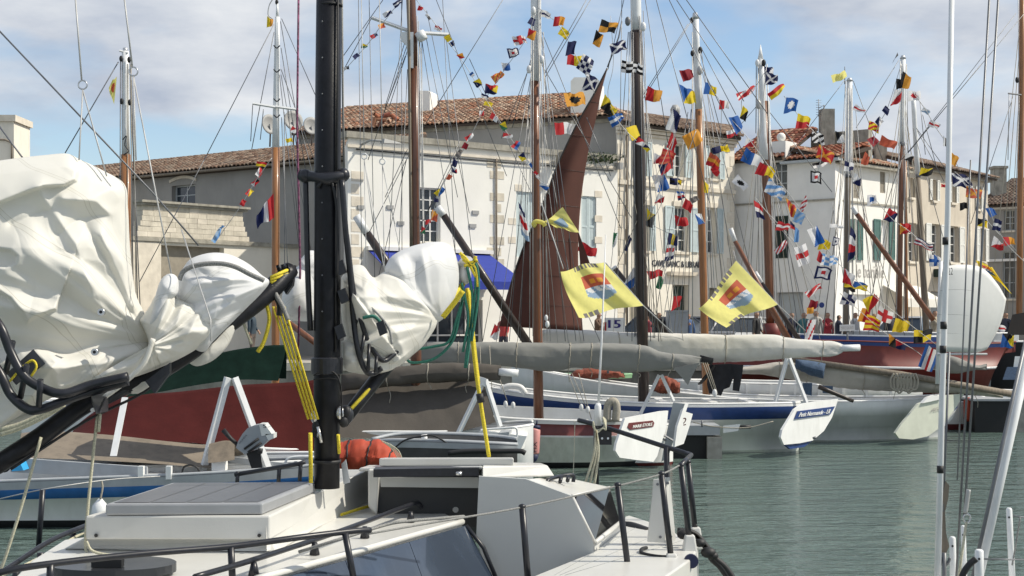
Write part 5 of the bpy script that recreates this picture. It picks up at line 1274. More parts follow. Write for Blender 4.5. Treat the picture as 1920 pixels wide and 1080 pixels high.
def rig_boat(name, label, x, y, masts, lns, d, hst, hm='boat_blue', light=()):
    t = thing(name, label, 'boat', (W(x, y, d).x, d + 1, 0))
    hull(t, hst, d + (1.3 if hst[1][2] > .6 else .0) + .2, [(0, .03, 0), (.3, 0, 0), (1, -.1, 1), (1.3, -.2, 1)], [hm, 'antifoul_and_shadow'], rail='boat_white', deck=.3)
    for mm in masts: mast(t, *mm[:4], d + mm[4], *mm[5:8], **mm[8])
    lines(t, lns, d + .8, 1.4)
    for mm in masts[:1]: fan(t, mm[2], mm[3] + 60, d + .9, [mm[0] + q for q in (-62, -44, -26, 28, 46, 66, 84)], mk='rope_tan')
    for l in light: rope(t, 'halyard', [(l[0], l[1]), (l[2], l[3])], 1.8, d + .7, 'wire_light', n=4)
    return t
rb = rig_boat('twin_rig_boat', 'navy boat at the quay with a brown mast and white head, before the cafe house', 1590, 640,
     [(1585, 640, 1593, 150, .9, 12, 11, 'spar_weathered', dict(ysplit=330))],
     [(1584, 150, 1512, 245), (1600, 152, 1655, 300), (1598, 160, 1600, 640), (1585, 160, 1560, 640), (1604, 200, 1640, 640), (1586, 300, 1540, 640), (1598, 330, 1700, 640), (1560, 380, 1600, 640), (1510, 250, 1470, 300)], 44.0,
     [(1500, 628, .6), (1580, 630, 1.0), (1680, 632, 1.1), (1760, 632, .8), (1790, 630, .1)], 'boat_blue', [(1586, 152, 1580, 640), (1590, 165, 1592, 640), (1597, 165, 1598, 640)])
spar(rb, 'masthead_staff', (1584, 158), (1584, 125), 2, 1.5, 44.9, 'wire')
spar(rb, 'gaff', (1604, 398), (1750, 600), 9, 11, 44.4, 'spar_brown2'); spar(rb, 'gaff_tip', (1598, 388), (1606, 401), 8, 9.3, 44.38, 'spar_white')
rb = rig_boat('tall_rig_boat', 'quay boat with a tall white topped mast, before the shuttered row house', 1700, 640,
     [(1684, 640, 1693, 108, .9, 13, 10, 'spar_brown2', dict(ysplit=270)), (1700, 640, 1697, 300, 1.1, 7, 6, 'spar_wood', {}), (1738, 640, 1712, 175, 1.4, 13, 9, 'spar_weathered', dict(ysplit=330))],
     [(1686, 112, 1605, 240), (1690, 120, 1700, 640), (1700, 120, 1705, 400), (1688, 270, 1655, 640), (1698, 270, 1730, 640), (1718, 240, 1775, 320), (1720, 245, 1770, 340), (1706, 250, 1660, 390), (1725, 190, 1735, 290), (1730, 215, 1755, 310), (1712, 240, 1800, 560), (1690, 300, 1620, 620),
      (1925, 20, 1690, 300), (1840, 120, 1700, 290)], 45.0,
     [(1600, 622, .6), (1680, 624, 1.0), (1800, 626, 1.1), (1880, 626, .8), (1910, 624, .1)], 'boat_grey', [(1688, 115, 1680, 640), (1699, 120, 1694, 640)])
rb = rig_boat('right_rig_boat', 'boat with a varnished mast at the right edge of the harbour', 1910, 640,
     [(1911, 600, 1917, -40, .9, 12, 11, 'spar_wood', {})],
     [(1911, 180, 1897, 640), (1905, 25, 1700, 290), (1900, 180, 1820, 420), (1892, 176, 1890, 300), (1909, -20, 1912, 300)], 45.6,
     [(1845, 642, .05), (1900, 642, .5), (2000, 642, .6), (2100, 641, .3)], 'antifoul_and_shadow')
bars(rb, 'spreader', [((1890, 175), (1915, 178))], 46.3, 3, 'wire'); block(rb, 1907, 150, 46.4, 6)
MB().hexa([W(1888, 628, 41.6), W(1925, 628, 41.6), W(1925, 628, 42.1), W(1888, 628, 42.1), W(1898, 590, 41.6), W(1925, 585, 41.6), W(1925, 585, 42.1), W(1898, 590, 42.1)]).build('mast_coat', 'spar_dark', rb)

# blue-white motorboat and dark float at the right
def motorboat():
    d = 41.0; t = thing('motor_launch', 'small blue and white launch partly hidden at the right edge below the red bow', 'boat', (W(1890, 760, d).x, d + .8, 0))
    hull(t, [(1840, 730, .1), (1870, 734, .7), (1920, 738, .9), (2000, 740, .9)], d + .9, [(0, .03, 0), (.3, .02, 1), (.6, 0, 0), (1, -.1, 2), (1.3, -.2, 2)], ['boat_white', 'boat_blue', 'antifoul_and_shadow'], rail='boat_white', deck=.2)
    MB().hexa([W(1880, 712, d + .5), W(1950, 712, d + .5), W(1950, 712, d + 1.3), W(1880, 712, d + 1.3), W(1888, 688, d + .6), W(1950, 688, d + .6), W(1950, 688, d + 1.2), W(1888, 688, d + 1.2)]).build('windscreen', 'denim', t)
    MB().hexa([W(1900, 690, d + .7), W(1925, 690, d + .7), W(1925, 690, d + 1.1), W(1900, 690, d + 1.1), W(1903, 668, d + .7), W(1925, 668, d + .7), W(1925, 668, d + 1.1), W(1903, 668, d + 1.1)]).build('helm_seat', 'boat_white', t)
motorboat()
def dark_float():
    d = 40.0; t = thing('dark_barge', 'black sided float at the right edge with concrete end', 'pontoon', (W(1880, 790, d).x, d + 1, 0))
    a, b = W(1828, 752, d), W(1905, 752, d)
    MB().box(((a.x + b.x) / 2, d + 1, a.z / 2 - .1), Vector(((b.x - a.x) / 2, 0, 0)), Vector((0, 1, 0)), Vector((0, 0, a.z / 2 + .1))).build('float', 'antifoul_and_shadow', t)
    MB().box((b.x + .4, d + 1, a.z / 2 - .1), Vector((.39, 0, 0)), Vector((0, .9, 0)), Vector((0, 0, a.z / 2 + .14))).build('end_block', 'concrete', t)
    MB().box(((a.x + b.x) / 2, d + 1, a.z + .03), Vector(((b.x - a.x) / 2 + .05, 0, 0)), Vector((0, 1.05, 0)), Vector((0, 0, .03))).build('deck', 'boat_grey', t)
dark_float()
def red_bow_boat():
    d = 40.6; t = thing('red_white_boat', 'small red and white boat stern beside the long raised rudder', 'boat', (W(1810, 800, d).x, d + .6, 0))
    hull(t, [(1690, 748, .2), (1740, 752, .4), (1790, 756, .45), (1830, 752, .3), (1846, 745, .06)], d + .7, [(0, .02, 0), (.3, 0, 0), (.78, -.02, 2), (1, -.05, 2), (1.3, -.1, 2)], ['boat_white', 'boat_red', 'boat_maroon'], rail='boat_white', deck=.2)
    plate(t, 'rudder', [(1775, 770), (1795, 762), (1786, 785), (1768, 802), (1756, 802)], d - .25, .05, 'boat_white', yaw=.3)
    plate(t, 'registration_plate', [(1779, 768), (1796, 762), (1790, 770), (1776, 777)], d - .33, .03, 'boat_blue', yaw=.3)
    MB().tube([W(1815, 745, d - .1), W(1815, 752, d - .1), W(1816, 785, d - .1), W(1816, 790, d - .1)], [.05, .13, .14, .08], 10).build('orange_fender', 'orange_pvc', t)
    MB().ball(W(1735, 752, d), .22, .2, .14).build('orange_buoy', 'orange_pvc', t)
red_bow_boat()

# long dark leaning spars (lowered gaffs and yards) in front of the houses
def leaning(name_l, p0, p1, pw, d, w0, w1, mk):
    t = thing('leaning_spar', name_l, 'spar', W(p1[0], p1[1], d))
    MB().tube([W(*p0, d), W(*pw, d)], [w0 * .48 * d / F, w0 * .5 * d / F], 9).build('painted_tip', 'spar_white', t)
    MB().tube([W(*pw, d), W(*p1, d)], [w0 * .48 * d / F, w1 * .5 * d / F], 9).build('pole', mk, t)
leaning('dark leaning spar with white tip in front of the blue awning', (820, 388), (1000, 660), (832, 404), 32.0, 14, 17, 'spar_dark')
leaning('dark leaning spar with white tip near the left end of the blue awning', (668, 405), (760, 545), (688, 437), 30.0, 16, 19, 'spar_dark')
leaning('brown leaning spar with white tip beside the red footed mast', (1370, 428), (1480, 640), (1378, 452), 40.0, 9, 13, 'spar_brown2')
leaning('short dark spar with white tip just left of the red footed mast', (1416, 510), (1500, 640), (1428, 530), 41.0, 8, 10, 'spar_dark')
leaning('dark leaning spar behind the big yellow flag left of the black mast', (1150, 500), (1260, 640), (1153, 504), 38.0, 11, 14, 'spar_dark')
leaning('brown boom leaning down beside the black mast, left', (540, 604), (640, 680), (541, 605), 27.0, 12, 13, 'spar_brown2')

# brown gaff sail
def brown_sail():
    d = 33.0; L = interp([(1138, 128), (1112, 178), (1085, 225), (1060, 275), (1040, 320), (1022, 370), (1000, 420), (978, 470), (958, 530), (944, 580), (937, 612)], 46)
    R = interp([(1139, 129), (1128, 170), (1118, 220), (1106, 270), (1097, 320), (1090, 370), (1086, 420), (1084, 480), (1086, 530), (1090, 580), (1093, 620)], 46)
    nu = 22; P = []
    for i in range(46):
        row = []
        for j in range(nu + 1):
            t = j / nu; p = L[i].lerp(R[i], t); wdt = (R[i].x - L[i].x)
            bul = .35 * math.sin(math.pi * t) * wdt / 150 + .05 * math.sin(t * 9 + i * .18) * wdt / 150
            row.append(W(p.x, p.y, d - bul + .3 * t))
        P.append(row)
    o = MB().grid(P, 0, True).build('brown_sail', 'sail_brown', None, 'tall dark brown sail hoisted in front of the white house', 'sail')
    md = o.modifiers.new('thickness', 'SOLIDIFY'); md.thickness = .012
    MB().tube([W(1139, 126, d), W(1160, 70, d), W(1166, 40, d)], .018, 5).build('halyard', 'wire', o)
    MB().tube([W(p.x + 1, p.y, d - .02) for p in L], .022, 6).build('bolt_rope', 'spar_dark', o)
    for i in (6, 12, 18, 24, 30, 36, 41):
        MB().tube([p - Vector((0, .008, 0)) for p in P[i]], .0035, 4).build('panel_seam', 'spar_dark', o)
    MB().prism([W(1083, 430, d + .1), W(1112, 510, d + .1), W(1088, 500, d + .1)], (0, .02, 0)).build('clew_panel', 'sail_brown', o)
brown_sail()

# white sail with number 22
def white_sail():
    d = 36.0; T = interp([(1768, 500), (1800, 496), (1840, 502), (1868, 530), (1886, 560)], 24); B = interp([(1757, 658), (1780, 660), (1805, 661), (1832, 661), (1850, 655)], 24); P = []
    for i in range(24):
        u = i / 23; row = []
        for j in range(15):
            t = j / 14; p = T[i].lerp(B[i], t); ex = 10 * math.sin(math.pi * t) * (u - .3)
            row.append(W(p.x + ex, p.y, d + 1.3 * u - .30 * math.sin(math.pi * min(1, u * 1.05)) * math.sin(math.pi * (.15 + .7 * t))))
        P.append(row)
    o = MB().grid(P, 0, True).build('white_sail', 'sail_white', None, 'white bulging dinghy sail numbered 22 beside the tall white pole', 'sail')
    md = o.modifiers.new('thickness', 'SOLIDIFY'); md.thickness = .01
    for j in (4, 8, 11):
        MB().tube([P[i][j] - Vector((0, .008, 0)) for i in range(24)], .004, 4).build('panel_seam', 'cover_grey', o)
    text_quad(o, '22', W(1777, 515, d - .10), W(1786, 515, d - .04), W(1777, 502, d - .10), 'lettering_dark', lift=.01)
    MB().tube([W(1764, 490, d + .1), W(1757, 720, d + .1)], .05, 8).build('mast', 'spar_white', o)
    MB().tube([W(1757, 664, d), W(1850, 664, d + 1.2)], .03, 7).build('boom', 'alu', o)
defm('sail_white', (0.82, 0.82, 0.80), 0.6, var=0.02, trans=0.25)
white_sail()
bundle(None, 'grey_furled_jib', [(1745, 655), (1790, 668), (1830, 684), (1850, 682)], [(1745, 690), (1790, 700), (1830, 694), (1850, 694)], 38.2, .12, 'cover_grey', nu=20, seed=44, wr=.04, label='small grey furled jib below the white dinghy sail', cat='sail')
# ================================================================= the near white boat
def WA(x, y, d): return W(x, y, 8.7 + x * .6 / 520 + (d - 7.25 - x / 260))
NB = thing('plywood_sailboat', 'near white cabin sailboat with solar panel, blue window and black mast', 'sailboat', (W(612, 900, 10.0).x, 9.6, 0))
def PZ(x, y, z): return Wz(x, y, z)
def near_boat():
    t = NB; g = 'gelcoat'
    ZR, ZH, ZP, ZD = 1.74, 1.975, 2.05, 1.50
    # hull body below the deck (closed block following the deck outline)
    deck = [PZ(-120, 1140, ZD), PZ(10, 1062, ZD + .1), PZ(95, 1012, ZD + .18), PZ(165, 985, ZD + .2), W(420, 930, 12.2), W(960, 925, 12.4), PZ(1180, 968, ZD), PZ(1240, 985, ZD), PZ(1310, 1022, ZD), PZ(1300, 1045, ZD), PZ(1235, 1090, ZD), PZ(1130, 1180, ZD), PZ(700, 1320, ZD), PZ(200, 1320, ZD)]
    mb = MB(); mb.prism([Vector((p.x, p.y, .95)) for p in deck], (0, 0, -1.3)); mb.build('hull', g, t)
    E_ = PZ(985, 1086, ZD)
    rd_ = [E_, W(1113, 1018, 10.32), W(1163, 980, 11.38), PZ(1172, 968, ZD), PZ(1180, 966, ZD)] + deck[7:12]
    rd_ = [Vector((p.x, p.y, ZD if 0 < i < len(rd_) else ZD)) for i, p in enumerate(rd_)]
    MB().prism(rd_, (0, 0, -.62)).build('side_deck', g, t)
    ld_ = [p.copy() for p in deck[:4]] + [W(420, 930, 12.2), W(690, 930, 12.2), Vector((-.5, 10.15, ZD)), Vector((-1.35, 7.7, ZD)), Vector((-1.5, 6.4, ZD)), deck[13].copy()]
    for p in ld_: p.z = ZD
    MB().prism(ld_, (0, 0, -.62)).build('fore_deck', g, t)
    # toe rail on the left edge (black tube)
    MB().tube(spline([PZ(-60, 1112, ZD + .08), PZ(20, 1062, ZD + .16), PZ(95, 1014, ZD + .24), PZ(160, 986, ZD + .26), PZ(230, 960, ZD + .26)]), .018, 7).build('toe_rail', 'black_tube', t)
    MB().tube(spline([PZ(-20, 1090, ZD + .1), PZ(70, 1048, ZD + .17), PZ(130, 1013, ZD + .2), PZ(165, 995, ZD + .2)]), .010, 6).build('jackline', 'pale_rope', t)
    for (x, y) in ((76, 1048), (137, 1003), (30, 1075)):
        p = PZ(x, y, ZD + .2); MB().tube([p - Vector((0, 0, .1)), p + Vector((0, 0, .04))], .022, 7).build('rail_foot', 'black_tube', t)
    # low cabin roof (near half)
    e = [PZ(480, 1086, ZR), PZ(640, 1042, ZR), PZ(760, 1008, ZR), PZ(867, 978, ZR)]            # window top edge
    back = [PZ(820, 955, ZR), PZ(700, 935, ZR)]
    left = [PZ(120, 1012, ZR), PZ(60, 1050, ZR), PZ(20, 1090, ZR)]
    roof = e + back + left
    mb = MB(); mb.prism([p for p in roof], (0, 0, -.35)); mb.build('cabin_roof', g, t)
    # rounded white edge strip over the window
    MB().tube([p + Vector((0, 0, .0)) for p in spline(e)], .022, 8).build('roof_edge', g, t)
    # slanted blue window
    out = Vector((.80, -.60, 0)); lo = [p + out * .30 + Vector((0, 0, -.55)) for p in e]
    lo[-1] = PZ(945, 1120, 1.2)
    up = [p + Vector((.028, -.02, -.026)) for p in e]
    n = 3
    for k in range(3):
        a, b, c, d = up[k], up[k + 1], lo[k + 1], lo[k]
        ins = Vector((0, 0, 0)); mb = MB(); s = (b - a) * .004
        mb.prism([a + s, b - s, c - s, d + s], -(out * .015)); mb.build('blue_window', 'blue_glass', t)
    MB().tube([up[-1], up[-1].lerp(lo[-1], .35) + Vector((.03, 0, .02)), lo[-1]], .016, 6).build('window_trim', 'black_tube', t)
    # raised hatch box with solar panel
    f0, f1 = PZ(160, 967, ZH), PZ(506, 967, ZH); b1, b0 = PZ(600, 921, ZH), PZ(322, 921, ZH)
    bt = Vector((0, 0, -.15))
    mb = MB(); mb.hexa([f0 + bt, f1 + bt, b1 + bt, b0 + bt, f0, f1, b1, b0]); mb.build('hatch_box', g, t)
    base = [PZ(158, 1008, ZH - .15 - .002), PZ(508, 1008, ZH - .15 - .002), PZ(606, 950, ZH - .152), PZ(300, 950, ZH - .152)]
    flare = [PZ(118, 1030, ZR + .003), PZ(520, 1035, ZR + .003), PZ(640, 965, ZR + .003), PZ(270, 960, ZR + .003)]
    mb = MB(); mb.hexa(flare + base); mb.build('hatch_plinth', g, t)
    q0, q1, q2, q3 = PZ(197, 945, ZP), PZ(492, 943.5, ZP), PZ(594, 903, ZP), PZ(322, 905, ZP)
    dn = Vector((0, 0, -.072))
    mb = MB(); mb.hexa([q0 + dn, q1 + dn, q2 + dn, q3 + dn, q0, q1, q2, q3]); pn = mb.build('solar_panel', 'alu_white', t)
    def bil(u, v, z): return (q0 * (1 - u) + q1 * u) * (1 - v) + (q3 * (1 - u) + q2 * u) * v + Vector((0, 0, z))
    for k in range(4):
        u0, u1 = .035 + .93 * k / 4, .035 + .93 * (k + 1) / 4 - .008
        MB().quad(bil(u0, .04, .003), bil(u1, .04, .003), bil(u1, .96, .003), bil(u0, .96, .003)).build('solar_cell', 'solar', pn)
    for x in (180, 486):
        p = PZ(x, 1006, ZH - .145) ; MB().tube([W(x, 1004, f0.y - .02), W(x, 1004, f0.y + .03)], .012, 8).build('hatch_bolt', 'black_matt', t)
    # raised coaming to the right of the panel (white sunlit side) running back
    c0, c1 = PZ(498, 968, ZH - .004), W(692, 880, 11.5)
    lo0, lo1 = PZ(500, 1036, ZR + .01), W(700, 940, 11.45)
    c2, c3 = W(600, 905, 11.2), W(700, 868, 12.2)
    MB().hexa([lo0, lo1, W(650, 925, 12.2), PZ(606, 950, ZR), c0, c1, W(640, 880, 12.2), PZ(600, 921, ZH - .004)]).build('coaming', g, t)
    # companionway: dark interior, roof slab, bulkhead with shade in its grey colour
    D = 10.25
    inner = [W(702, 893, D + .35), W(898, 893, D + .35), W(898, 990, D + .35), W(702, 960, D + .35)]
    MB().prism(inner, (0, 1.2, 0)).build('cabin_interior', 'dark_in', t)
    MB().prism([W(712, 895, D + .3), W(897, 895, D + .3), W(897, 915, D + .3), W(714, 913, D + .3)], (0, .02, 0)).build('interior_panel', 'gelcoat_grey_shade', t)
    MB().prism([W(700, 880, D + .1), W(898, 877, D + .1), W(898, 893, D + .1), W(700, 895, D + .1)], (0, .18, 0)).build('hatch_rail', 'black_tube', t)
    MB().tube([W(855, 888, D + .07), W(866, 888, D + .07)], .016, 8).build('hatch_catch', 'steel', t)
    MB().prism([W(690, 880, D + .28), W(712, 882, D + .28), W(706, 965, D + .28), W(690, 950, D + .28)], (0, .08, 0)).build('door_post', g, t)
    # sliding hatch slab
    h = [W(711, 874, 10.9), W(963, 874, 10.6), W(963, 872, 11.4), W(720, 872, 11.7)]; hz = Vector((0, 0, .062))
    MB().hexa(h + [p + hz for p in h]).build('sliding_hatch', 'gelcoat', t)
    MB().hexa([W(672, 884, 10.7), W(905, 880, D + .12), W(905, 878, 11.5), W(690, 878, 11.7), W(674, 877, 10.7), W(905, 874, D + .12), W(905, 872, 11.5), W(690, 872, 11.7)]).build('hatch_runner', 'gelcoat', t)
    MB().hexa([W(905, 897, D + .02), W(1040, 893, 10.9), W(1030, 890, 11.6), W(905, 886, 11.6), W(905, 874, D + .05), W(1026, 872, 10.9), W(1015, 868, 11.6), W(905, 866, 11.6)]).build('hatch_garage', g, t)
    # bulkhead and far cabin half
    bulk = [W(898, 893, D), W(985, 898, D), W(1072, 930, D), W(1113, 1018, D), W(1113, 1060, D), W(985, 1140, D), W(925, 1140, D), W(893, 1003, D)]
    MB().prism(bulk, (0, .05, 0)).build('bulkhead', 'gelcoat_grey_shade', t)  # greyer copy of the gelcoat, shade of this face put into the colour
    A, Bp, C, Dp = W(985, 898, D + .055), W(1072, 930, D + .105), W(1143, 914, 11.4), W(1042, 892, 11.5)
    MB().prism([A, Bp, C, Dp], (0, 0, -.04)).build('far_cabin_roof', g, t)
    a, b, c, d_ = Bp, C, W(1163, 980, 11.35), W(1115, 1018, D + .105)
    MB().prism([a, b, c, d_], (-.02, .0, -.004)).build('side_window', 'smoke_glass', t)
    MB().tube([a, d_], .014, 6).build('window_trim', g, t); MB().tube([a, b], .012, 6).build('window_trim', g, t)
    MB().tube([d_, c], .02, 6).build('deck_joint', g, t)
    # foot of the far cabin meeting the deck
    MB().prism([d_, c, c + Vector((0, 0, -.12)), d_ + Vector((0, 0, -.12))], (-.03, 0, 0)).build('cabin_foot', g, t)
    MB().prism([C, Dp, W(1000, 960, 11.7), W(1163, 980, 11.4)], (0, .03, 0)).build('far_cabin_back', g, t)
    # grab handle on far roof
    MB().tube(spline([W(1022, 910, 10.75), W(1030, 899, 10.8), W(1050, 893, 11.0), W(1074, 891, 11.1), W(1075, 904, 11.1)]), .016, 7).build('grab_handle', 'black_tube', t)
    for (x, y) in ((1050, 904), (1064, 902)): MB().tube([W(x, y, 10.9), W(x + 2, y - 9, 10.95)], .016, 6).build('handle_foot', 'black_tube', t)
    # black grab rail on near roof
    MB().tube(spline([PZ(365, 1082, ZR + .09), PZ(480, 1048, ZR + .09), PZ(640, 995, ZR + .09), PZ(760, 950, ZR + .10), PZ(782, 943, ZR + .1), PZ(790, 950, ZR + .06)]), .017, 8).build('grab_rail', 'black_tube', t)
    for (x, y) in ((476, 1052), (590, 1015), (684, 985), (770, 957)):
        p = PZ(x, y + 2, ZR + .08); MB().tube([p, p - Vector((0, 0, .075))], [.016, .034], 8).build('rail_foot', 'black_tube', t)
    # clear deck vents / prism pieces
    MB().prism([PZ(722, 920, ZR + .02), PZ(800, 930, ZR + .02), PZ(780, 940, ZR + .02), PZ(720, 927, ZR + .02)], (0, 0, .02)).build('deck_plate', 'gelcoat_grey_shade', t)
    MB().tube(spline([PZ(800, 950, ZR + .03), PZ(830, 948, ZR + .03), PZ(855, 956, ZR + .03)]), .022, 8).build('deck_clutch', 'wire_light', t)
    # oval dark hatch at lower left
    mb = MB(); cpt = PZ(212, 1072, ZR + .02)
    ring = [cpt + Vector((.37 * math.cos(a) * (1 if abs(math.cos(a)) < .8 else .97), .25 * math.sin(a), 0)) for a in [2 * math.pi * k / 28 for k in range(28)]]
    mb.prism(ring, (0, 0, .05)); mb.build('deck_hatch', 'solar_dark', t)
    MB().box(cpt + Vector((.01, -.14, .075)), Vector((.085, 0, 0)), Vector((0, .03, 0)), Vector((0, 0, .022))).build('hatch_handle', 'black_matt', t)
    # main black guard rail at lower left
    MB().tube(spline([W(-40, 1083, 7.2), W(60, 1062, 7.3), W(250, 1040, 7.6), W(430, 1025, 7.9), W(560, 1008, 8.1), W(660, 996, 8.35), W(694, 994, 8.45)]), .0185, 9).build('guard_rail', 'black_tube', t)
    for (x, y, x2, d) in ((433, 1026, 437, 7.9), (647, 1000, 668, 8.3), (95, 1058, 93, 7.35)):
        MB().tube([W(x, y, d), W(x2, 1110, d)], .020, 8).build('stanchion', 'black_tube', t)
    MB().tube([W(80, 918, 11.2), W(72, 1030, 11.2)], .022, 8).build('stanchion', 'black_tube', t)
    MB().tube([W(440, 890, 12.0), W(560, 870, 12.0), W(572, 866, 12.0)], .02, 8).build('far_rail', 'black_tube', t)
    for (x, y) in ((446, 884), (524, 874), (564, 868)): MB().tube([W(x, y, 12.0), W(x - 2, y + 34, 12.0)], .018, 7).build('stanchion', 'black_tube', t)
    # lifelines
    rope(t, 'lifeline', [(-20, 940, 11.6), (80, 918, 11.2), (200, 900, 11.5), (300, 893, 11.8)], 2.4, 11.3, 'wire_light')
    L = [(690, 1001, 8.45), (810, 980, 8.9), (980, 951, 9.4), (1158, 911, 9.9), (1240, 889, 10.1), (1275, 872, 10.4)]
    MB().tube(spline([W(*p) for p in L]), .007, 6).build('lifeline', 'grey_rope', t)
    MB().tube(spline([W(*p) for p in [(560, 1035, 8.6), (640, 1010, 8.6), (720, 985, 8.9), (765, 977, 9.0), (870, 968, 9.4)]]), .010, 6).build('deck_line', 'grey_rope', t)
    for (p, q, d) in (((979, 950), (992, 1110), 9.4), ((1158, 909), (1182, 1100), 9.9), ((1240, 888), (1259, 1052), 10.1), ((1277, 872), (1293, 1018), 10.4), ((1290, 866), (1304, 1000), 11.0)):
        a = W(*p, d); MB().tube([a, W(*q, d)], .0225, 9).build('stanchion', 'black_tube', t)
        MB().ball(a, .026, .026, .02).build('stanchion_cap', 'black_tube', t)
    for (x, y, d) in ((1259, 1050, 10.1), (1293, 1015, 10.4), (1304, 1000, 11.0)):
        p = W(x, y, d); MB().hexa([p + Vector((-.06, -.06, -.12)), p + Vector((.06, -.06, -.12)), p + Vector((.06, .06, -.12)), p + Vector((-.06, .06, -.12)), p + Vector((-.035, -.035, .05)), p + Vector((.035, -.035, .05)), p + Vector((.035, .035, .05)), p + Vector((-.035, .035, .05))]).build('stanchion_base', g, t)
    # pushpit
    MB().tube(spline([W(1085, 788, 12.6), W(1105, 793, 12.5), W(1150, 806, 12.3), W(1230, 832, 12.0), W(1280, 848, 11.9), W(1296, 853, 11.8)]), .021, 9).build('pushpit_rail', 'black_tube', t)
    MB().tube([W(1296, 853, 11.8), W(1277, 872, 10.5)], .020, 9).build('pushpit_rail', 'black_tube', t)
    for (p, q, d) in (((1118, 800), (1118, 930), 12.4), ((1250, 838), (1251, 1000), 11.95)):
        MB().tube([W(*p, d), W(*q, d)], .025, 9).build('pushpit_post', 'black_tube', t)
    MB().prism([W(1119, 801, 12.35), W(1147, 803, 12.35), W(1147, 834, 12.35), W(1119, 834, 12.35)], (0, .03, 0)).build('bracket_plate', 'black_tube', t)
    for x in (1129, 1140): MB().tube([W(x, 822, 12.33), W(x, 822, 12.36)], .010, 8).build('bolt', 'steel', t)
    # deck details
    MB().tube(spline([W(1170, 988, 11.7), W(1185, 990, 11.6), W(1216, 1001, 11.4)]), .05, 8).build('deck_fender', 'black_matt', t)
    MB().tube(spline([W(1212, 1027, 10.4), W(1203, 1030, 10.3), W(1206, 1038, 10.2), W(1240, 1044, 10.1), W(1282, 1044, 10.2)]), .014, 7).build('deck_hose', 'black_matt', t)
    for k in range(3):
        x0 = 1100 + k * 40; MB().tube([PZ(x0 - 60 - 30 * k, 1078, ZD + .003), PZ(x0 + 100, 985 + k * 14, ZD + .003)], .0015, 4).build('deck_seam', 'gelcoat_grey_shade', t)
    rope(t, 'flag_halyard', [(1078, 790, 12.6), (1076, 860, 12.4), (1074, 905, 12.2)], 1.6, 12.4, 'pale_rope')
defm('alu_white', (0.36, 0.37, 0.38), 0.4, var=0.05, metal=0.25)
defm('solar_dark', (0.03, 0.033, 0.038), 0.25, var=0.2)
near_boat()
for o_ in list(NB.children):
    if o_.name.split('.')[0] in ('hatch_box', 'hatch_plinth', 'solar_panel', 'coaming', 'hatch_garage', 'sliding_hatch', 'cabin_roof', 'far_cabin_roof', 'side_deck', 'fore_deck', 'hatch_runner', 'door_post', 'stanchion_base'):
        md_ = o_.modifiers.new('edge', 'BEVEL'); md_.width = .012; md_.segments = 2; md_.limit_method = 'ANGLE'

# white drop keel / fender board by the rail
mb = MB(); mb.prism([W(1226, 900, 10.6), W(1249, 896, 10.6), W(1246, 1018, 10.6), W(1214, 1016, 10.6)], (0, .03, 0)); mb.prism([W(1249.5, 896, 10.6), W(1256, 896, 10.66), W(1267, 1012, 10.66), W(1246.5, 1018, 10.6)], (0, .03, 0))
fb = mb.build('board', 'gelcoat', None, 'white tapered board tied to the rail at the right corner of the near boat', 'board')
for (x, y) in ((1233, 908), (1252, 906), (1238, 1007), (1258, 1006)): MB().tube([W(x, y, 10.585), W(x, y, 10.61)], .011, 10).build('eyelet', 'wire', fb)
# aerial
t = thing('whip_aerial', 'white whip aerial clamped to the corner rail of the near boat', 'aerial', W(1121, 800, 12.3))
MB().tube([W(1121, 798, 12.3), W(1121, 762, 12.3), W(1122, 756, 12.3)], [.032, .03, .02], 9).build('base', 'spar_white', t)
MB().tube([W(1122, 758, 12.3), W(1128, 640, 12.3), W(1136, 440, 12.3)], [.011, .009, .004], 7).build('whip', 'spar_white', t)
mb = MB()
for k in range(6):
    mb.tube(pxspline([(1112, 800 - k * 2), (1118, 806 + k), (1130, 803), (1136, 790 + k * 3), (1130, 782)], 12.25 - k * .01), .008, 5)
for k in range(3): mb.tube(pxspline([(1118, 806), (1114 + k * 4, 850), (1098 + k * 8, 905 + k * 3)], 12.2), .012, 5)
mb.build('rope_lashing', 'pale_rope', t)
# mooring lines
t = thing('mooring_lines', 'thick black mooring ropes running down from the corner of the near boat', 'rope', W(1300, 1030, 10.5))
for k in range(2): MB().tube(pxspline([(1270, 995 + k * 4), (1300, 1000), (1320, 1020), (1334 + k * 6, 1046), (1352 + k * 8, 1064), (1376 + k * 8, 1100)], 10.6), .026, 7).build('rope_part', 'black_matt', t)
for (x, y, s) in ((1282, 1002, .055), (1328, 1036, .06), (1312, 1018, .045), (1336, 1042, .045)): MB().ball(W(x, y, 10.5), s, s * .8, s * .7, 9, 6).build('knot', 'black_matt', t)
mb = MB(); c = W(1296, 1052, 10.0); mb.tube([c + Vector((0, .02, 0)), c + Vector((0, -.02, 0))], .05, 16); mb.build('rope_sheave', 'navy', t)

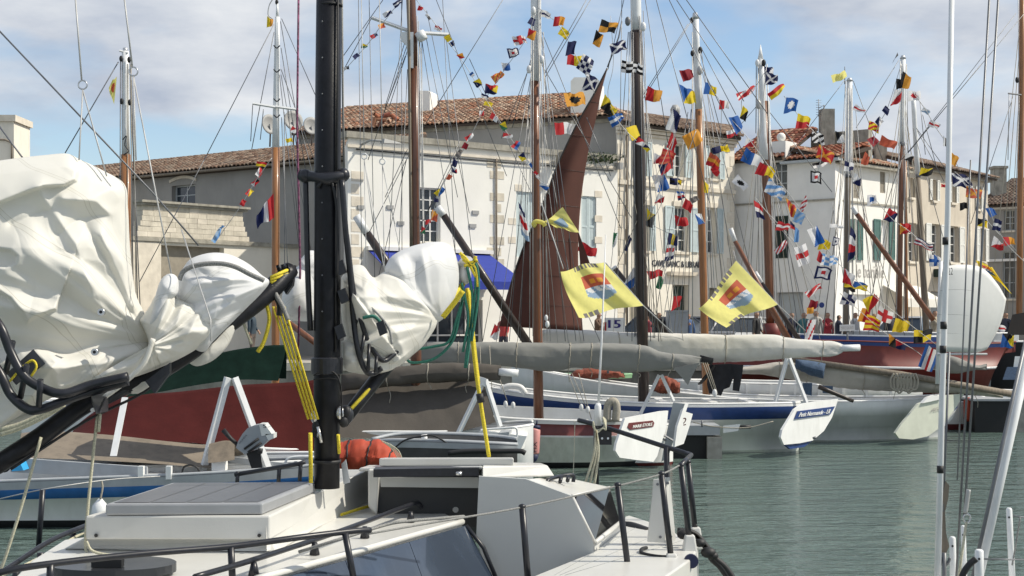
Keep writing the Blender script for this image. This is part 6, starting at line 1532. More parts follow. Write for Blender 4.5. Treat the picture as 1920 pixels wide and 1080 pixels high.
# ------------------------------------------------------------------ mast of the near boat
def near_mast():
    t = NB; d = 10.0
    MB().tube([W(613, 915, d), W(613, 700, d), W(614, 330, d), W(617, -60, d)], [.090, .094, .094, .088], 28).build('mast', 'carbon', t)
    MB().tube([W(613, 702, d), W(613, 700, d), W(613, 672, d), W(613, 670, d)], [.105, .113, .113, .105], 28, smooth=False).build('mast_collar', 'black_tube', t)
    MB().tube([W(629, 660, d - .075), W(630, 345, d - .075)], .007, 6).build('mast_track', 'black_matt', t)
    MB().tube([W(631, 320, d - .075), W(634, -60, d - .07)], .007, 6).build('mast_track', 'black_matt', t)
    for k in range(9): MB().ball(W(604, 40 + k * 68, d - .093), .006, .004, .006, 7, 5).build('rivet', 'wire', t)
    MB().tube([W(613, 868, d), W(613, 862, d)], .1, 24).build('mast_band', 'black_matt', t)
    MB().tube([W(618, 12, d), W(618, 8, d)], .092, 24).build('mast_band', 'black_matt', t)
    for s in (1, 3):
        MB().tube(pxspline([(588, 700 + s * 4), (600, 692 + s * 6), (625, 692 + s * 6), (638, 720), (641, 760 + s * 8)], d - .1), .006, 5).build('mast_strop', 'black_matt', t)
    # crane bracket
    MB().tube([W(563, 328, d - .02), W(590, 332, d - .05), W(614, 336, d - .1), W(640, 330, d - .05), W(648, 326, d - .02)], [.042, .036, .05, .036, .042], 10).build('mast_bracket', 'black_tube', t)
    MB().ball(W(572, 330, d - .03), .05, .05, .05).build('bracket_boss', 'black_tube', t); MB().ball(W(644, 328, d - .03), .045, .05, .05).build('bracket_boss', 'black_tube', t)
    MB().tube(pxspline([(573, 335), (575, 430), (578, 540), (582, 620)], d - .02), [.021] * 19, 8).build('strut', 'black_tube', t)
    MB().tube(pxspline([(622, 340), (630, 380), (633, 440), (632, 520)], d - .1), .01, 6).build('loop_line', 'black_matt', t)
    MB().tube(pxspline([(596, 352), (606, 340), (620, 345)], d - .1), .012, 6).build('loop_line', 'black_matt', t)
    # curved double strut (right) with rungs
    A = [(641, 338, 9.9), (648, 430, 9.9), (657, 520, 9.95), (663, 600, 10.0), (672, 660, 10.0), (686, 695, 10.05), (700, 700, 10.1), (716, 690, 10.1)]
    Bc = [(650, 440, 9.95), (662, 540, 9.98), (674, 590, 10.0), (690, 640, 10.05), (708, 668, 10.1), (722, 676, 10.15), (738, 664, 10.2), (748, 655, 10.25)]
    MB().tube(spline([W(*p) for p in A]), .021, 8).build('cradle_tube', 'black_tube', t)
    MB().tube(spline([W(*p) for p in Bc]), .019, 8).build('cradle_tube', 'black_tube', t)
    for (p, q) in (((665, 610), (675, 588)), ((676, 672), (683, 624)), ((690, 697), (692, 645)), ((704, 699), (706, 668))): MB().tube([W(*p, 10.0), W(*q, 10.03)], .013, 7).build('cradle_rung', 'black_tube', t)
    # fittings at mast foot
    for k, (x, y, s) in enumerate([(590, 782, .045), (594, 800, .05), (590, 812, .035), (638, 775, .05), (644, 790, .045), (650, 772, .04), (598, 815, .03)]):
        MB().ball(W(x, y, d - .06), s * .7, s * .6, s, 9, 7).build('deck_block', 'black_matt' if k % 3 else 'steel', t)
    MB().tube([W(596, 800, d - .1), W(603, 830, d - .1)], .012, 6).build('shackle', 'steel', t)
    MB().prism([W(640, 870, d + .1), W(648, 862, d + .1), W(656, 905, d + .1), (W(644, 908, d + .1))], (0, .03, 0)).build('mast_step_plate', 'alu', t)
    # boom B
    a, b = W(642, 792, 10.05), W(742, 665, 10.5); c = W(872, 500, 11.0)
    MB().tube([a, a.lerp(b, .3), b, b.lerp(c, .5), c], [.045, .05, .055, .045, .04], 10).build('boom', 'carbon', t)
    MB().ball(W(648, 778, 10.0), .06, .05, .07).build('gooseneck', 'black_tube', t)
    MB().tube([W(866, 505, 10.9), W(877, 492, 11.0)], .06, 10).build('boom_cap', 'wire_light', t)
    # boom A with its underside beam
    P = [(-60, 905, 7.0), (60, 830, 7.4), (170, 752, 7.9), (300, 695, 8.4), (400, 628, 8.9), (500, 553, 9.4), (545, 505, 9.7)]
    MB().tube(spline([WA(*p) for p in P]), .060, 10).build('boom', 'carbon', t)
    P2 = [(40, 855, 7.35), (150, 775, 7.8), (230, 735, 8.1), (330, 660, 8.6), (430, 590, 9.1), (515, 520, 9.5)]
    MB().tube(spline([WA(*p) for p in P2]), .028, 8).build('boom_rail', 'black_tube', t)
    MB().tube(spline([WA(*p) for p in [(20, 880, 7.2), (160, 790, 7.8), (270, 735, 8.2), (350, 672, 8.6), (480, 572, 9.3)]]), .009, 6).build('boom_line', 'black_matt', t)
    mb = MB(); mb.prism([WA(272, 715, 8.05), WA(318, 680, 8.2), WA(318, 700, 8.2), WA(290, 738, 8.1)], (0, .05, 0)); mb.build('boom_plate', 'black_tube', t)
    MB().prism([WA(170, 735, 7.75), WA(198, 738, 7.75), WA(198, 772, 7.75), W(180, 776, 7.75), (WA(172, 755, 7.75))], (0, .06, 0)).build('boom_bracket', 'black_tube', t)
    for (x, y) in ((174, 769), (191, 757)): MB().tube([WA(x, y, 7.72), WA(x, y, 7.76)], .014, 10).build('bracket_bolt', 'steel', t)
    MB().prism([W(532, 545, 9.65), W(538, 505, 9.65), W(552, 497, 9.65), W(548, 535, 9.65), W(536, 552, 9.65)], (0, .09, 0)).build('boom_cap', 'black_tube', t)
    for k in range(3): MB().tube([W(522 + k * 9, 505 - k * 1, 9.6), W(520 + k * 9, 497 - k, 9.6), W(524 + k * 9, 510, 9.6)], .012, 6).build('sheave', 'black_tube', t)
    # cradle on the left
    A = [(-40, 560, 7.2), (0, 612, 7.2), (20, 660, 7.25), (45, 705, 7.3), (80, 728, 7.4), (120, 738, 7.5), (170, 722, 7.7), (240, 706, 7.9)]
    Bc = [(-40, 640, 7.2), (0, 700, 7.25), (20, 740, 7.3), (50, 766, 7.35), (75, 768, 7.4), (120, 752, 7.55), (170, 735, 7.75), (240, 715, 7.95)]
    MB().tube(spline([WA(p[0], p[1], p[2] - .5) for p in A]), .028, 8).build('cradle_tube', 'black_tube', t); MB().tube(spline([WA(p[0], p[1], p[2] - .5) for p in Bc]), .028, 8).build('cradle_tube', 'black_tube', t)
    for (p, q) in (((24, 640), (10, 700)), ((50, 684), (38, 746)), ((76, 712), (73, 762))): MB().tube([WA(*p, 6.8), WA(*q, 6.85)], .018, 7).build('cradle_rung', 'black_tube', t)
near_mast()

# ------------------------------------------------------------------ sails heaped on the booms
def seg_dist(X, Y, pts):
    best = np.full(X.shape, 1e9); sg = np.zeros(X.shape)
    for (a, b) in zip(pts[:-1], pts[1:]):
        ax, ay = a; bx, by = b; vx, vy = bx - ax, by - ay; L2 = vx * vx + vy * vy
        t = np.clip(((X - ax) * vx + (Y - ay) * vy) / L2, 0, 1)
        dx, dy = X - ax - t * vx, Y - ay - t * vy; dd = np.hypot(dx, dy)
        s = np.sign(vx * dy - vy * dx); m = dd < best
        best = np.where(m, dd, best); sg = np.where(m, s, sg)
    return best, sg
def fold_field(X, Y, folds):
    H = np.zeros(X.shape)
    for f in folds:
        pts, amp, w = f[0], f[1], f[2]; kind = f[3] if len(f) > 3 else 'r'
        dd, sg = seg_dist(X, Y, pts)
        (x0, y0), (x1, y1) = pts[0], pts[-1]
        L = math.hypot(x1 - x0, y1 - y0)
        if kind == 'r': H += amp * np.exp(-(np.sqrt(dd * dd + 6) - 2.4) / (w * 1.25))
        elif kind == 's':                       # a step: the layer on the right-hand side of the line lies on top
            H += amp * .5 * (1 + np.tanh(dd * sg / 2.2)) * np.exp(-dd / w)
        elif kind == 'v': H -= amp * np.exp(-(dd / w))
    return H
def crumple(X, Y, seed, amp, scale):
    rd = random.Random(seed); H = np.zeros(X.shape)
    for k in range(4):
        th = rd.uniform(0, math.pi); fr = 2 * math.pi / (scale * rd.uniform(1.3, 2.6)); ph = rd.uniform(0, 6)
        q = (X * math.cos(th) + Y * math.sin(th)) * fr + ph + 1.1 * np.sin((X * math.sin(th) - Y * math.cos(th)) * fr * .6 + ph)
        H += (1 - np.sqrt(np.sin(q) ** 2 + .012)) * rd.uniform(.5, 1)
    return amp * 1.25 * H / 2
def gather(X, Y, c, amp, n, seed, reach):
    th = np.arctan2(Y - c[1], X - c[0]); r = np.hypot(X - c[0], Y - c[1]); rd = random.Random(seed); H = 0
    for k in range(4): H = H + (1 - np.sqrt(np.sin(th * n * (.55 + .3 * k) + rd.uniform(0, 6) + .005 * r) ** 2 + .01)) * rd.uniform(.4, 1) / (1 + .4 * k)
    return amp * 1.3 * H / 2 * np.clip(r / 60, 0, 1) * np.exp(-(r / reach) ** 2)
def saw(X, Y, c, amp, n, seed, r0=110, asym=.72, warp=.5):
    """pleats fanning out from a tied point: gentle flank, steep flank"""
    th = np.arctan2(Y - c[1], X - c[0]); th = np.where(th < -.6, th + 2 * math.pi, th); r = np.hypot(X - c[0], Y - c[1]); rd = random.Random(seed); H = 0
    for q, (m_, a_) in enumerate(((1, 1), (2.3, .22))):
        ph = th * n * m_ + rd.uniform(0, 6) + warp * np.sin(r / 70 + rd.uniform(0, 6)) + warp * .6 * np.sin(r / 31 + th * 3)
        acc = 0
        for e in (-.09, -.05, -.02, .02, .05, .09):
            f = np.mod(ph + e, 1.0); acc = acc + np.where(f < asym, f / asym, (1 - f) / (1 - asym))
        env = .55 + .45 * np.sin(np.floor(ph) * 2.4 + seed)
        H = H + a_ * acc / 6 * (.6 + .4 * env)
    return amp * H * np.clip(r / r0, 0.08, 1)
def heap(parent, name, outline, centre, dfun, th, mk, folds=(), cr=(1, .03, 90), ga=None, nr=44, na=150, power=.55, sw=None):
    """a cloth heap: px outline star-shaped about centre; inflated to half depth th (m), with folds pressed into it, closed at the back"""
    O = interp(list(outline) + [outline[0]], na + 1)[:-1]
    ox = np.array([p.x for p in O]); oy = np.array([p.y for p in O]); cx, cy = centre
    T = np.linspace(0, 1, nr + 1)[1:] ** .9
    X = cx + (ox[:, None] - cx) * T[None, :]; Y = cy + (oy[:, None] - cy) * T[None, :]
    X = np.concatenate([np.full((na, 1), cx), X], 1); Y = np.concatenate([np.full((na, 1), cy), Y], 1)
    T2 = np.concatenate([[0], T]); E = np.clip(1 - T2 ** 2.2, 0, 1) ** power
    H = th * E[None, :] * np.ones_like(X)
    R = fold_field(X, Y, folds) + crumple(X, Y, *cr)
    if ga:
        for g_ in (ga if isinstance(ga, list) else [ga]): R = R + gather(X, Y, *g_)
    if sw:
        R = R + saw(X, Y, sw[0], sw[1], sw[2], sw[3], r0=sw[4], warp=(sw[7] if len(sw) > 7 else .4)) * np.clip((Y - sw[5]) / sw[6], 0, 1)
    rc = random.Random(int(abs(cx * 7 + cy)) + 3); fine = []
    fx, fy = sw[0] if sw else (cx, cy)
    w_, h_ = ox.max() - ox.min(), oy.max() - oy.min()
    for k in range(int(4 + w_ * h_ / 8000)):
        a_, b_ = rc.uniform(ox.min(), ox.max()), rc.uniform(oy.min(), oy.max()); th_ = math.atan2(fy - b_, fx - a_) + rc.gauss(0, .5); l_ = rc.uniform(25, 85)
        mid = (a_ + l_ * .5 * math.cos(th_) + rc.uniform(-5, 5), b_ + l_ * .5 * math.sin(th_) + rc.uniform(-5, 5))
        fine.append(([(a_, b_), mid, (a_ + l_ * math.cos(th_), b_ + l_ * math.sin(th_))], rc.uniform(.005, .014), rc.uniform(5, 11), rc.choice('rrv')))
    R = R + fold_field(X, Y, fine)
    fade = np.clip((1 - T2) * 9, 0.12, 1)[None, :]
    H = H + R * fade
    D0 = dfun(X, Y)
    P = []
    for i in range(na):
        row = [W(X[i, j], Y[i, j], D0[i, j] - H[i, j]) for j in range(nr + 1)]
        bk = [W(X[i, j], Y[i, j], D0[i, j] + th * E[j] * .8) for j in range(nr - 1, -1, -6)]
        P.append(row + bk)
    return MB().grid(P, 0, True, True).build(name, mk, parent)

SA = thing('heaped_mainsail', 'big crumpled white sail heaped on the left boom', 'sail', W(200, 760, 8.0))
dA = lambda X, Y: 8.7 + np.clip(X, -60, 520) / 520 * .6
heap(SA, 'main_heap', [(-60, 310), (20, 298), (80, 291), (125, 288), (150, 299), (190, 318), (233, 345), (240, 390), (243, 450), (248, 510), (256, 555), (272, 590), (284, 625), (280, 650), (250, 672), (210, 690), (160, 708), (100, 720), (40, 725), (-60, 720)],
     (105, 520), dA, .24, 'sailcloth', power=.55, nr=110, na=320,
     folds=[([(143, 290), (147, 318), (142, 338), (120, 348), (80, 350), (40, 364), (-30, 392)], .09, 60, 's'), ([(73, 355), (97, 393), (141, 457), (175, 554)], .07, 20), ([(97, 393), (70, 400), (20, 420)], .05, 22, 'v'),
            ([(112, 560), (105, 580), (70, 592), (52, 603), (44, 590), (20, 560), (-30, 530)], .07, 50, 's'), ([(-30, 500), (10, 500), (30, 492), (32, 480), (20, 470), (-30, 464)], .06, 34, 's'),
            ([(118, 372), (180, 378), (207, 402)], .06, 12), ([(207, 404), (150, 408), (110, 440)], .05, 24, 'v'), ([(232, 345), (175, 368), (146, 372)], .05, 18), ([(190, 440), (225, 520), (248, 570)], .05, 14), ([(160, 420), (205, 500), (245, 585)], .05, 20, 'v')],
     cr=(3, .014, 170), sw=((292, 645), .105, 2.3, 5, 170, 385, 80, .14))
heap(SA, 'lower_heap', [(-60, 660), (20, 640), (110, 655), (200, 648), (275, 640), (280, 665), (265, 695), (210, 715), (150, 730), (100, 745), (60, 765), (20, 790), (-60, 830)], (110, 700), lambda X, Y: dA(X, Y) - .04, .2, 'sailcloth',
     folds=[([(40, 690), (120, 690), (200, 680), (275, 655)], .06, 14), ([(60, 740), (105, 680), (85, 650)], .05, 12), ([(110, 735), (102, 695), (70, 660)], .04, 10), ([(115, 725), (190, 710), (265, 690)], .04, 8)], cr=(11, .012, 120), nr=60, na=200, sw=((292, 640), .05, 3.0, 8, 120, 600, 20))
heap(SA, 'neck', [(262, 600), (280, 575), (295, 550), (318, 545), (345, 560), (390, 570), (420, 590), (400, 630), (360, 660), (310, 685), (250, 708), (170, 728), (150, 722), (230, 690), (270, 665), (278, 640)], (320, 625), lambda X, Y: dA(X, Y) - .12, .2, 'sailcloth',
     folds=[([(285, 640), (300, 600), (318, 550)], .06, 10), ([(290, 650), (330, 610), (345, 565)], .05, 9), ([(285, 668), (345, 640), (372, 590)], .05, 9), ([(260, 690), (330, 668), (390, 620)], .04, 9)], cr=(13, .010, 90), nr=60, na=200, sw=((278, 650), .075, 1.9, 3, 90, 500, 20))
heap(SA, 'finger_fold', [(280, 610), (290, 560), (300, 528), (312, 515), (325, 514), (334, 524), (334, 548), (322, 562), (305, 590), (290, 618)], (312, 552), lambda X, Y: dA(X, Y) - .30, .09, 'sailcloth_cool', cr=(15, .012, 60), nr=20, na=70)
heap(SA, 'end_bundle', [(334, 520), (345, 500), (360, 484), (395, 474), (430, 477), (465, 494), (490, 515), (505, 528), (490, 550), (460, 580), (430, 610), (400, 640), (380, 660), (350, 640), (340, 590), (330, 555)], (410, 560), lambda X, Y: dA(X, Y) - .08, .22, 'sailcloth_cool',
     folds=[([(340, 560), (380, 530), (440, 520), (490, 528)], .04, 16), ([(350, 545), (395, 515), (430, 522)], .03, 9), ([(400, 600), (440, 560), (495, 530)], .05, 12), ([(385, 650), (430, 600), (490, 540)], .04, 8)], cr=(17, .015, 110), nr=60, na=200, sw=((506, 528), .06, 2.2, 4, 110, 440, 60))
heap(SA, 'hanging_flap', [(345, 672), (390, 640), (440, 602), (432, 640), (405, 672), (375, 686), (360, 684)], (395, 655), lambda X, Y: dA(X, Y) + .12, .05, 'sailcloth', cr=(19, .012, 50), nr=14, na=60)
heap(SA, 'under_lobe', [(228, 732), (262, 708), (290, 700), (285, 720), (268, 736), (240, 738)], (262, 720), lambda X, Y: dA(X, Y) + .02, .06, 'sailcloth', cr=(21, .006, 50), nr=10, na=40)
heap(SA, 'left_under', [(-40, 760), (30, 765), (75, 770), (130, 740), (120, 760), (60, 790), (0, 815), (-40, 830)], (30, 785), lambda X, Y: dA(X, Y) + .15, .06, 'sailcloth', cr=(22, .02, 50), nr=12, na=50)
# piping, eyelets, straps
MB().tube(pxspline([(336, 525), (345, 508), (370, 497), (410, 494), (440, 500), (470, 515), (495, 526)], 8.80), .0155, 6).build('luff_rope', 'grey_rope', SA)
for (x, y, d) in ((190, 585, 8.52), (178, 660, 8.56)):
    c = W(x, y, d); MB().tube([c + Vector((.0, -.012, 0)), c + Vector((0, .02, 0))], [.022, .022], 12).build('eyelet', 'steel', SA)
    MB().tube([c + Vector((.0, -.014, 0)), c + Vector((0, .0, 0))], [.010, .010], 10).build('eyelet_hole', 'black_matt', SA)
mb = MB(); P_ = pxspline([(287, 635), (270, 680), (235, 715), (195, 745)], 8.55); mb.tube(P_, .017, 5); mb.build('strap', 'sailcloth', SA)
MB().prism([W(62, 655, 8.42), W(85, 682, 8.42), (W(30, 722, 8.38)), W(12, 700, 8.38)], (0, .01, 0)).build('mesh_patch', 'solar_dark', SA)
MB().tube(pxspline([(18, 715), (40, 690), (60, 676), (68, 688), (58, 706)], 8.36), .008, 5).build('patch_piping', 'yellow_rope', SA)
for k in range(2): MB().tube(pxspline([(0, 806 + k * 8), (40, 795 + k * 6), (90, 772 + k * 5), (120, 755 + k * 3)], 8.45), .016, 6).build('edge_rope', 'pale_rope', SA)

SB = thing('heaped_foresail', 'crumpled white sail heaped on the boom right of the black mast', 'sail', W(700, 720, 10.4))
dB = lambda X, Y: 10.25 + (np.clip(X, 520, 880) - 620) / 260 * .7
heap(SB, 'dome', [(722, 500), (735, 480), (765, 464), (800, 455), (830, 454), (848, 465), (858, 490), (862, 520), (856, 560), (838, 590), (820, 605), (790, 612), (760, 590), (738, 560), (724, 530)], (795, 530), dB, .26, 'sailcloth_cool',
     folds=[([(790, 470), (800, 520), (810, 570)], .04, 16), ([(745, 480), (760, 530), (790, 580)], .05, 18), ([(838, 470), (845, 530), (830, 585)], .03, 12)], cr=(31, .016, 120), nr=60, na=180, sw=((830, 606), .06, 1.7, 2, 110, 440, 40))
heap(SB, 'mid_heap', [(640, 520), (655, 500), (680, 498), (700, 520), (720, 510), (740, 512), (765, 525), (800, 560), (820, 600), (800, 640), (775, 665), (740, 690), (700, 690), (668, 670), (650, 640), (640, 590)], (720, 600), lambda X, Y: dB(X, Y) - .1, .24, 'sailcloth',
     folds=[([(668, 558), (730, 556), (790, 566)], .06, 16), ([(740, 512), (760, 530), (810, 560)], .05, 9), ([(690, 580), (740, 620), (760, 670)], .06, 14), ([(800, 580), (770, 620), (745, 685)], .05, 12), ([(670, 560), (700, 600), (728, 640)], .06, 40, 's'), ([(650, 520), (680, 540), (700, 520)], .04, 10)],
     cr=(33, .016, 110), nr=80, na=240, sw=((826, 602), .085, 1.6, 7, 100, 490, 30))
heap(SB, 'roll_pocket', [(672, 570), (690, 572), (712, 590), (728, 615), (734, 640), (728, 655), (712, 656), (696, 640), (682, 610)], (704, 615), lambda X, Y: dB(X, Y) - .34, .06, 'sailcloth', cr=(35, .006, 60), nr=16, na=60)
heap(SB, 'low_folds', [(640, 640), (665, 632), (700, 650), (735, 660), (750, 672), (738, 692), (700, 702), (670, 700), (645, 690)], (690, 675), lambda X, Y: dB(X, Y) - .2, .12, 'sailcloth', cr=(37, .03, 40), nr=18, na=70, folds=[([(645, 665), (690, 672), (740, 680)], .03, 6)])
heap(SB, 'left_heap', [(528, 560), (535, 530), (552, 505), (575, 490), (592, 500), (596, 560), (590, 598), (560, 602), (535, 595)], (562, 552), lambda X, Y: dB(X, Y) + .5, .2, 'sailcloth_cool', cr=(39, .03, 70), nr=20, na=70)
heap(SB, 'left_tail', [(560, 490), (580, 470), (600, 480), (600, 530), (570, 530)], (582, 505), lambda X, Y: dB(X, Y) + .45, .1, 'sailcloth_cool', cr=(41, .02, 50), nr=14, na=50)
MB().tube(pxspline([(665, 555), (690, 572), (712, 592), (730, 618), (735, 645)], 9.98), .009, 6).build('leech_tape', 'seam', SB)
MB().tube(pxspline([(680, 596), (700, 593), (712, 603), (718, 615)], 9.93), .012, 6).build('strop', 'green_rope', SB)
for (x, y) in ((640, 502), (644, 555), (638, 622), (716, 615)):
    MB().box(W(x, y, 9.93), Vector((.026, 0, .012)), Vector((0, .03, 0)), Vector((-.014, 0, .045))).build('slider', 'black_tube', SB)
MB().tube(pxspline([(830, 595), (850, 570), (868, 545)], 10.5), .02, 6).build('outhaul', 'yellow_rope', SB)

# ------------------------------------------------------------------ running rigging of the near boat
t = thing('yellow_tackle', 'bundle of yellow tackle lines from the left boom end down to the black mast', 'rope', W(590, 800, 9.8))
for k in range(4):
    MB().tube([W(512 + k * 7, 575, 9.6), W(578 + k * 6, 786, 9.8)], .0088, 6).build('fall', 'yellow_rope', t)
MB().tube([W(582, 812, 9.8), W(583, 905, 9.85)], .015, 7).build('tail', 'yellow_rope', t)
MB().tube([W(634, 815, 9.85), W(636, 850, 9.9)], .012, 6).build('tail', 'yellow_rope', t)
MB().tube(pxspline([(512, 550), (520, 560), (525, 575), (524, 592)], 9.55), .022, 7).build('strop', 'black_matt', t)
MB().tube(pxspline([(540, 600), (530, 575), (517, 552), (510, 535)], 9.5), .016, 6).build('strop', 'grey_rope', t)
MB().tube(pxspline([(500, 570), (505, 600), (495, 640), (483, 660)], 9.5), .014, 6).build('tail', 'yellow_rope', t)
MB().tube(pxspline([(455, 600), (462, 620), (472, 645)], 9.5), .010, 6).build('tail', 'pale_rope', t)
for k in range(3): MB().tube([W(508, 530 - k * 5, 9.5), W(540, 520 - k * 7, 9.6)], .012, 6).build('turn', 'yellow_rope', t)
t = thing('yellow_halyard', 'thick yellow line hanging straight down from the right boom end', 'rope', W(915, 855, 11.0))
MB().tube(pxspline([(876, 540), (884, 620), (893, 700), (905, 780), (917, 857)], 11.0), .016, 7).build('rope_part', 'yellow_rope', t)
MB().tube(pxspline([(880, 545), (889, 640), (898, 720)], 11.02), .012, 7).build('rope_part', 'yellow_rope', t)
MB().tube([W(899, 738, 10.95), W(902, 755, 10.95)], .03, 8).build('clip', 'black_matt', t)
MB().tube([W(868, 532, 10.9), W(852, 556, 10.8), W(812, 600, 10.7)], .022, 7).build('outhaul_tail', 'yellow_rope', t)
MB().tube([W(770, 660, 10.55), W(720, 700, 10.4), W(655, 770, 10.0)], .014, 7).build('reef_line', 'yellow_rope', t)
for (a, b, c) in (((865, 480), (880, 492), (896, 488)), ((868, 486), (886, 498), (892, 480)), ((862, 474), (876, 488), (893, 520)), ((870, 498), (890, 500), (896, 538))):
    MB().tube(pxspline([a, b, c], 10.85), .013, 6).build('turn', 'yellow_rope', t)
MB().ball(W(872, 515, 10.9), .05, .05, .08).build('boom_end_block', 'wire_light', t)
t = thing('green_line', 'dark green line coiled and looped below the right boom end', 'rope', W(870, 690, 10.9))
for pts in ([(884, 490), (892, 520), (888, 580), (878, 640), (872, 690)], [(876, 500), (886, 560), (880, 640), (874, 690)], [(870, 545), (862, 590), (848, 640), (815, 672), (775, 680), (760, 672)], [(868, 560), (856, 600), (842, 640), (812, 650), (780, 655)],
            [(888, 486), (896, 510), (896, 560), (884, 640)], [(866, 530), (872, 560), (878, 600), (868, 660)]):
    MB().tube(pxspline(pts, 10.85), .011, 6).build('rope_part', 'green_rope', t)
t = thing('burgundy_halyard', 'burgundy flecked halyard running straight up beside the black mast', 'rope', W(560, 700, 10.4))
MB().tube([W(560, -20, 10.4), W(557, 240, 10.4), W(563, 500, 10.4), (W(558, 700, 10.4))], .008, 6).build('rope_part', 'purple_rope', t)
MB().tube([W(641, -20, 10.2), W(643, 200, 10.2), W(646, 340, 10.2)], .008, 6).build('rope_part', 'grey_rope', t)
t = thing('lazy_lines', 'thin lazy lines with steel rings hanging over the left sail heap', 'rope', W(150, 400, 9.0))
for (p, r, q) in (((140, -20), (153, 150), [(148, 300), (200, 330)]), ((231, -20), (248, 125), [(255, 300), (330, 560)])):
    MB().tube([W(*p, 9.0), W(*r, 9.0)], .006, 5).build('line', 'wire_light', t)
    c = W(r[0] + 2, r[1] + 9, 9.0); n_ = 20; R_ = .028
    MB().tube([c + Vector((R_ * math.cos(2 * math.pi * k / n_), 0, R_ * math.sin(2 * math.pi * k / n_))) for k in range(n_ + 1)], .005, 6, caps=False).build('ring', 'steel', t)
    for e in q: MB().tube([W(r[0] + 2, r[1] + 18, 9.0), W(*e, 8.8)], .005, 5).build('line', 'wire_light', t)
MB().tube([W(-20, 38, 9.0), W(285, 360, 9.2), W(372, 460, 9.4)], .006, 5).build('line', 'wire', t)
MB().tube([W(-10, 225, 9.0), W(60, 320, 9.0)], .006, 5).build('line', 'wire', t)
MB().tube([W(340, 430, 8.9), W(395, 600, 8.3), W(395, 640, 8.3)], .004, 5).build('line', 'wire_light', t)
t = thing('ring_lines', 'two thin lines with white rings in front of the white house corner', 'rope', W(700, 450, 12.0))
for (x, y, x2) in ((683, 293, 700), (717, 303, 740)):
    c = W(x, y, 12.0); R_ = .024
    MB().tube([c + Vector((R_ * math.cos(2 * math.pi * k / 18), 0, R_ * math.sin(2 * math.pi * k / 18))) for k in range(19)], .005, 6, caps=False).build('ring', 'spar_white', t)
    MB().tube([W(x - 6, -20, 12.0), W(x, y - 6, 12.0)], .004, 5).build('line', 'wire_light', t)
    for q in ((x2, 420), (x2 + 45, 640), (x + 5, 560)): MB().tube([W(x, y + 6, 12.0), W(*q, 11.8)], .004, 5).build('line', 'wire_light', t)
t = thing('stern_lines', 'pale yellow lines dropping from the left boom to the deck', 'rope', W(165, 1030, 8.0))
MB().tube(pxspline([(183, 775), (175, 850), (166, 940), (160, 1020), (165, 1040)], 8.85), .010, 6).build('rope_part', 'pale_rope', t)
MB().tube(pxspline([(162, 1015), (172, 1032), (200, 1040), (240, 1040)], 8.4), .009, 6).build('rope_part', 'pale_rope', t)
MB().tube(pxspline([(77, 820), (40, 950), (10, 1045), (0, 1070)], 8.6), .010, 6).build('rope_part', 'pale_rope', t)
for k in range(2): MB().tube([W(184 + k * 3, 775, 8.85), W(181 + k * 3, 810, 8.85)], .014, 6).build('turn', 'pale_rope', t)
t = thing('yellow_coil', 'small coil of yellow rope by the companionway', 'rope', PZ(755, 930, 1.78))
for k in range(4): MB().tube(spline([PZ(730 + k * 3, 934 - k, 1.79), PZ(745, 922 - k * 3, 1.82 + k * .01), PZ(770 + k * 3, 924, 1.82), PZ(785 - k, 936, 1.80), PZ(755, 938 - k, 1.79)]), .012, 6).build('turn', 'yellow_rope', t)
MB().tube(spline([PZ(640, 965, 1.76), PZ(690, 950, 1.77), PZ(730, 945, 1.78)]), .012, 6).build('turn', 'yellow_rope', t)

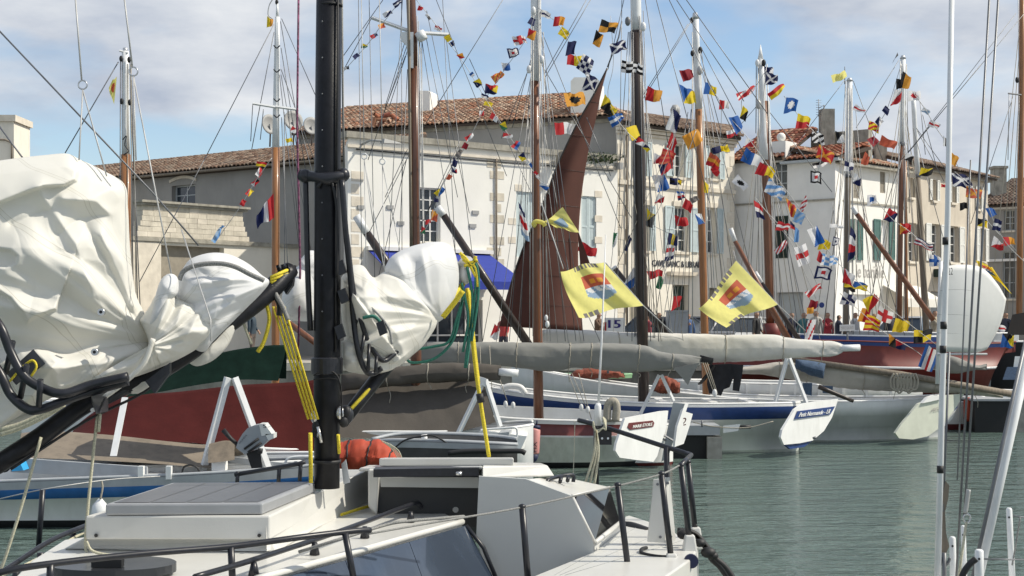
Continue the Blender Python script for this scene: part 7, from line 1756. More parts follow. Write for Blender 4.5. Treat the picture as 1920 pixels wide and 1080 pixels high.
# ================================================================= yacht at the right edge
def right_yacht():
    d = 7.0; t = thing('right_yacht', 'white yacht rail and wires at the right edge, closest to the camera', 'yacht', (W(1850, 1080, d).x, d, .4))
    MB().tube([W(1785, -40, d), W(1777, 400, d), W(1766, 760, d), W(1757, 1120, d)], [.0135, .0145, .0155, .017], 10).build('pole', 'spar_white', t)
    for y in (452, 610, 655, 880): 
        x = 1785 - (y / 1120) * 27; MB().tube([W(x - 1, y - 7, d - .002), W(x - 1, y + 7, d - .002)], .0165, 9).build('pole_band', 'black_matt', t)
    MB().tube([W(1935, 640, 7.3), W(1890, 840, 7.2), W(1830, 1110, 7.0)], .021, 9).build('stern_tube', 'spar_white', t)
    MB().tube([W(1925, 630, 7.25), W(1880, 830, 7.15), W(1822, 1090, 6.95)], .010, 7).build('backstay', 'wire', t)
    for (p, q, w) in (((1780, 660), (1768, 960), .006), ((1856, -20), (1792, 1100), .006), ((1873, -20), (1808, 970), .006), ((1820, 300), (1795, 900), .004)):
        MB().tube([W(*p, 7.3), W(*q, 7.2)], w, 6).build('stay', 'wire', t)
    MB().tube(pxspline([(1816, 918), (1813, 940), (1810, 962)], 7.15), .012, 6).build('stay_eye', 'wire_light', t)
    c = W(1813, 972, 7.15); MB().tube([c + Vector((.018 * math.cos(a), 0, .022 * math.sin(a))) for a in [2 * math.pi * k / 14 for k in range(15)]], .005, 6, caps=False).build('shackle', 'steel', t)
    MB().tube([W(1812, 978, 7.15), W(1795, 1100, 7.1)], .007, 6).build('strop', 'pale_rope', t)
    for (x, y, dd, r, tilt) in ((1786, 1006, 7.4, .017, 2), (1836, 1030, 6.9, .022, -1), (1892, 952, 7.8, .017, 8), (1806, 985, 7.5, .013, 4)):
        MB().tube([W(x, y, dd), W(x, y + 3, dd), W(x + tilt, 1130, dd)], [r * .6, r, r * 1.1], 10).build('stanchion', 'spar_white', t)
        MB().tube([W(x, y + 18, dd - r - .004), W(x, y + 18, dd + .02)], .006, 8).build('lifeline_hole', 'black_matt', t)
    MB().tube([W(1836, 1048, 6.9), W(1940, 1050, 7.0)], .004, 5).build('lifeline', 'wire', t)
    MB().tube([W(1895, 966, 7.8), W(1930, 972, 7.8)], .004, 5).build('lifeline', 'wire', t)
    MB().tube(pxspline([(1913, 970), (1905, 1020), (1898, 1060)], 7.7), .005, 5).build('lashing', 'grey_rope', t)
    MB().tube(pxspline([(1830, 1048), (1818, 1058), (1806, 1076), (1800, 1100)], 6.85), .016, 8).build('hose', 'black_matt', t)
    # mooring horn: grey carved bracket
    MB().prism([W(1768, 930, 7.2), W(1774, 903, 7.2), W(1780, 910, 7.2), W(1778, 935, 7.2), W(1772, 960, 7.2), W(1774, 1000, 7.2), W(1780, 1025, 7.2), W(1774, 1038, 7.2), W(1764, 1038, 7.2), W(1765, 980, 7.2)], (0, .03, 0)).build('carved_bracket', 'spar_weathered', t)
    MB().tube([W(1770, 1036, 7.2), W(1771, 1120, 7.2)], .012, 7).build('fork_stem', 'wire', t)
    MB().tube(pxspline([(1761, 1042), (1765, 1056), (1772, 1060), (1778, 1054), (1781, 1046)], 7.2), .008, 7).build('fork', 'wire', t)
    MB().prism([W(1740, 1130, 6.8), W(1960, 1130, 6.8), W(1960, 1140, 7.9), W(1740, 1140, 7.9)], (0, 0, -2.0)).build('hull', 'boat_white', t)
right_yacht()
# ================================================================= signal flags
def pat(code):
    k, c = code.split(':')
    n = len(c)
    def f(u, v):
        if k == 'P': return c[0]
        if k == 'H': return c[min(n - 1, int(v * n))]
        if k == 'V': return c[min(n - 1, int(u * n))]
        if k == 'D': return c[0] if u + v < 1 else c[1]
        if k == 'E': return c[0] if u > v else c[1]
        if k == 'Z':                                   # four triangles
            a, b = u - .5, v - .5
            if abs(a) > abs(b): return c[0] if a < 0 else c[min(2, n - 1)]
            return c[1] if b < 0 else c[min(3, n - 1)]
        if k == 'X': return c[1] if min(abs(u - v), abs(u + v - 1)) < .14 else c[0]
        if k == '+': return c[1] if min(abs(u - .5), abs(v - .5)) < .13 else c[0]
        if k == 'C': return c[(int(u * 4) + int(v * 4)) % 2]
        if k == 'Q': return c[(int(u * 2) + int(v * 2)) % 2]
        if k == 'B':
            m = max(abs(u - .5), abs(v - .5)) * 2
            i = 0 if m > .68 else (1 if m > .34 else 2)
            return c[min(i, n - 1)]
        if k == 'O': return c[1] if math.hypot(u - .5, v - .5) < .27 else c[0]
        if k == 'S': return c[int((u + v) * 3.5) % n]
        if k == 'R': return c[int(v * 6) % n]
        if k == 'T': return c[1] if u < .6 * (1 - abs(2 * v - 1)) else c[0]
        if k == 'M':                                   # harbour festival flag: yellow with a shield
            a, b = (u - .45) / .23, (v - .50) / .27
            if abs(a) < 1 and -1 < b < 1 - .5 * a * a * (1 if b > .2 else 0) and abs(a) < (1 if b < .25 else 1.3 - 1.2 * b * b):
                if b < -.1: return c[3] if (abs(b + .5) < .2 and abs(math.sin(a * 5)) > .45 and abs(a) < .75) else c[1]
                return 'w' if (b < .35 and abs(math.sin(a * 6 + b * 4)) > .55) else c[2]
            if v < .10 and .2 < u < .75 and int(u * 34) % 3: return 'q'
            if v > .9 and .62 < u < .9 and int(u * 34) % 3: return 'q'
            return c[0]
        return c[0]
    return f
def words_for(code):
    k, c = code.split(':'); seen = []
    for ch in c:
        if FN[ch] not in seen: seen.append(FN[ch])
    w = seen[0] if len(seen) == 1 else (' and '.join(seen) if len(seen) == 2 else ', '.join(seen[:-1]) + ' and ' + seen[-1])
    return {'C': w + ' chequered', 'Q': w + ' quartered', 'X': w + ' saltire', '+': w + ' crossed', 'S': w + ' striped', 'R': w + ' striped', 'H': w + ' banded', 'V': w + ' halved' if len(c) == 2 else w + ' banded', 'O': w + ' dotted', 'B': w + ' bordered', 'D': w + ' diagonal', 'E': w + ' diagonal', 'Z': w + ' patched', 'T': w + ' pointed'}.get(k, w)
FR = random.Random(99)
def flag_mesh(A, B, C, D, d, code, n=10, amp=.12, seed=0, name='signal_flag', taper=None, dd=0.0, **kw):
    """A-B hoist side top..., px corners: A top hoist, B bottom hoist, C bottom fly, D top fly"""
    f = pat(code); size = max(math.dist(A, D), math.dist(B, C), 8) * d / F
    cols = []; fs = []; ms = []; vs = []
    k1, k2, k3 = FR.uniform(.8, 1.6), FR.uniform(0, 6), FR.uniform(-.8, .8)
    for i in range(n + 1):
        u = i / n
        for j in range(n + 1):
            v = j / n
            x = (A[0] * (1 - v) + B[0] * v) * (1 - u) + (D[0] * (1 - v) + C[0] * v) * u
            y = (A[1] * (1 - v) + B[1] * v) * (1 - u) + (D[1] * (1 - v) + C[1] * v) * u
            ph = u * 6.0 * k1 + v * 2.2 * k3 + k2
            h = amp * size * (math.sin(ph) + .45 * math.sin(ph * 2.3 + v * 4)) * (.25 + u)
            sy = amp * size * .42 * math.sin(ph * 1.0 + 1.1) * u
            sx = amp * size * .25 * math.cos(ph * .8 + v * 3) * u
            vs.append(W(x, y, d + dd * u + h) + Vector((sx, 0, sy)))
    for i in range(n):
        for j in range(n):
            fs.append((i * (n + 1) + j, (i + 1) * (n + 1) + j, (i + 1) * (n + 1) + j + 1, i * (n + 1) + j + 1))
            ch = f((i + .5) / n, (j + .5) / n)
            if ch not in cols: cols.append(ch)
            ms.append(cols.index(ch))
    return MB().add(vs, fs, ms, True).build(name, ['flag_' + c for c in cols], None, **kw)
ORD = ['first', 'second', 'third', 'fourth', 'fifth', 'sixth', 'seventh', 'eighth', 'ninth', 'tenth', 'eleventh', 'twelfth', 'thirteenth', 'fourteenth', 'fifteenth', 'sixteenth', 'seventeenth', 'eighteenth', 'nineteenth', 'twentieth', 'twenty-first', 'twenty-second']
NF = 0
def flag_line(where, d, flags, line=None, linelabel=None, grp='signal flags strung between the masts', w=1.4):
    """flags: (x, y, w, h, angle, pattern[, taper]) from the top down"""
    global NF
    if line:
        MB().tube(pxspline(line, d), .5 * w * d / F, 4).build('flag_line', 'wire_light', None, linelabel or ('thin dressing line carrying the flags ' + where), 'rope', 'dressing lines')
    for i, fl in enumerate(flags):
        x, y, fw, fh, ang, code = fl[:6]; fw *= 1.05; fh *= 1.05; tp = fl[6] if len(fl) > 6 else FR.uniform(.55, .95)
        a = math.radians(ang); ca, sa = math.cos(a), math.sin(a); sk = FR.uniform(-.3, .35)
        def q(lx, ly): return (x + lx * ca - ly * sa, y + lx * sa + ly * ca)
        A, B, C, D = q(-fw / 2, -fh / 2), q(-fw / 2, fh / 2), q(fw / 2, fh / 2 * tp + sk * fh), q(fw / 2, -fh / 2 * tp + sk * fh)
        dj = d + FR.uniform(-.5, .5)
        lab = '%s flag, %s down %s' % (words_for(code), ORD[i], where) if len(flags) > 1 else '%s flag %s' % (words_for(code), where)
        flag_mesh(A, B, C, D, dj, code, n=8 if fw < 18 else 14, amp=.19, dd=FR.uniform(.1, 1.3) * fw * d / F, label=lab, cat='flag', group=grp); NF += 1

flag_line('left of the brown mast', 27.6, [(746, 7, 17, 10, -30, 'H:nwn'), (727, 25, 18, 9, -32, 'D:wn'), (716, 49, 12, 9, -20, 'D:oe'), (701, 66, 14, 8, -35, 'V:rn'), (683, 87, 11, 9, 10, 'H:yg'), (668, 105, 12, 8, -40, 'P:n'), (649, 127, 10, 6, -20, 'V:wk')],
          [(758, -8), (716, 46), (690, 82), (640, 138)])
flag_line('right of the brown mast', 28.0, [(788, 16, 9, 10, 20, 'P:r'), (803, 31, 12, 6, 50, 'V:wq'), (822, 53, 14, 9, 20, 'H:rw'), (840, 72, 12, 12, 60, 'P:y'), (848, 82, 8, 11, 60, 'P:n'), (863, 106, 10, 12, 70, 'D:or'), (885, 140, 8, 8, 50, 'V:bw'),
          (896, 156, 13, 14, 60, 'D:yn'), (909, 180, 14, 7, 20, 'H:nw'), (915, 196, 15, 8, 20, 'P:y'), (927, 219, 15, 11, 25, 'V:rw'), (945, 237, 14, 12, 60, 'D:yg'), (952, 255, 17, 9, 10, 'D:rw'), (967, 272, 14, 13, -60, 'H:rb'), (981, 294, 13, 13, 50, 'D:ny'), (993, 307, 14, 7, 40, 'V:wb'), (1007, 328, 16, 6, 55, 'V:rw'), (1020, 350, 16, 9, 40, 'D:wb')],
          [(777, -5), (820, 50), (872, 122), (910, 185), (945, 240), (985, 300), (1030, 365)])
flag_line('left of the wooden mast', 30.4, [(998, 40, 14, 13, -60, 'P:n'), (997, 63, 14, 18, 10, 'D:ro'), (974, 73, 24, 18, -20, '+:wr'), (962, 98, 19, 19, -15, 'B:nwr'), (948, 123, 13, 15, -15, 'D:wb'), (934, 144, 22, 16, -35, 'S:oe'), (921, 167, 22, 18, 5, 'Z:nryn')],
          [(1004, 26), (985, 75), (950, 125), (912, 182)])
flag_line('right of the wooden mast', 30.8, [(1022, 28, 20, 14, 20, 'H:wnw'), (1048, 42, 19, 18, 10, 'V:ro'), (1058, 61, 18, 16, 30, 'P:y'), (1070, 93, 15, 26, 10, 'P:n'), (1077, 112, 26, 20, 5, 'V:ry'), (1100, 124, 27, 28, -55, 'C:nw'), (1107, 157, 22, 34, 20, 'X:nw'), (1077, 183, 34, 25, -15, 'O:ok')],
          [(1010, 15), (1050, 50), (1085, 115), (1115, 175)])
flag_line('around the brown sail tip', 31.4, [(1140, 52, 30, 24, 15, 'Q:ko'), (1122, 71, 15, 26, 15, 'D:ko'), (1160, 89, 30, 20, -15, 'X:nw'), (1186, 126, 40, 22, 5, 'C:kw'), (1138, 192, 16, 26, 20, 'D:yk'), (1146, 206, 20, 22, 30, 'E:yk'), (1157, 224, 28, 20, -25, 'H:bwb'), (1188, 248, 18, 26, -25, 'P:y'), (1202, 265, 16, 14, 20, 'D:rw'), (1212, 278, 12, 9, 45, 'D:ny')],
          [(1145, 30), (1150, 120), (1140, 180), (1165, 235), (1215, 284)])
flag_line('before the barred window', 27.4, [(903, 213, 8, 10, 0, 'D:wr'), (880, 257, 16, 9, -35, 'D:rw'), (872, 274, 9, 12, 30, 'P:d'), (862, 288, 16, 10, -50, 'P:q'), (853, 305, 9, 16, 15, 'P:n'), (852, 317, 9, 12, 0, 'Z:nwrn'), (842, 333, 8, 12, 30, 'P:e'), (824, 359, 18, 12, -50, 'D:yb'), (818, 374, 8, 8, 0, 'P:n'), (815, 404, 12, 20, 10, 'D:oe'), (803, 417, 10, 9, 0, 'P:r'), (794, 431, 8, 14, 10, 'D:rg')],
          [(908, 203), (885, 250), (856, 305), (826, 355), (808, 410), (788, 445)])
flag_line('near the slim left mast', 23.0, [(551, 243, 10, 10, 20, 'D:rw'), (542, 262, 12, 8, -20, 'P:y'), (490, 308, 18, 9, 10, 'H:ry'), (487, 324, 15, 10, -50, 'D:wr'), (478, 342, 14, 10, -50, 'Z:wrkr'), (467, 360, 14, 9, -55, 'D:ry'), (456, 380, 12, 9, -60, 'P:r')],
          [(510, 296), (480, 338), (450, 388), (405, 452)])
flag_line('streaming down above the left sail', 22.8, [(410, 437, 38, 9, -58, 'H:sl')], None)
flag_line('just left of the black mast, alone', 33.6, [(1057, 240, 32, 22, -5, 'V:rw')], None)
flag_line('beside the black mast against the sky', 34.0, [(1226, 177, 27, 26, 10, 'V:ro')], None)
flag_line('before the cream house', 36.5, [(1264, 226, 20, 40, 20, 'E:nw'), (1299, 262, 30, 28, -25, 'P:o'), (1262, 264, 15, 30, 20, 'P:r'), (1233, 297, 15, 20, 0, 'D:wr'), (1251, 296, 24, 30, 15, 'R:re'), (1250, 316, 26, 20, -15, 'D:nr'), (1238, 341, 22, 32, -20, 'D:wb'), (1267, 339, 22, 13, 0, 'Z:knyn'),
          (1277, 366, 14, 18, -10, 'H:bwrn'), (1302, 373, 16, 10, -30, 'P:q'), (1237, 375, 14, 18, 20, 'D:wr'), (1291, 383, 18, 18, 20, 'P:r'), (1218, 406, 18, 30, 10, 'D:yk'), (1277, 412, 21, 20, -10, 'P:r'), (1312, 409, 12, 20, -20, 'E:wb'), (1262, 449, 18, 22, 10, 'V:nyn'), (1256, 475, 14, 32, 10, 'H:wrwn'), (1228, 512, 26, 16, -20, 'P:r'), (1238, 528, 10, 26, 15, 'P:g')],
          [(1275, 200), (1262, 270), (1245, 320), (1240, 380), (1225, 420), (1262, 450), (1240, 530)])
flag_line('beside the orange varnished mast', 37.0, [(1288, 139, 22, 22, -20, 'P:d'), (1289, 173, 22, 36, -15, 'D:by'), (1332, 167, 22, 22, 10, 'V:by'), (1358, 197, 18, 18, 5, 'V:rw'), (1351, 279, 30, 12, -15, 'V:ny'), (1339, 301, 24, 24, 20, 'H:eor'), (1343, 319, 18, 12, 40, 'P:r'), (1324, 349, 8, 22, 0, 'P:y')],
          [(1312, 95), (1330, 160), (1352, 200), (1346, 290), (1330, 355)])
flag_line('on the long diagonal line', 38.5, [(1381, 233, 16, 34, -25, 'P:b'), (1373, 251, 20, 14, -10, 'H:wr'), (1405, 270, 16, 16, 15, 'D:wr'), (1412, 297, 38, 26, 25, 'V:bw'), (1435, 322, 32, 24, 25, 'V:ry'), (1455, 353, 36, 26, 20, 'S:lw'), (1484, 387, 12, 36, -15, 'S:or'), (1509, 380, 10, 26, 30, 'S:rw'), (1499, 406, 18, 24, 20, 'S:ls'), (1494, 440, 8, 28, 5, 'P:l'),
          (1530, 443, 20, 34, -25, 'D:wb'), (1546, 461, 20, 22, 20, 'P:y'), (1538, 480, 9, 18, 15, 'V:rd'), (1555, 489, 30, 22, 10, 'C:lw'), (1543, 514, 28, 24, 15, 'B:nwr'), (1592, 518, 20, 26, 10, 'E:wr'), (1594, 538, 22, 9, 20, 'D:yk'), (1613, 538, 26, 15, 15, 'D:by'), (1635, 569, 26, 26, -25, 'D:yr'), (1660, 588, 28, 24, 15, '+:wr'), (1689, 613, 26, 26, 15, 'P:y'), (1730, 632, 32, 24, 2, 'Q:yk')],
          [(1372, 225), (1405, 262), (1440, 310), (1480, 365), (1520, 420), (1560, 480), (1610, 530), (1670, 580), (1760, 650)])
flag_line('below the end of the long diagonal flag line', 38.0, [(1743, 670, 28, 44, 20, 'V:bwrwb')], None)
flag_line('around the red footed mast', 40.5, [(1442, 136, 16, 22, 0, 'D:nw'), (1446, 150, 22, 24, 10, 'X:nw'), (1399, 176, 34, 14, -22, 'S:rrw'), (1457, 172, 34, 14, -35, 'H:ry'), (1396, 211, 12, 24, 15, 'D:yk'), (1389, 343, 28, 18, 40, 'O:wk'), (1423, 390, 14, 32, -10, 'H:rwn'), (1420, 386, 8, 14, 0, 'P:e'), (1486, 421, 8, 14, 0, 'H:nr'), (1467, 427, 22, 18, 20, 'H:rwr'), (1465, 465, 26, 10, -40, 'S:rw'), (1504, 480, 22, 36, -15, 'H:wrw'), (1526, 544, 32, 12, -35, 'S:rwr')],
          [(1437, 125), (1430, 200), (1424, 300), (1440, 400), (1480, 450), (1530, 560)])
flag_line('before the gable house roof', 41.5, [(1483, 200, 22, 30, 10, 'O:bw'), (1506, 229, 24, 28, 10, 'H:yr'), (1534, 257, 22, 20, 0, 'S:wk'), (1548, 287, 30, 24, 15, 'X:ro'), (1537, 307, 26, 10, -20, 'H:kw'), (1530, 331, 20, 22, 0, 'B:kwr')],
          [(1470, 180), (1500, 220), (1540, 270), (1530, 340)])
flag_line('along the cafe house mast', 43.0, [(1573, 145, 26, 14, -15, 'P:p'), (1611, 206, 22, 12, 30, 'H:wrw'), (1575, 255, 14, 22, -10, 'D:kw'), (1592, 312, 17, 19, 5, 'Q:nw'), (1608, 335, 14, 20, 10, 'D:wn'), (1568, 423, 24, 7, 0, 'P:w'), (1567, 453, 11, 18, 10, 'B:nwn'), (1598, 458, 12, 66, 5, 'H:nwrn')], None)
flag_line('below the tallest right mast', 43.4, [(1698, 151, 18, 30, 15, 'V:koo'), (1685, 158, 9, 20, 0, 'P:k'), (1681, 185, 15, 32, 15, 'D:wr'), (1714, 180, 22, 20, 0, 'O:wr'), (1663, 208, 12, 14, -45, 'P:n'), (1735, 209, 14, 10, 40, 'D:ws'), (1650, 229, 14, 13, -40, 'D:nw'), (1639, 236, 20, 16, 10, 'S:yr'), (1751, 235, 20, 13, 30, 'H:wrw'), (1637, 264, 14, 18, -40, 'P:d'), (1666, 266, 30, 18, 15, 'P:e'), (1624, 298, 12, 24, 20, 'P:e')],
          [(1690, 120), (1665, 200), (1645, 240), (1630, 300)])
flag_line('before the shuttered row house', 43.8, [(1705, 295, 14, 14, 20, 'D:wk'), (1736, 325, 22, 15, 15, 'D:yk'), (1769, 348, 8, 6, 0, 'P:r'), (1803, 335, 34, 24, -5, 'X:nw'), (1826, 360, 28, 20, 5, 'X:eo'), (1635, 376, 17, 20, 0, 'O:wb'), (1807, 388, 14, 14, 0, 'P:k'), (1670, 405, 18, 24, 25, 'D:rn'), (1698, 429, 20, 20, 0, 'T:ro'), (1732, 458, 34, 14, 25, 'R:nwr'), (1754, 488, 22, 22, 0, '+:wb')],
          [(1640, 372), (1672, 410), (1700, 430), (1735, 460), (1770, 495)])
flag_line('right of the white pole', 40.0, [(1772, 264, 7, 20, 0, 'V:wk'), (1788, 298, 16, 20, 20, 'P:o'), (1858, 395, 14, 20, -30, 'P:b'), (1842, 416, 18, 14, 0, 'D:ky'), (1870, 422, 15, 22, 15, 'H:nwn'), (1872, 455, 22, 20, 15, 'D:wr'), (1892, 450, 20, 17, -15, 'V:ro'), (1875, 612, 22, 14, 10, 'H:wrw'), (1889, 640, 22, 26, 10, 'Z:bkyb')],
          [(1850, 380), (1868, 425), (1890, 460), (1925, 495)])
flag_line('low above the quay people', 39.0, [(1524, 573, 14, 18, 20, 'P:d'), (1519, 583, 12, 12, 0, 'P:o'), (1591, 563, 26, 24, 20, '+:wn'), (1620, 593, 16, 26, 20, 'V:or'), (1636, 608, 28, 30, 15, 'R:yr'), (1673, 637, 12, 22, 0, 'D:ok'), (1688, 645, 20, 16, 10, 'D:rn'), (1518, 625, 14, 46, 10, 'S:wrw')],
          [(1575, 550), (1620, 590), (1660, 625), (1720, 660), (1760, 700)])
flag_line('near the blue awning foot', 32.0, [(930, 622, 14, 26, 20, 'D:rw')], None)
flag_line('right of the brown sail', 34.5, [(1102, 467, 34, 18, 20, 'S:rrr'), (1185, 525, 18, 42, 30, 'D:wb'), (1268, 571, 14, 28, 10, 'P:r'), (1153, 452, 8, 30, 5, 'D:gw'), (1178, 455, 7, 30, 20, 'P:n')], None)

for pts_, d_, lab_ in (([(1268, 200), (1262, 264), (1251, 300), (1240, 341), (1232, 375), (1214, 412)], 36.4, 'thin flag line down the left of the cream house front'), ([(1305, 245), (1285, 300), (1270, 340), (1280, 380), (1272, 415), (1262, 450), (1254, 480), (1226, 520)], 36.4, 'winding thin flag line before the cream house windows'),
        ([(1437, 130), (1418, 160), (1392, 185), (1392, 215)], 40.4, 'short flag line left of the red footed mast head'), ([(1415, 370), (1440, 400), (1470, 432), (1505, 475), (1535, 540)], 40.4, 'flag line sloping right before the dark green shutter'),
        ([(1711, 172), (1735, 205), (1752, 235), (1774, 268), (1800, 320)], 43.2, 'flag line sloping right from the weathered mast head'), ([(1790, 322), (1826, 356), (1848, 410), (1905, 470)], 43.6, 'flag line sloping right past the row house corner')):
    MB().tube(pxspline(pts_, d_), .012, 4).build('flag_line', 'wire_light', None, lab_, 'rope', 'dressing lines')
# named single flags
flag_mesh((1133, 492), (1206, 573), (1082, 593), (1053, 503), 29.0, 'M:peso', n=44, amp=.13, dd=-1.0, label='large pale yellow flag with a red and blue shield, left of the black mast', cat='flag', group='yellow festival flags', name='festival_flag')
flag_mesh((1380, 489), (1458, 571), (1362, 608), (1313, 578), 34.0, 'M:peso', n=44, amp=.13, dd=-1.0, label='large pale yellow flag with a red and blue shield, right of the varnished mast', cat='flag', group='yellow festival flags', name='festival_flag')
flag_mesh((1055, 388), (1086, 436), (1046, 430), (1018, 420), 31.0, 'O:ps', n=16, amp=.2, label='small yellow curling flag in front of the brown sail', cat='flag', group='yellow festival flags', name='festival_flag')
MB().tube(pxspline([(1005, 424), (1000, 420), (1006, 415), (1018, 418), (1022, 424)], 30.9), .05, 7).build('flag_curl', 'flag_p', None, 'rolled yellow flag end in front of the wooden mast', 'flag', 'yellow festival flags')
flag_mesh((1830, 488), (1838, 505), (1898, 548), (1862, 500), 38.2, 'M:yrbo', n=24, amp=.12, label='yellow flag streaming behind the white dinghy sail', cat='flag', group='yellow festival flags', name='festival_flag')
flag_mesh((972, 378), (978, 440), (992, 455), (984, 400), 29.5, 'H:nwrws', n=16, amp=.2, label='long blue, white and red flag left of the brown sail', cat='flag', name='tricolour_flag')
flag_mesh((513, 362), (514, 408), (484, 426), (482, 400), 22.0, 'V:rwn', n=14, amp=.2, label='red, white and navy flag behind the slim varnished mast', cat='flag', name='tricolour_flag')
flag_mesh((219, 144), (214, 196), (203, 165), (212, 150), 21.9, 'O:pe', n=12, amp=.12, label='yellow pennant left of the white mast head at the left', cat='flag', name='pennant')
flag_mesh((501, 30), (500, 52), (511, 48), (512, 38), 23.0, 'V:yo', n=8, amp=.2, label='tiny yellow pennant at the top of the slim varnished mast', cat='flag', name='pennant')
flag_mesh((1683, 98), (1672, 122), (1676, 112), (1684, 104), 44.0, 'P:q', n=6, amp=.1, label='tiny grey pennant at the tall white mast top', cat='flag', name='pennant')
# stay lines carrying the big yellow flags
for pts, dd, lab in (([(1015, 380), (1055, 500), (1056, 505)], 29.0, 'line holding the top corner of the left yellow flag'), ([(1133, 490), (1206, 573), (1262, 625)], 29.0, 'line along the hoist of the left yellow flag'), ([(1375, 470), (1380, 489), (1458, 571), (1510, 620)], 34.0, 'line along the hoist of the right yellow flag')):
    MB().tube([W(*p, dd) for p in pts], .012, 5).build('flag_line', 'wire_light', None, lab, 'rope', 'festival flag lines')

# ================================================================= signs, people, cars on the quay
t = thing('number_sign', 'white berth sign with the number 15 right of the brown sail', 'sign', W(1152, 625, 38.0))
MB().prism([W(1134, 596, 38.0), W(1172, 596, 38.0), W(1172, 626, 38.0), W(1132, 626, 38.0)], (0, .05, 0)).build('board', 'sign_white', t)
text_quad(t, '15', W(1140, 615, 37.99), W(1162, 615, 37.99), W(1140, 600, 37.99), 'lettering_navy', bold=.03)
MB().prism([W(1134, 604, 37.985), W(1137, 604, 37.985), W(1137, 622, 37.985), W(1134, 622, 37.985)], (0, .01, 0)).build('red_bar', 'flag_r', t)
for x in (1140, 1166): MB().tube([W(x, 626, 38.05), W(x, 700, 38.05)], .03, 6).build('post', 'wire', t)
t = thing('street_sign', 'small cream name board among the rigging before the cafe', 'sign', W(1588, 640, 43.0))
MB().prism([W(1575, 609, 43.0), W(1603, 608, 43.0), W(1603, 620, 43.0), W(1575, 621, 43.0)], (0, .04, 0)).build('board', 'sign_white', t)
text_quad(t, 'MARIE GALANTE', W(1577, 618, 42.98), W(1601, 617, 42.98), W(1577, 612, 42.98), 'lettering_grey')
MB().tube([W(1589, 620, 43.05), W(1589, 650, 43.05)], .03, 6).build('post', 'wire', t)

def person(label, px, d, top, bottom, hair, pose=0, skin=(0.42, 0.25, 0.17), h=1.70, face=1):
    """standing figure grown from a skeleton with a Skin modifier"""
    base = Vector(((px - CX) / F * d, d, QZ)); s = h / 1.75
    V = {}; E = []; R = {}
    def j(k, x, y, z, r, p=None):
        V[k] = Vector((x, y, z)) * s; R[k] = r * s
        if p: E.append((p, k))
    j('pelvis', 0, 0, .95, .15); j('waist', 0, 0, 1.08, .135, 'pelvis'); j('chest', 0, -.01, 1.28, .16, 'waist'); j('neckb', 0, 0, 1.44, .085, 'chest'); j('neck', 0, -.01, 1.51, .055, 'neckb')
    j('head', 0, -.025, 1.60, .092, 'neck'); j('crown', 0, -.015, 1.70, .075, 'head')
    arm = [((.19, -.02, 1.14), (.20, -.16, .98)), ((.20, -.22, 1.2), (.06, -.30, 1.36)), ((.22, -.04, 1.13), (.23, -.02, .90))]
    for sd in (-1, 1):
        e, w = arm[(pose + (sd > 0)) % 3] if pose else arm[2]
        j('sh%d' % sd, sd * .17, 0, 1.40, .065, 'neckb'); j('el%d' % sd, sd * e[0], e[1], e[2], .048, 'sh%d' % sd); j('wr%d' % sd, sd * w[0], w[1], w[2], .033, 'el%d' % sd); j('ha%d' % sd, sd * w[0] * .95, w[1] - .03, w[2] - .08, .036, 'wr%d' % sd)
        st = .05 * sd * (1 if pose else .4)
        j('hip%d' % sd, sd * .09, 0, .88, .098, 'pelvis'); j('kn%d' % sd, sd * .10, -.02 + st, .49, .062, 'hip%d' % sd); j('an%d' % sd, sd * .10, st, .09, .042, 'kn%d' % sd); j('to%d' % sd, sd * .12, st - .15, .03, .032, 'an%d' % sd)
    keys = list(V); me = bpy.data.meshes.new('p'); me.from_pydata([V[k] for k in keys], [(keys.index(a), keys.index(b)) for a, b in E], [])
    o = bpy.data.objects.new('p', me); COL.objects.link(o)
    sk = o.modifiers.new('s', 'SKIN'); o.modifiers.new('ss', 'SUBSURF').levels = 2
    for i, k in enumerate(keys):
        me.skin_vertices[0].data[i].radius = (R[k], R[k]); me.skin_vertices[0].data[i].use_root = (k == 'pelvis')
    dg = bpy.context.evaluated_depsgraph_get(); dg.update()
    m2 = bpy.data.meshes.new_from_object(o.evaluated_get(dg)); bpy.data.objects.remove(o)
    rz = Matrix.Rotation(face, 3, 'Z')
    cols = [top, bottom, hair, skin, (0.02, 0.02, 0.02)]
    for i, c in enumerate(cols):
        key = 'person_%02d_%02d_%02d' % tuple(int(x * 99) for x in c)
        if key not in M: defm(key, c, 0.8, var=0.12, scale=20)
        m2.materials.append(M[key])
    for p in m2.polygons:
        c = p.center / s; p.use_smooth = True
        handy = any((c - V[k] / s).length < .085 for k in ('wr-1', 'wr1', 'ha-1', 'ha1'))
        if c.z > 1.50: p.material_index = 2 if (c.z > 1.67 or c.y > .015) else 3
        elif handy: p.material_index = 3
        elif c.z > .93: p.material_index = 0
        elif c.z > .10: p.material_index = 1
        else: p.material_index = 4
    m2.transform(rz.to_4x4()); m2.name = 'person'
    ob = bpy.data.objects.new('person', m2); COL.objects.link(ob); ob.location = base; WL[ob] = base
    tag(ob, label, 'person', 'people on the quay')
    mb = MB()      # nose and ears
    for (x, y, z, a, b, c) in ((0, -.125, 1.595, .014, .02, .022), (.088, -.01, 1.60, .012, .02, .03), (-.088, -.01, 1.60, .012, .02, .03)):
        mb.ball(base + rz @ (Vector((x, y, z)) * s), a, b, c, 6, 5)
    key = 'person_%02d_%02d_%02d' % tuple(int(x * 99) for x in skin)
    mb.build('face_features', key, ob)
    return ob
person('person in a red top holding a phone, right of the notice board', 1551, 46.6, (0.35, 0.03, 0.04), (0.05, 0.06, 0.09), (0.06, 0.035, 0.02), pose=1, face=.5)
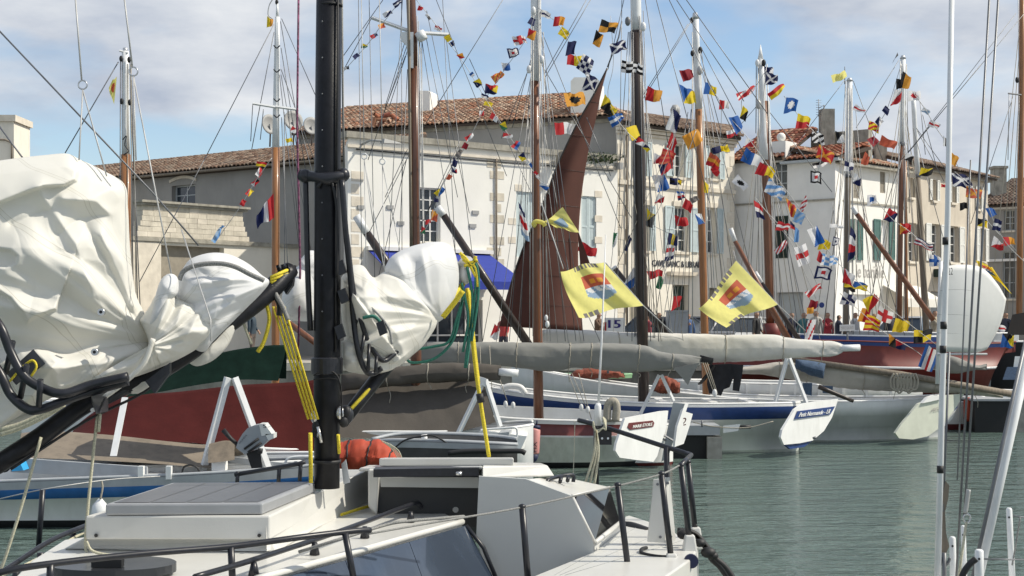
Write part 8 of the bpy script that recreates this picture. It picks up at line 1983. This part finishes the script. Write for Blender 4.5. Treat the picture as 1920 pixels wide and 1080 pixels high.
person('person in a teal jacket standing left of the one in red', 1508, 46.9, (0.05, 0.16, 0.17), (0.04, 0.04, 0.05), (0.03, 0.02, 0.015), pose=2, face=-.6)
person('person in a navy coat just right of the red footed mast', 1484, 47.3, (0.02, 0.025, 0.05), (0.03, 0.03, 0.04), (0.05, 0.04, 0.03), face=.2)
person('person in a black jacket beside the black mast foot', 1236, 47.0, (0.02, 0.02, 0.025), (0.03, 0.03, 0.04), (0.02, 0.015, 0.01), pose=1, face=-.4)
person('person in pale shirt behind the low flags by the cafe', 1603, 46.8, (0.5, 0.5, 0.5), (0.07, 0.07, 0.09), (0.10, 0.07, 0.05), pose=2, face=.8)
person('person in dark clothes right of the white dinghy sail', 1886, 46.7, (0.05, 0.05, 0.07), (0.09, 0.08, 0.07), (0.04, 0.03, 0.02), face=-.9)
person('person in a grey top near the right edge of the quay', 1868, 47.2, (0.22, 0.22, 0.23), (0.04, 0.045, 0.07), (0.12, 0.10, 0.08), pose=1, face=.3)
person('person in a dark cap and navy vest on the quay behind the green cover', 472, 46.6, (0.03, 0.05, 0.07), (0.10, 0.08, 0.07), (0.025, 0.015, 0.02), pose=2, face=1.2, h=1.78)
person('person in brown jacket standing left of the berth sign', 1122, 46.9, (0.14, 0.08, 0.05), (0.03, 0.03, 0.05), (0.05, 0.03, 0.02), pose=1, face=.9)

for k_, (px_, d_, top_, bot_, lab_) in enumerate([(1215, 48.2, (.30, .05, .06), (.03, .03, .05), 'person in a dark red coat at the black mast foot'), (1290, 47.8, (.05, .10, .22), (.05, .05, .06), 'person in a blue jacket left of the varnished mast foot'), (1418, 47.2, (.03, .03, .03), (.02, .02, .03), 'person in black left of the red mast foot'),
        (1530, 47.9, (.42, .40, .36), (.06, .06, .08), 'person in a cream jumper below the round signs'), (1572, 48.4, (.03, .035, .06), (.05, .045, .04), 'person in navy behind the small name board'), (1640, 47.6, (.20, .22, .25), (.03, .03, .04), 'person in a grey blue fleece below the white crossed flag'),
        (1668, 48.6, (.04, .04, .05), (.08, .07, .06), 'person in dark jacket left of the silver car'), (1752, 47.5, (.35, .30, .22), (.03, .03, .04), 'person in a beige coat left of the white dinghy sail'), (944, 47.4, (.45, .05, .05), (.03, .03, .05), 'person in bright red at the left foot of the brown sail'), (1318, 48.8, (.5, .5, .48), (.04, .05, .08), 'person in a white shirt behind the varnished mast')]):
    person(lab_, px_, d_, top_, bot_, [(.05, .03, .02), (.02, .015, .01), (.15, .11, .07)][k_ % 3], pose=k_ % 3, face=(-1.2, .3, .9, -.4, 1.6)[k_ % 5], h=1.62 + .05 * (k_ % 4))

def car(label, px, d, col, rz):
    c = Vector(((px - CX) / F * d, d, QZ)); t = thing('parked_car', label, 'car', c, 'cars parked on the quay'); Rz = Matrix.Rotation(rz, 3, 'Z')
    def P(x, y, z): return c + Rz @ Vector((x, y, z))
    key = 'carpaint_%02d_%02d_%02d' % tuple(int(x * 99) for x in col)
    if key not in M: defm(key, col, 0.3, var=0.03, coat=.6)
    prof = [(-2.05, .35), (2.05, .35), (2.1, .62), (1.95, .82), (1.15, .95), (-1.75, .98), (-2.1, .85)]
    mb = MB(); mb.prism([P(x, -.84, z) for x, z in prof], Rz @ Vector((0, 1.68, 0))); mb.build('body', key, t)
    cab = [(-1.75, .975), (1.15, .945), (.45, 1.48), (-1.2, 1.5)]
    top = [P(x, y, z) for (x, z, y) in ((-1.75, .975, -.80), (1.15, .945, -.80), (1.15, .945, .80), (-1.75, .975, .80), (-1.2, 1.5, -.62), (.45, 1.48, -.62), (.45, 1.48, .62), (-1.2, 1.5, .62))]
    MB().hexa(top).build('cabin', 'pane', t)
    MB().hexa([P(-1.28, -.64, 1.47), P(.5, -.64, 1.455), P(.5, .64, 1.455), P(-1.28, .64, 1.47), P(-1.2, -.58, 1.53), P(.4, -.58, 1.515), P(.4, .58, 1.515), P(-1.2, .58, 1.53)]).build('roof', key, t)
    for x0, x1 in ((1.15, .45), (-1.75, -1.2), (-.3, -.3)):
        for sd in (-1, 1): MB().tube([P(x0, sd * .81, .95), P(x1, sd * .63, 1.48)], .035, 6).build('pillar', key, t)
    for x in (-1.3, 1.3):
        for sd in (-1, 1):
            w = MB().tube([P(x, sd * .70, .31), P(x, sd * .87, .31)], .31, 18).build('wheel', 'black_matt', t)
            MB().tube([P(x, sd * .872, .31), P(x, sd * .885, .31)], .19, 14).build('rim', 'alu', w)
    for sd in (-1, 1):
        MB().box(P(2.04, sd * .62, .70), Rz @ Vector((.05, 0, 0)), Rz @ Vector((0, .16, 0)), Vector((0, 0, .07))).build('headlight', 'sign_white', t)
        MB().box(P(-2.06, sd * .66, .78), Rz @ Vector((.04, 0, 0)), Rz @ Vector((0, .12, 0)), Vector((0, 0, .08))).build('tail_light', 'flag_r', t)
        MB().ball(P(.85, sd * .95, 1.0), .09, .06, .07).build('mirror', key, t)
car('white car parked behind the right yellow flag', 1396, 49.5, (.62, .62, .60), 1.2)
car('dark grey car parked right of the cream house door', 1345, 51.5, (.05, .055, .06), .9)
car('silver car parked below the white cafe awning', 1712, 50.5, (.40, .41, .42), 1.0)
car('dark car parked right of the black mast', 1262, 50.0, (.03, .035, .05), -.7)
# boxes, stall counter and crates on the quay in front of the houses
for (x0, y0, x1, y1, d, mk, nm, lab) in ((1252, 585, 1290, 640, 46.4, 'boat_grey', 'utility_cabinet', 'grey utility cabinet below the cream house door'), (1318, 625, 1378, 645, 46.3, 'boat_white', 'storage_box', 'long white storage box on the quay edge left of the red footed mast')):
    a, b = W(x0, y0, d), W(x1, y1, d); t = thing(nm, lab, 'cabinet', ((a.x + b.x) / 2, d + .3, QZ))
    MB().box(((a.x + b.x) / 2, d + .3, (QZ + a.z) / 2), Vector(((b.x - a.x) / 2, 0, 0)), Vector((0, .3, 0)), Vector((0, 0, (a.z - QZ) / 2))).build('body', mk, t)
    MB().box(((a.x + b.x) / 2, d + .3, a.z + .03), Vector(((b.x - a.x) / 2 + .03, 0, 0)), Vector((0, .33, 0)), Vector((0, 0, .028))).build('lid', mk, t)
defm('tender_green', (0.25, 0.45, 0.25), 0.5)
defm('net_orange', (0.22, 0.06, 0.035), 0.9, var=0.4, scale=20, bump=0.6, bscale=30)
# tender with green gunwale and orange nets between the booms
t = thing('green_tender', 'small tender with a light green gunwale seen under the boom covers', 'boat', (W(1080, 715, 39).x, 39, 0))
hull(t, [(1010, 706, .3), (1050, 706, .6), (1100, 705, .6), (1160, 704, .4), (1185, 703, .1)], 39.6, [(0, .03, 0), (.05, .02, 1), (1, -.1, 2), (1.3, -.1, 2)], ['tender_green', 'dinghy_dark', 'antifoul_and_shadow'], rail='tender_green', deck=.2)
bundle(None, 'orange_net_heap', [(1070, 700), (1090, 690), (1120, 688), (1150, 692), (1170, 700)], [(1070, 708), (1100, 710), (1140, 710), (1172, 708)], 38.6, .3, 'net_orange', nu=24, seed=8, wr=.1, label='heap of orange netting under the pale grey boom cover', cat='net')
bundle(None, 'orange_net_heap', [(1225, 715), (1245, 706), (1262, 708), (1275, 718)], [(1225, 735), (1245, 738), (1275, 738)], 36.0, .25, 'net_orange', nu=20, seed=9, wr=.1, label='smaller heap of orange netting behind the maroon boat crutch', cat='net')
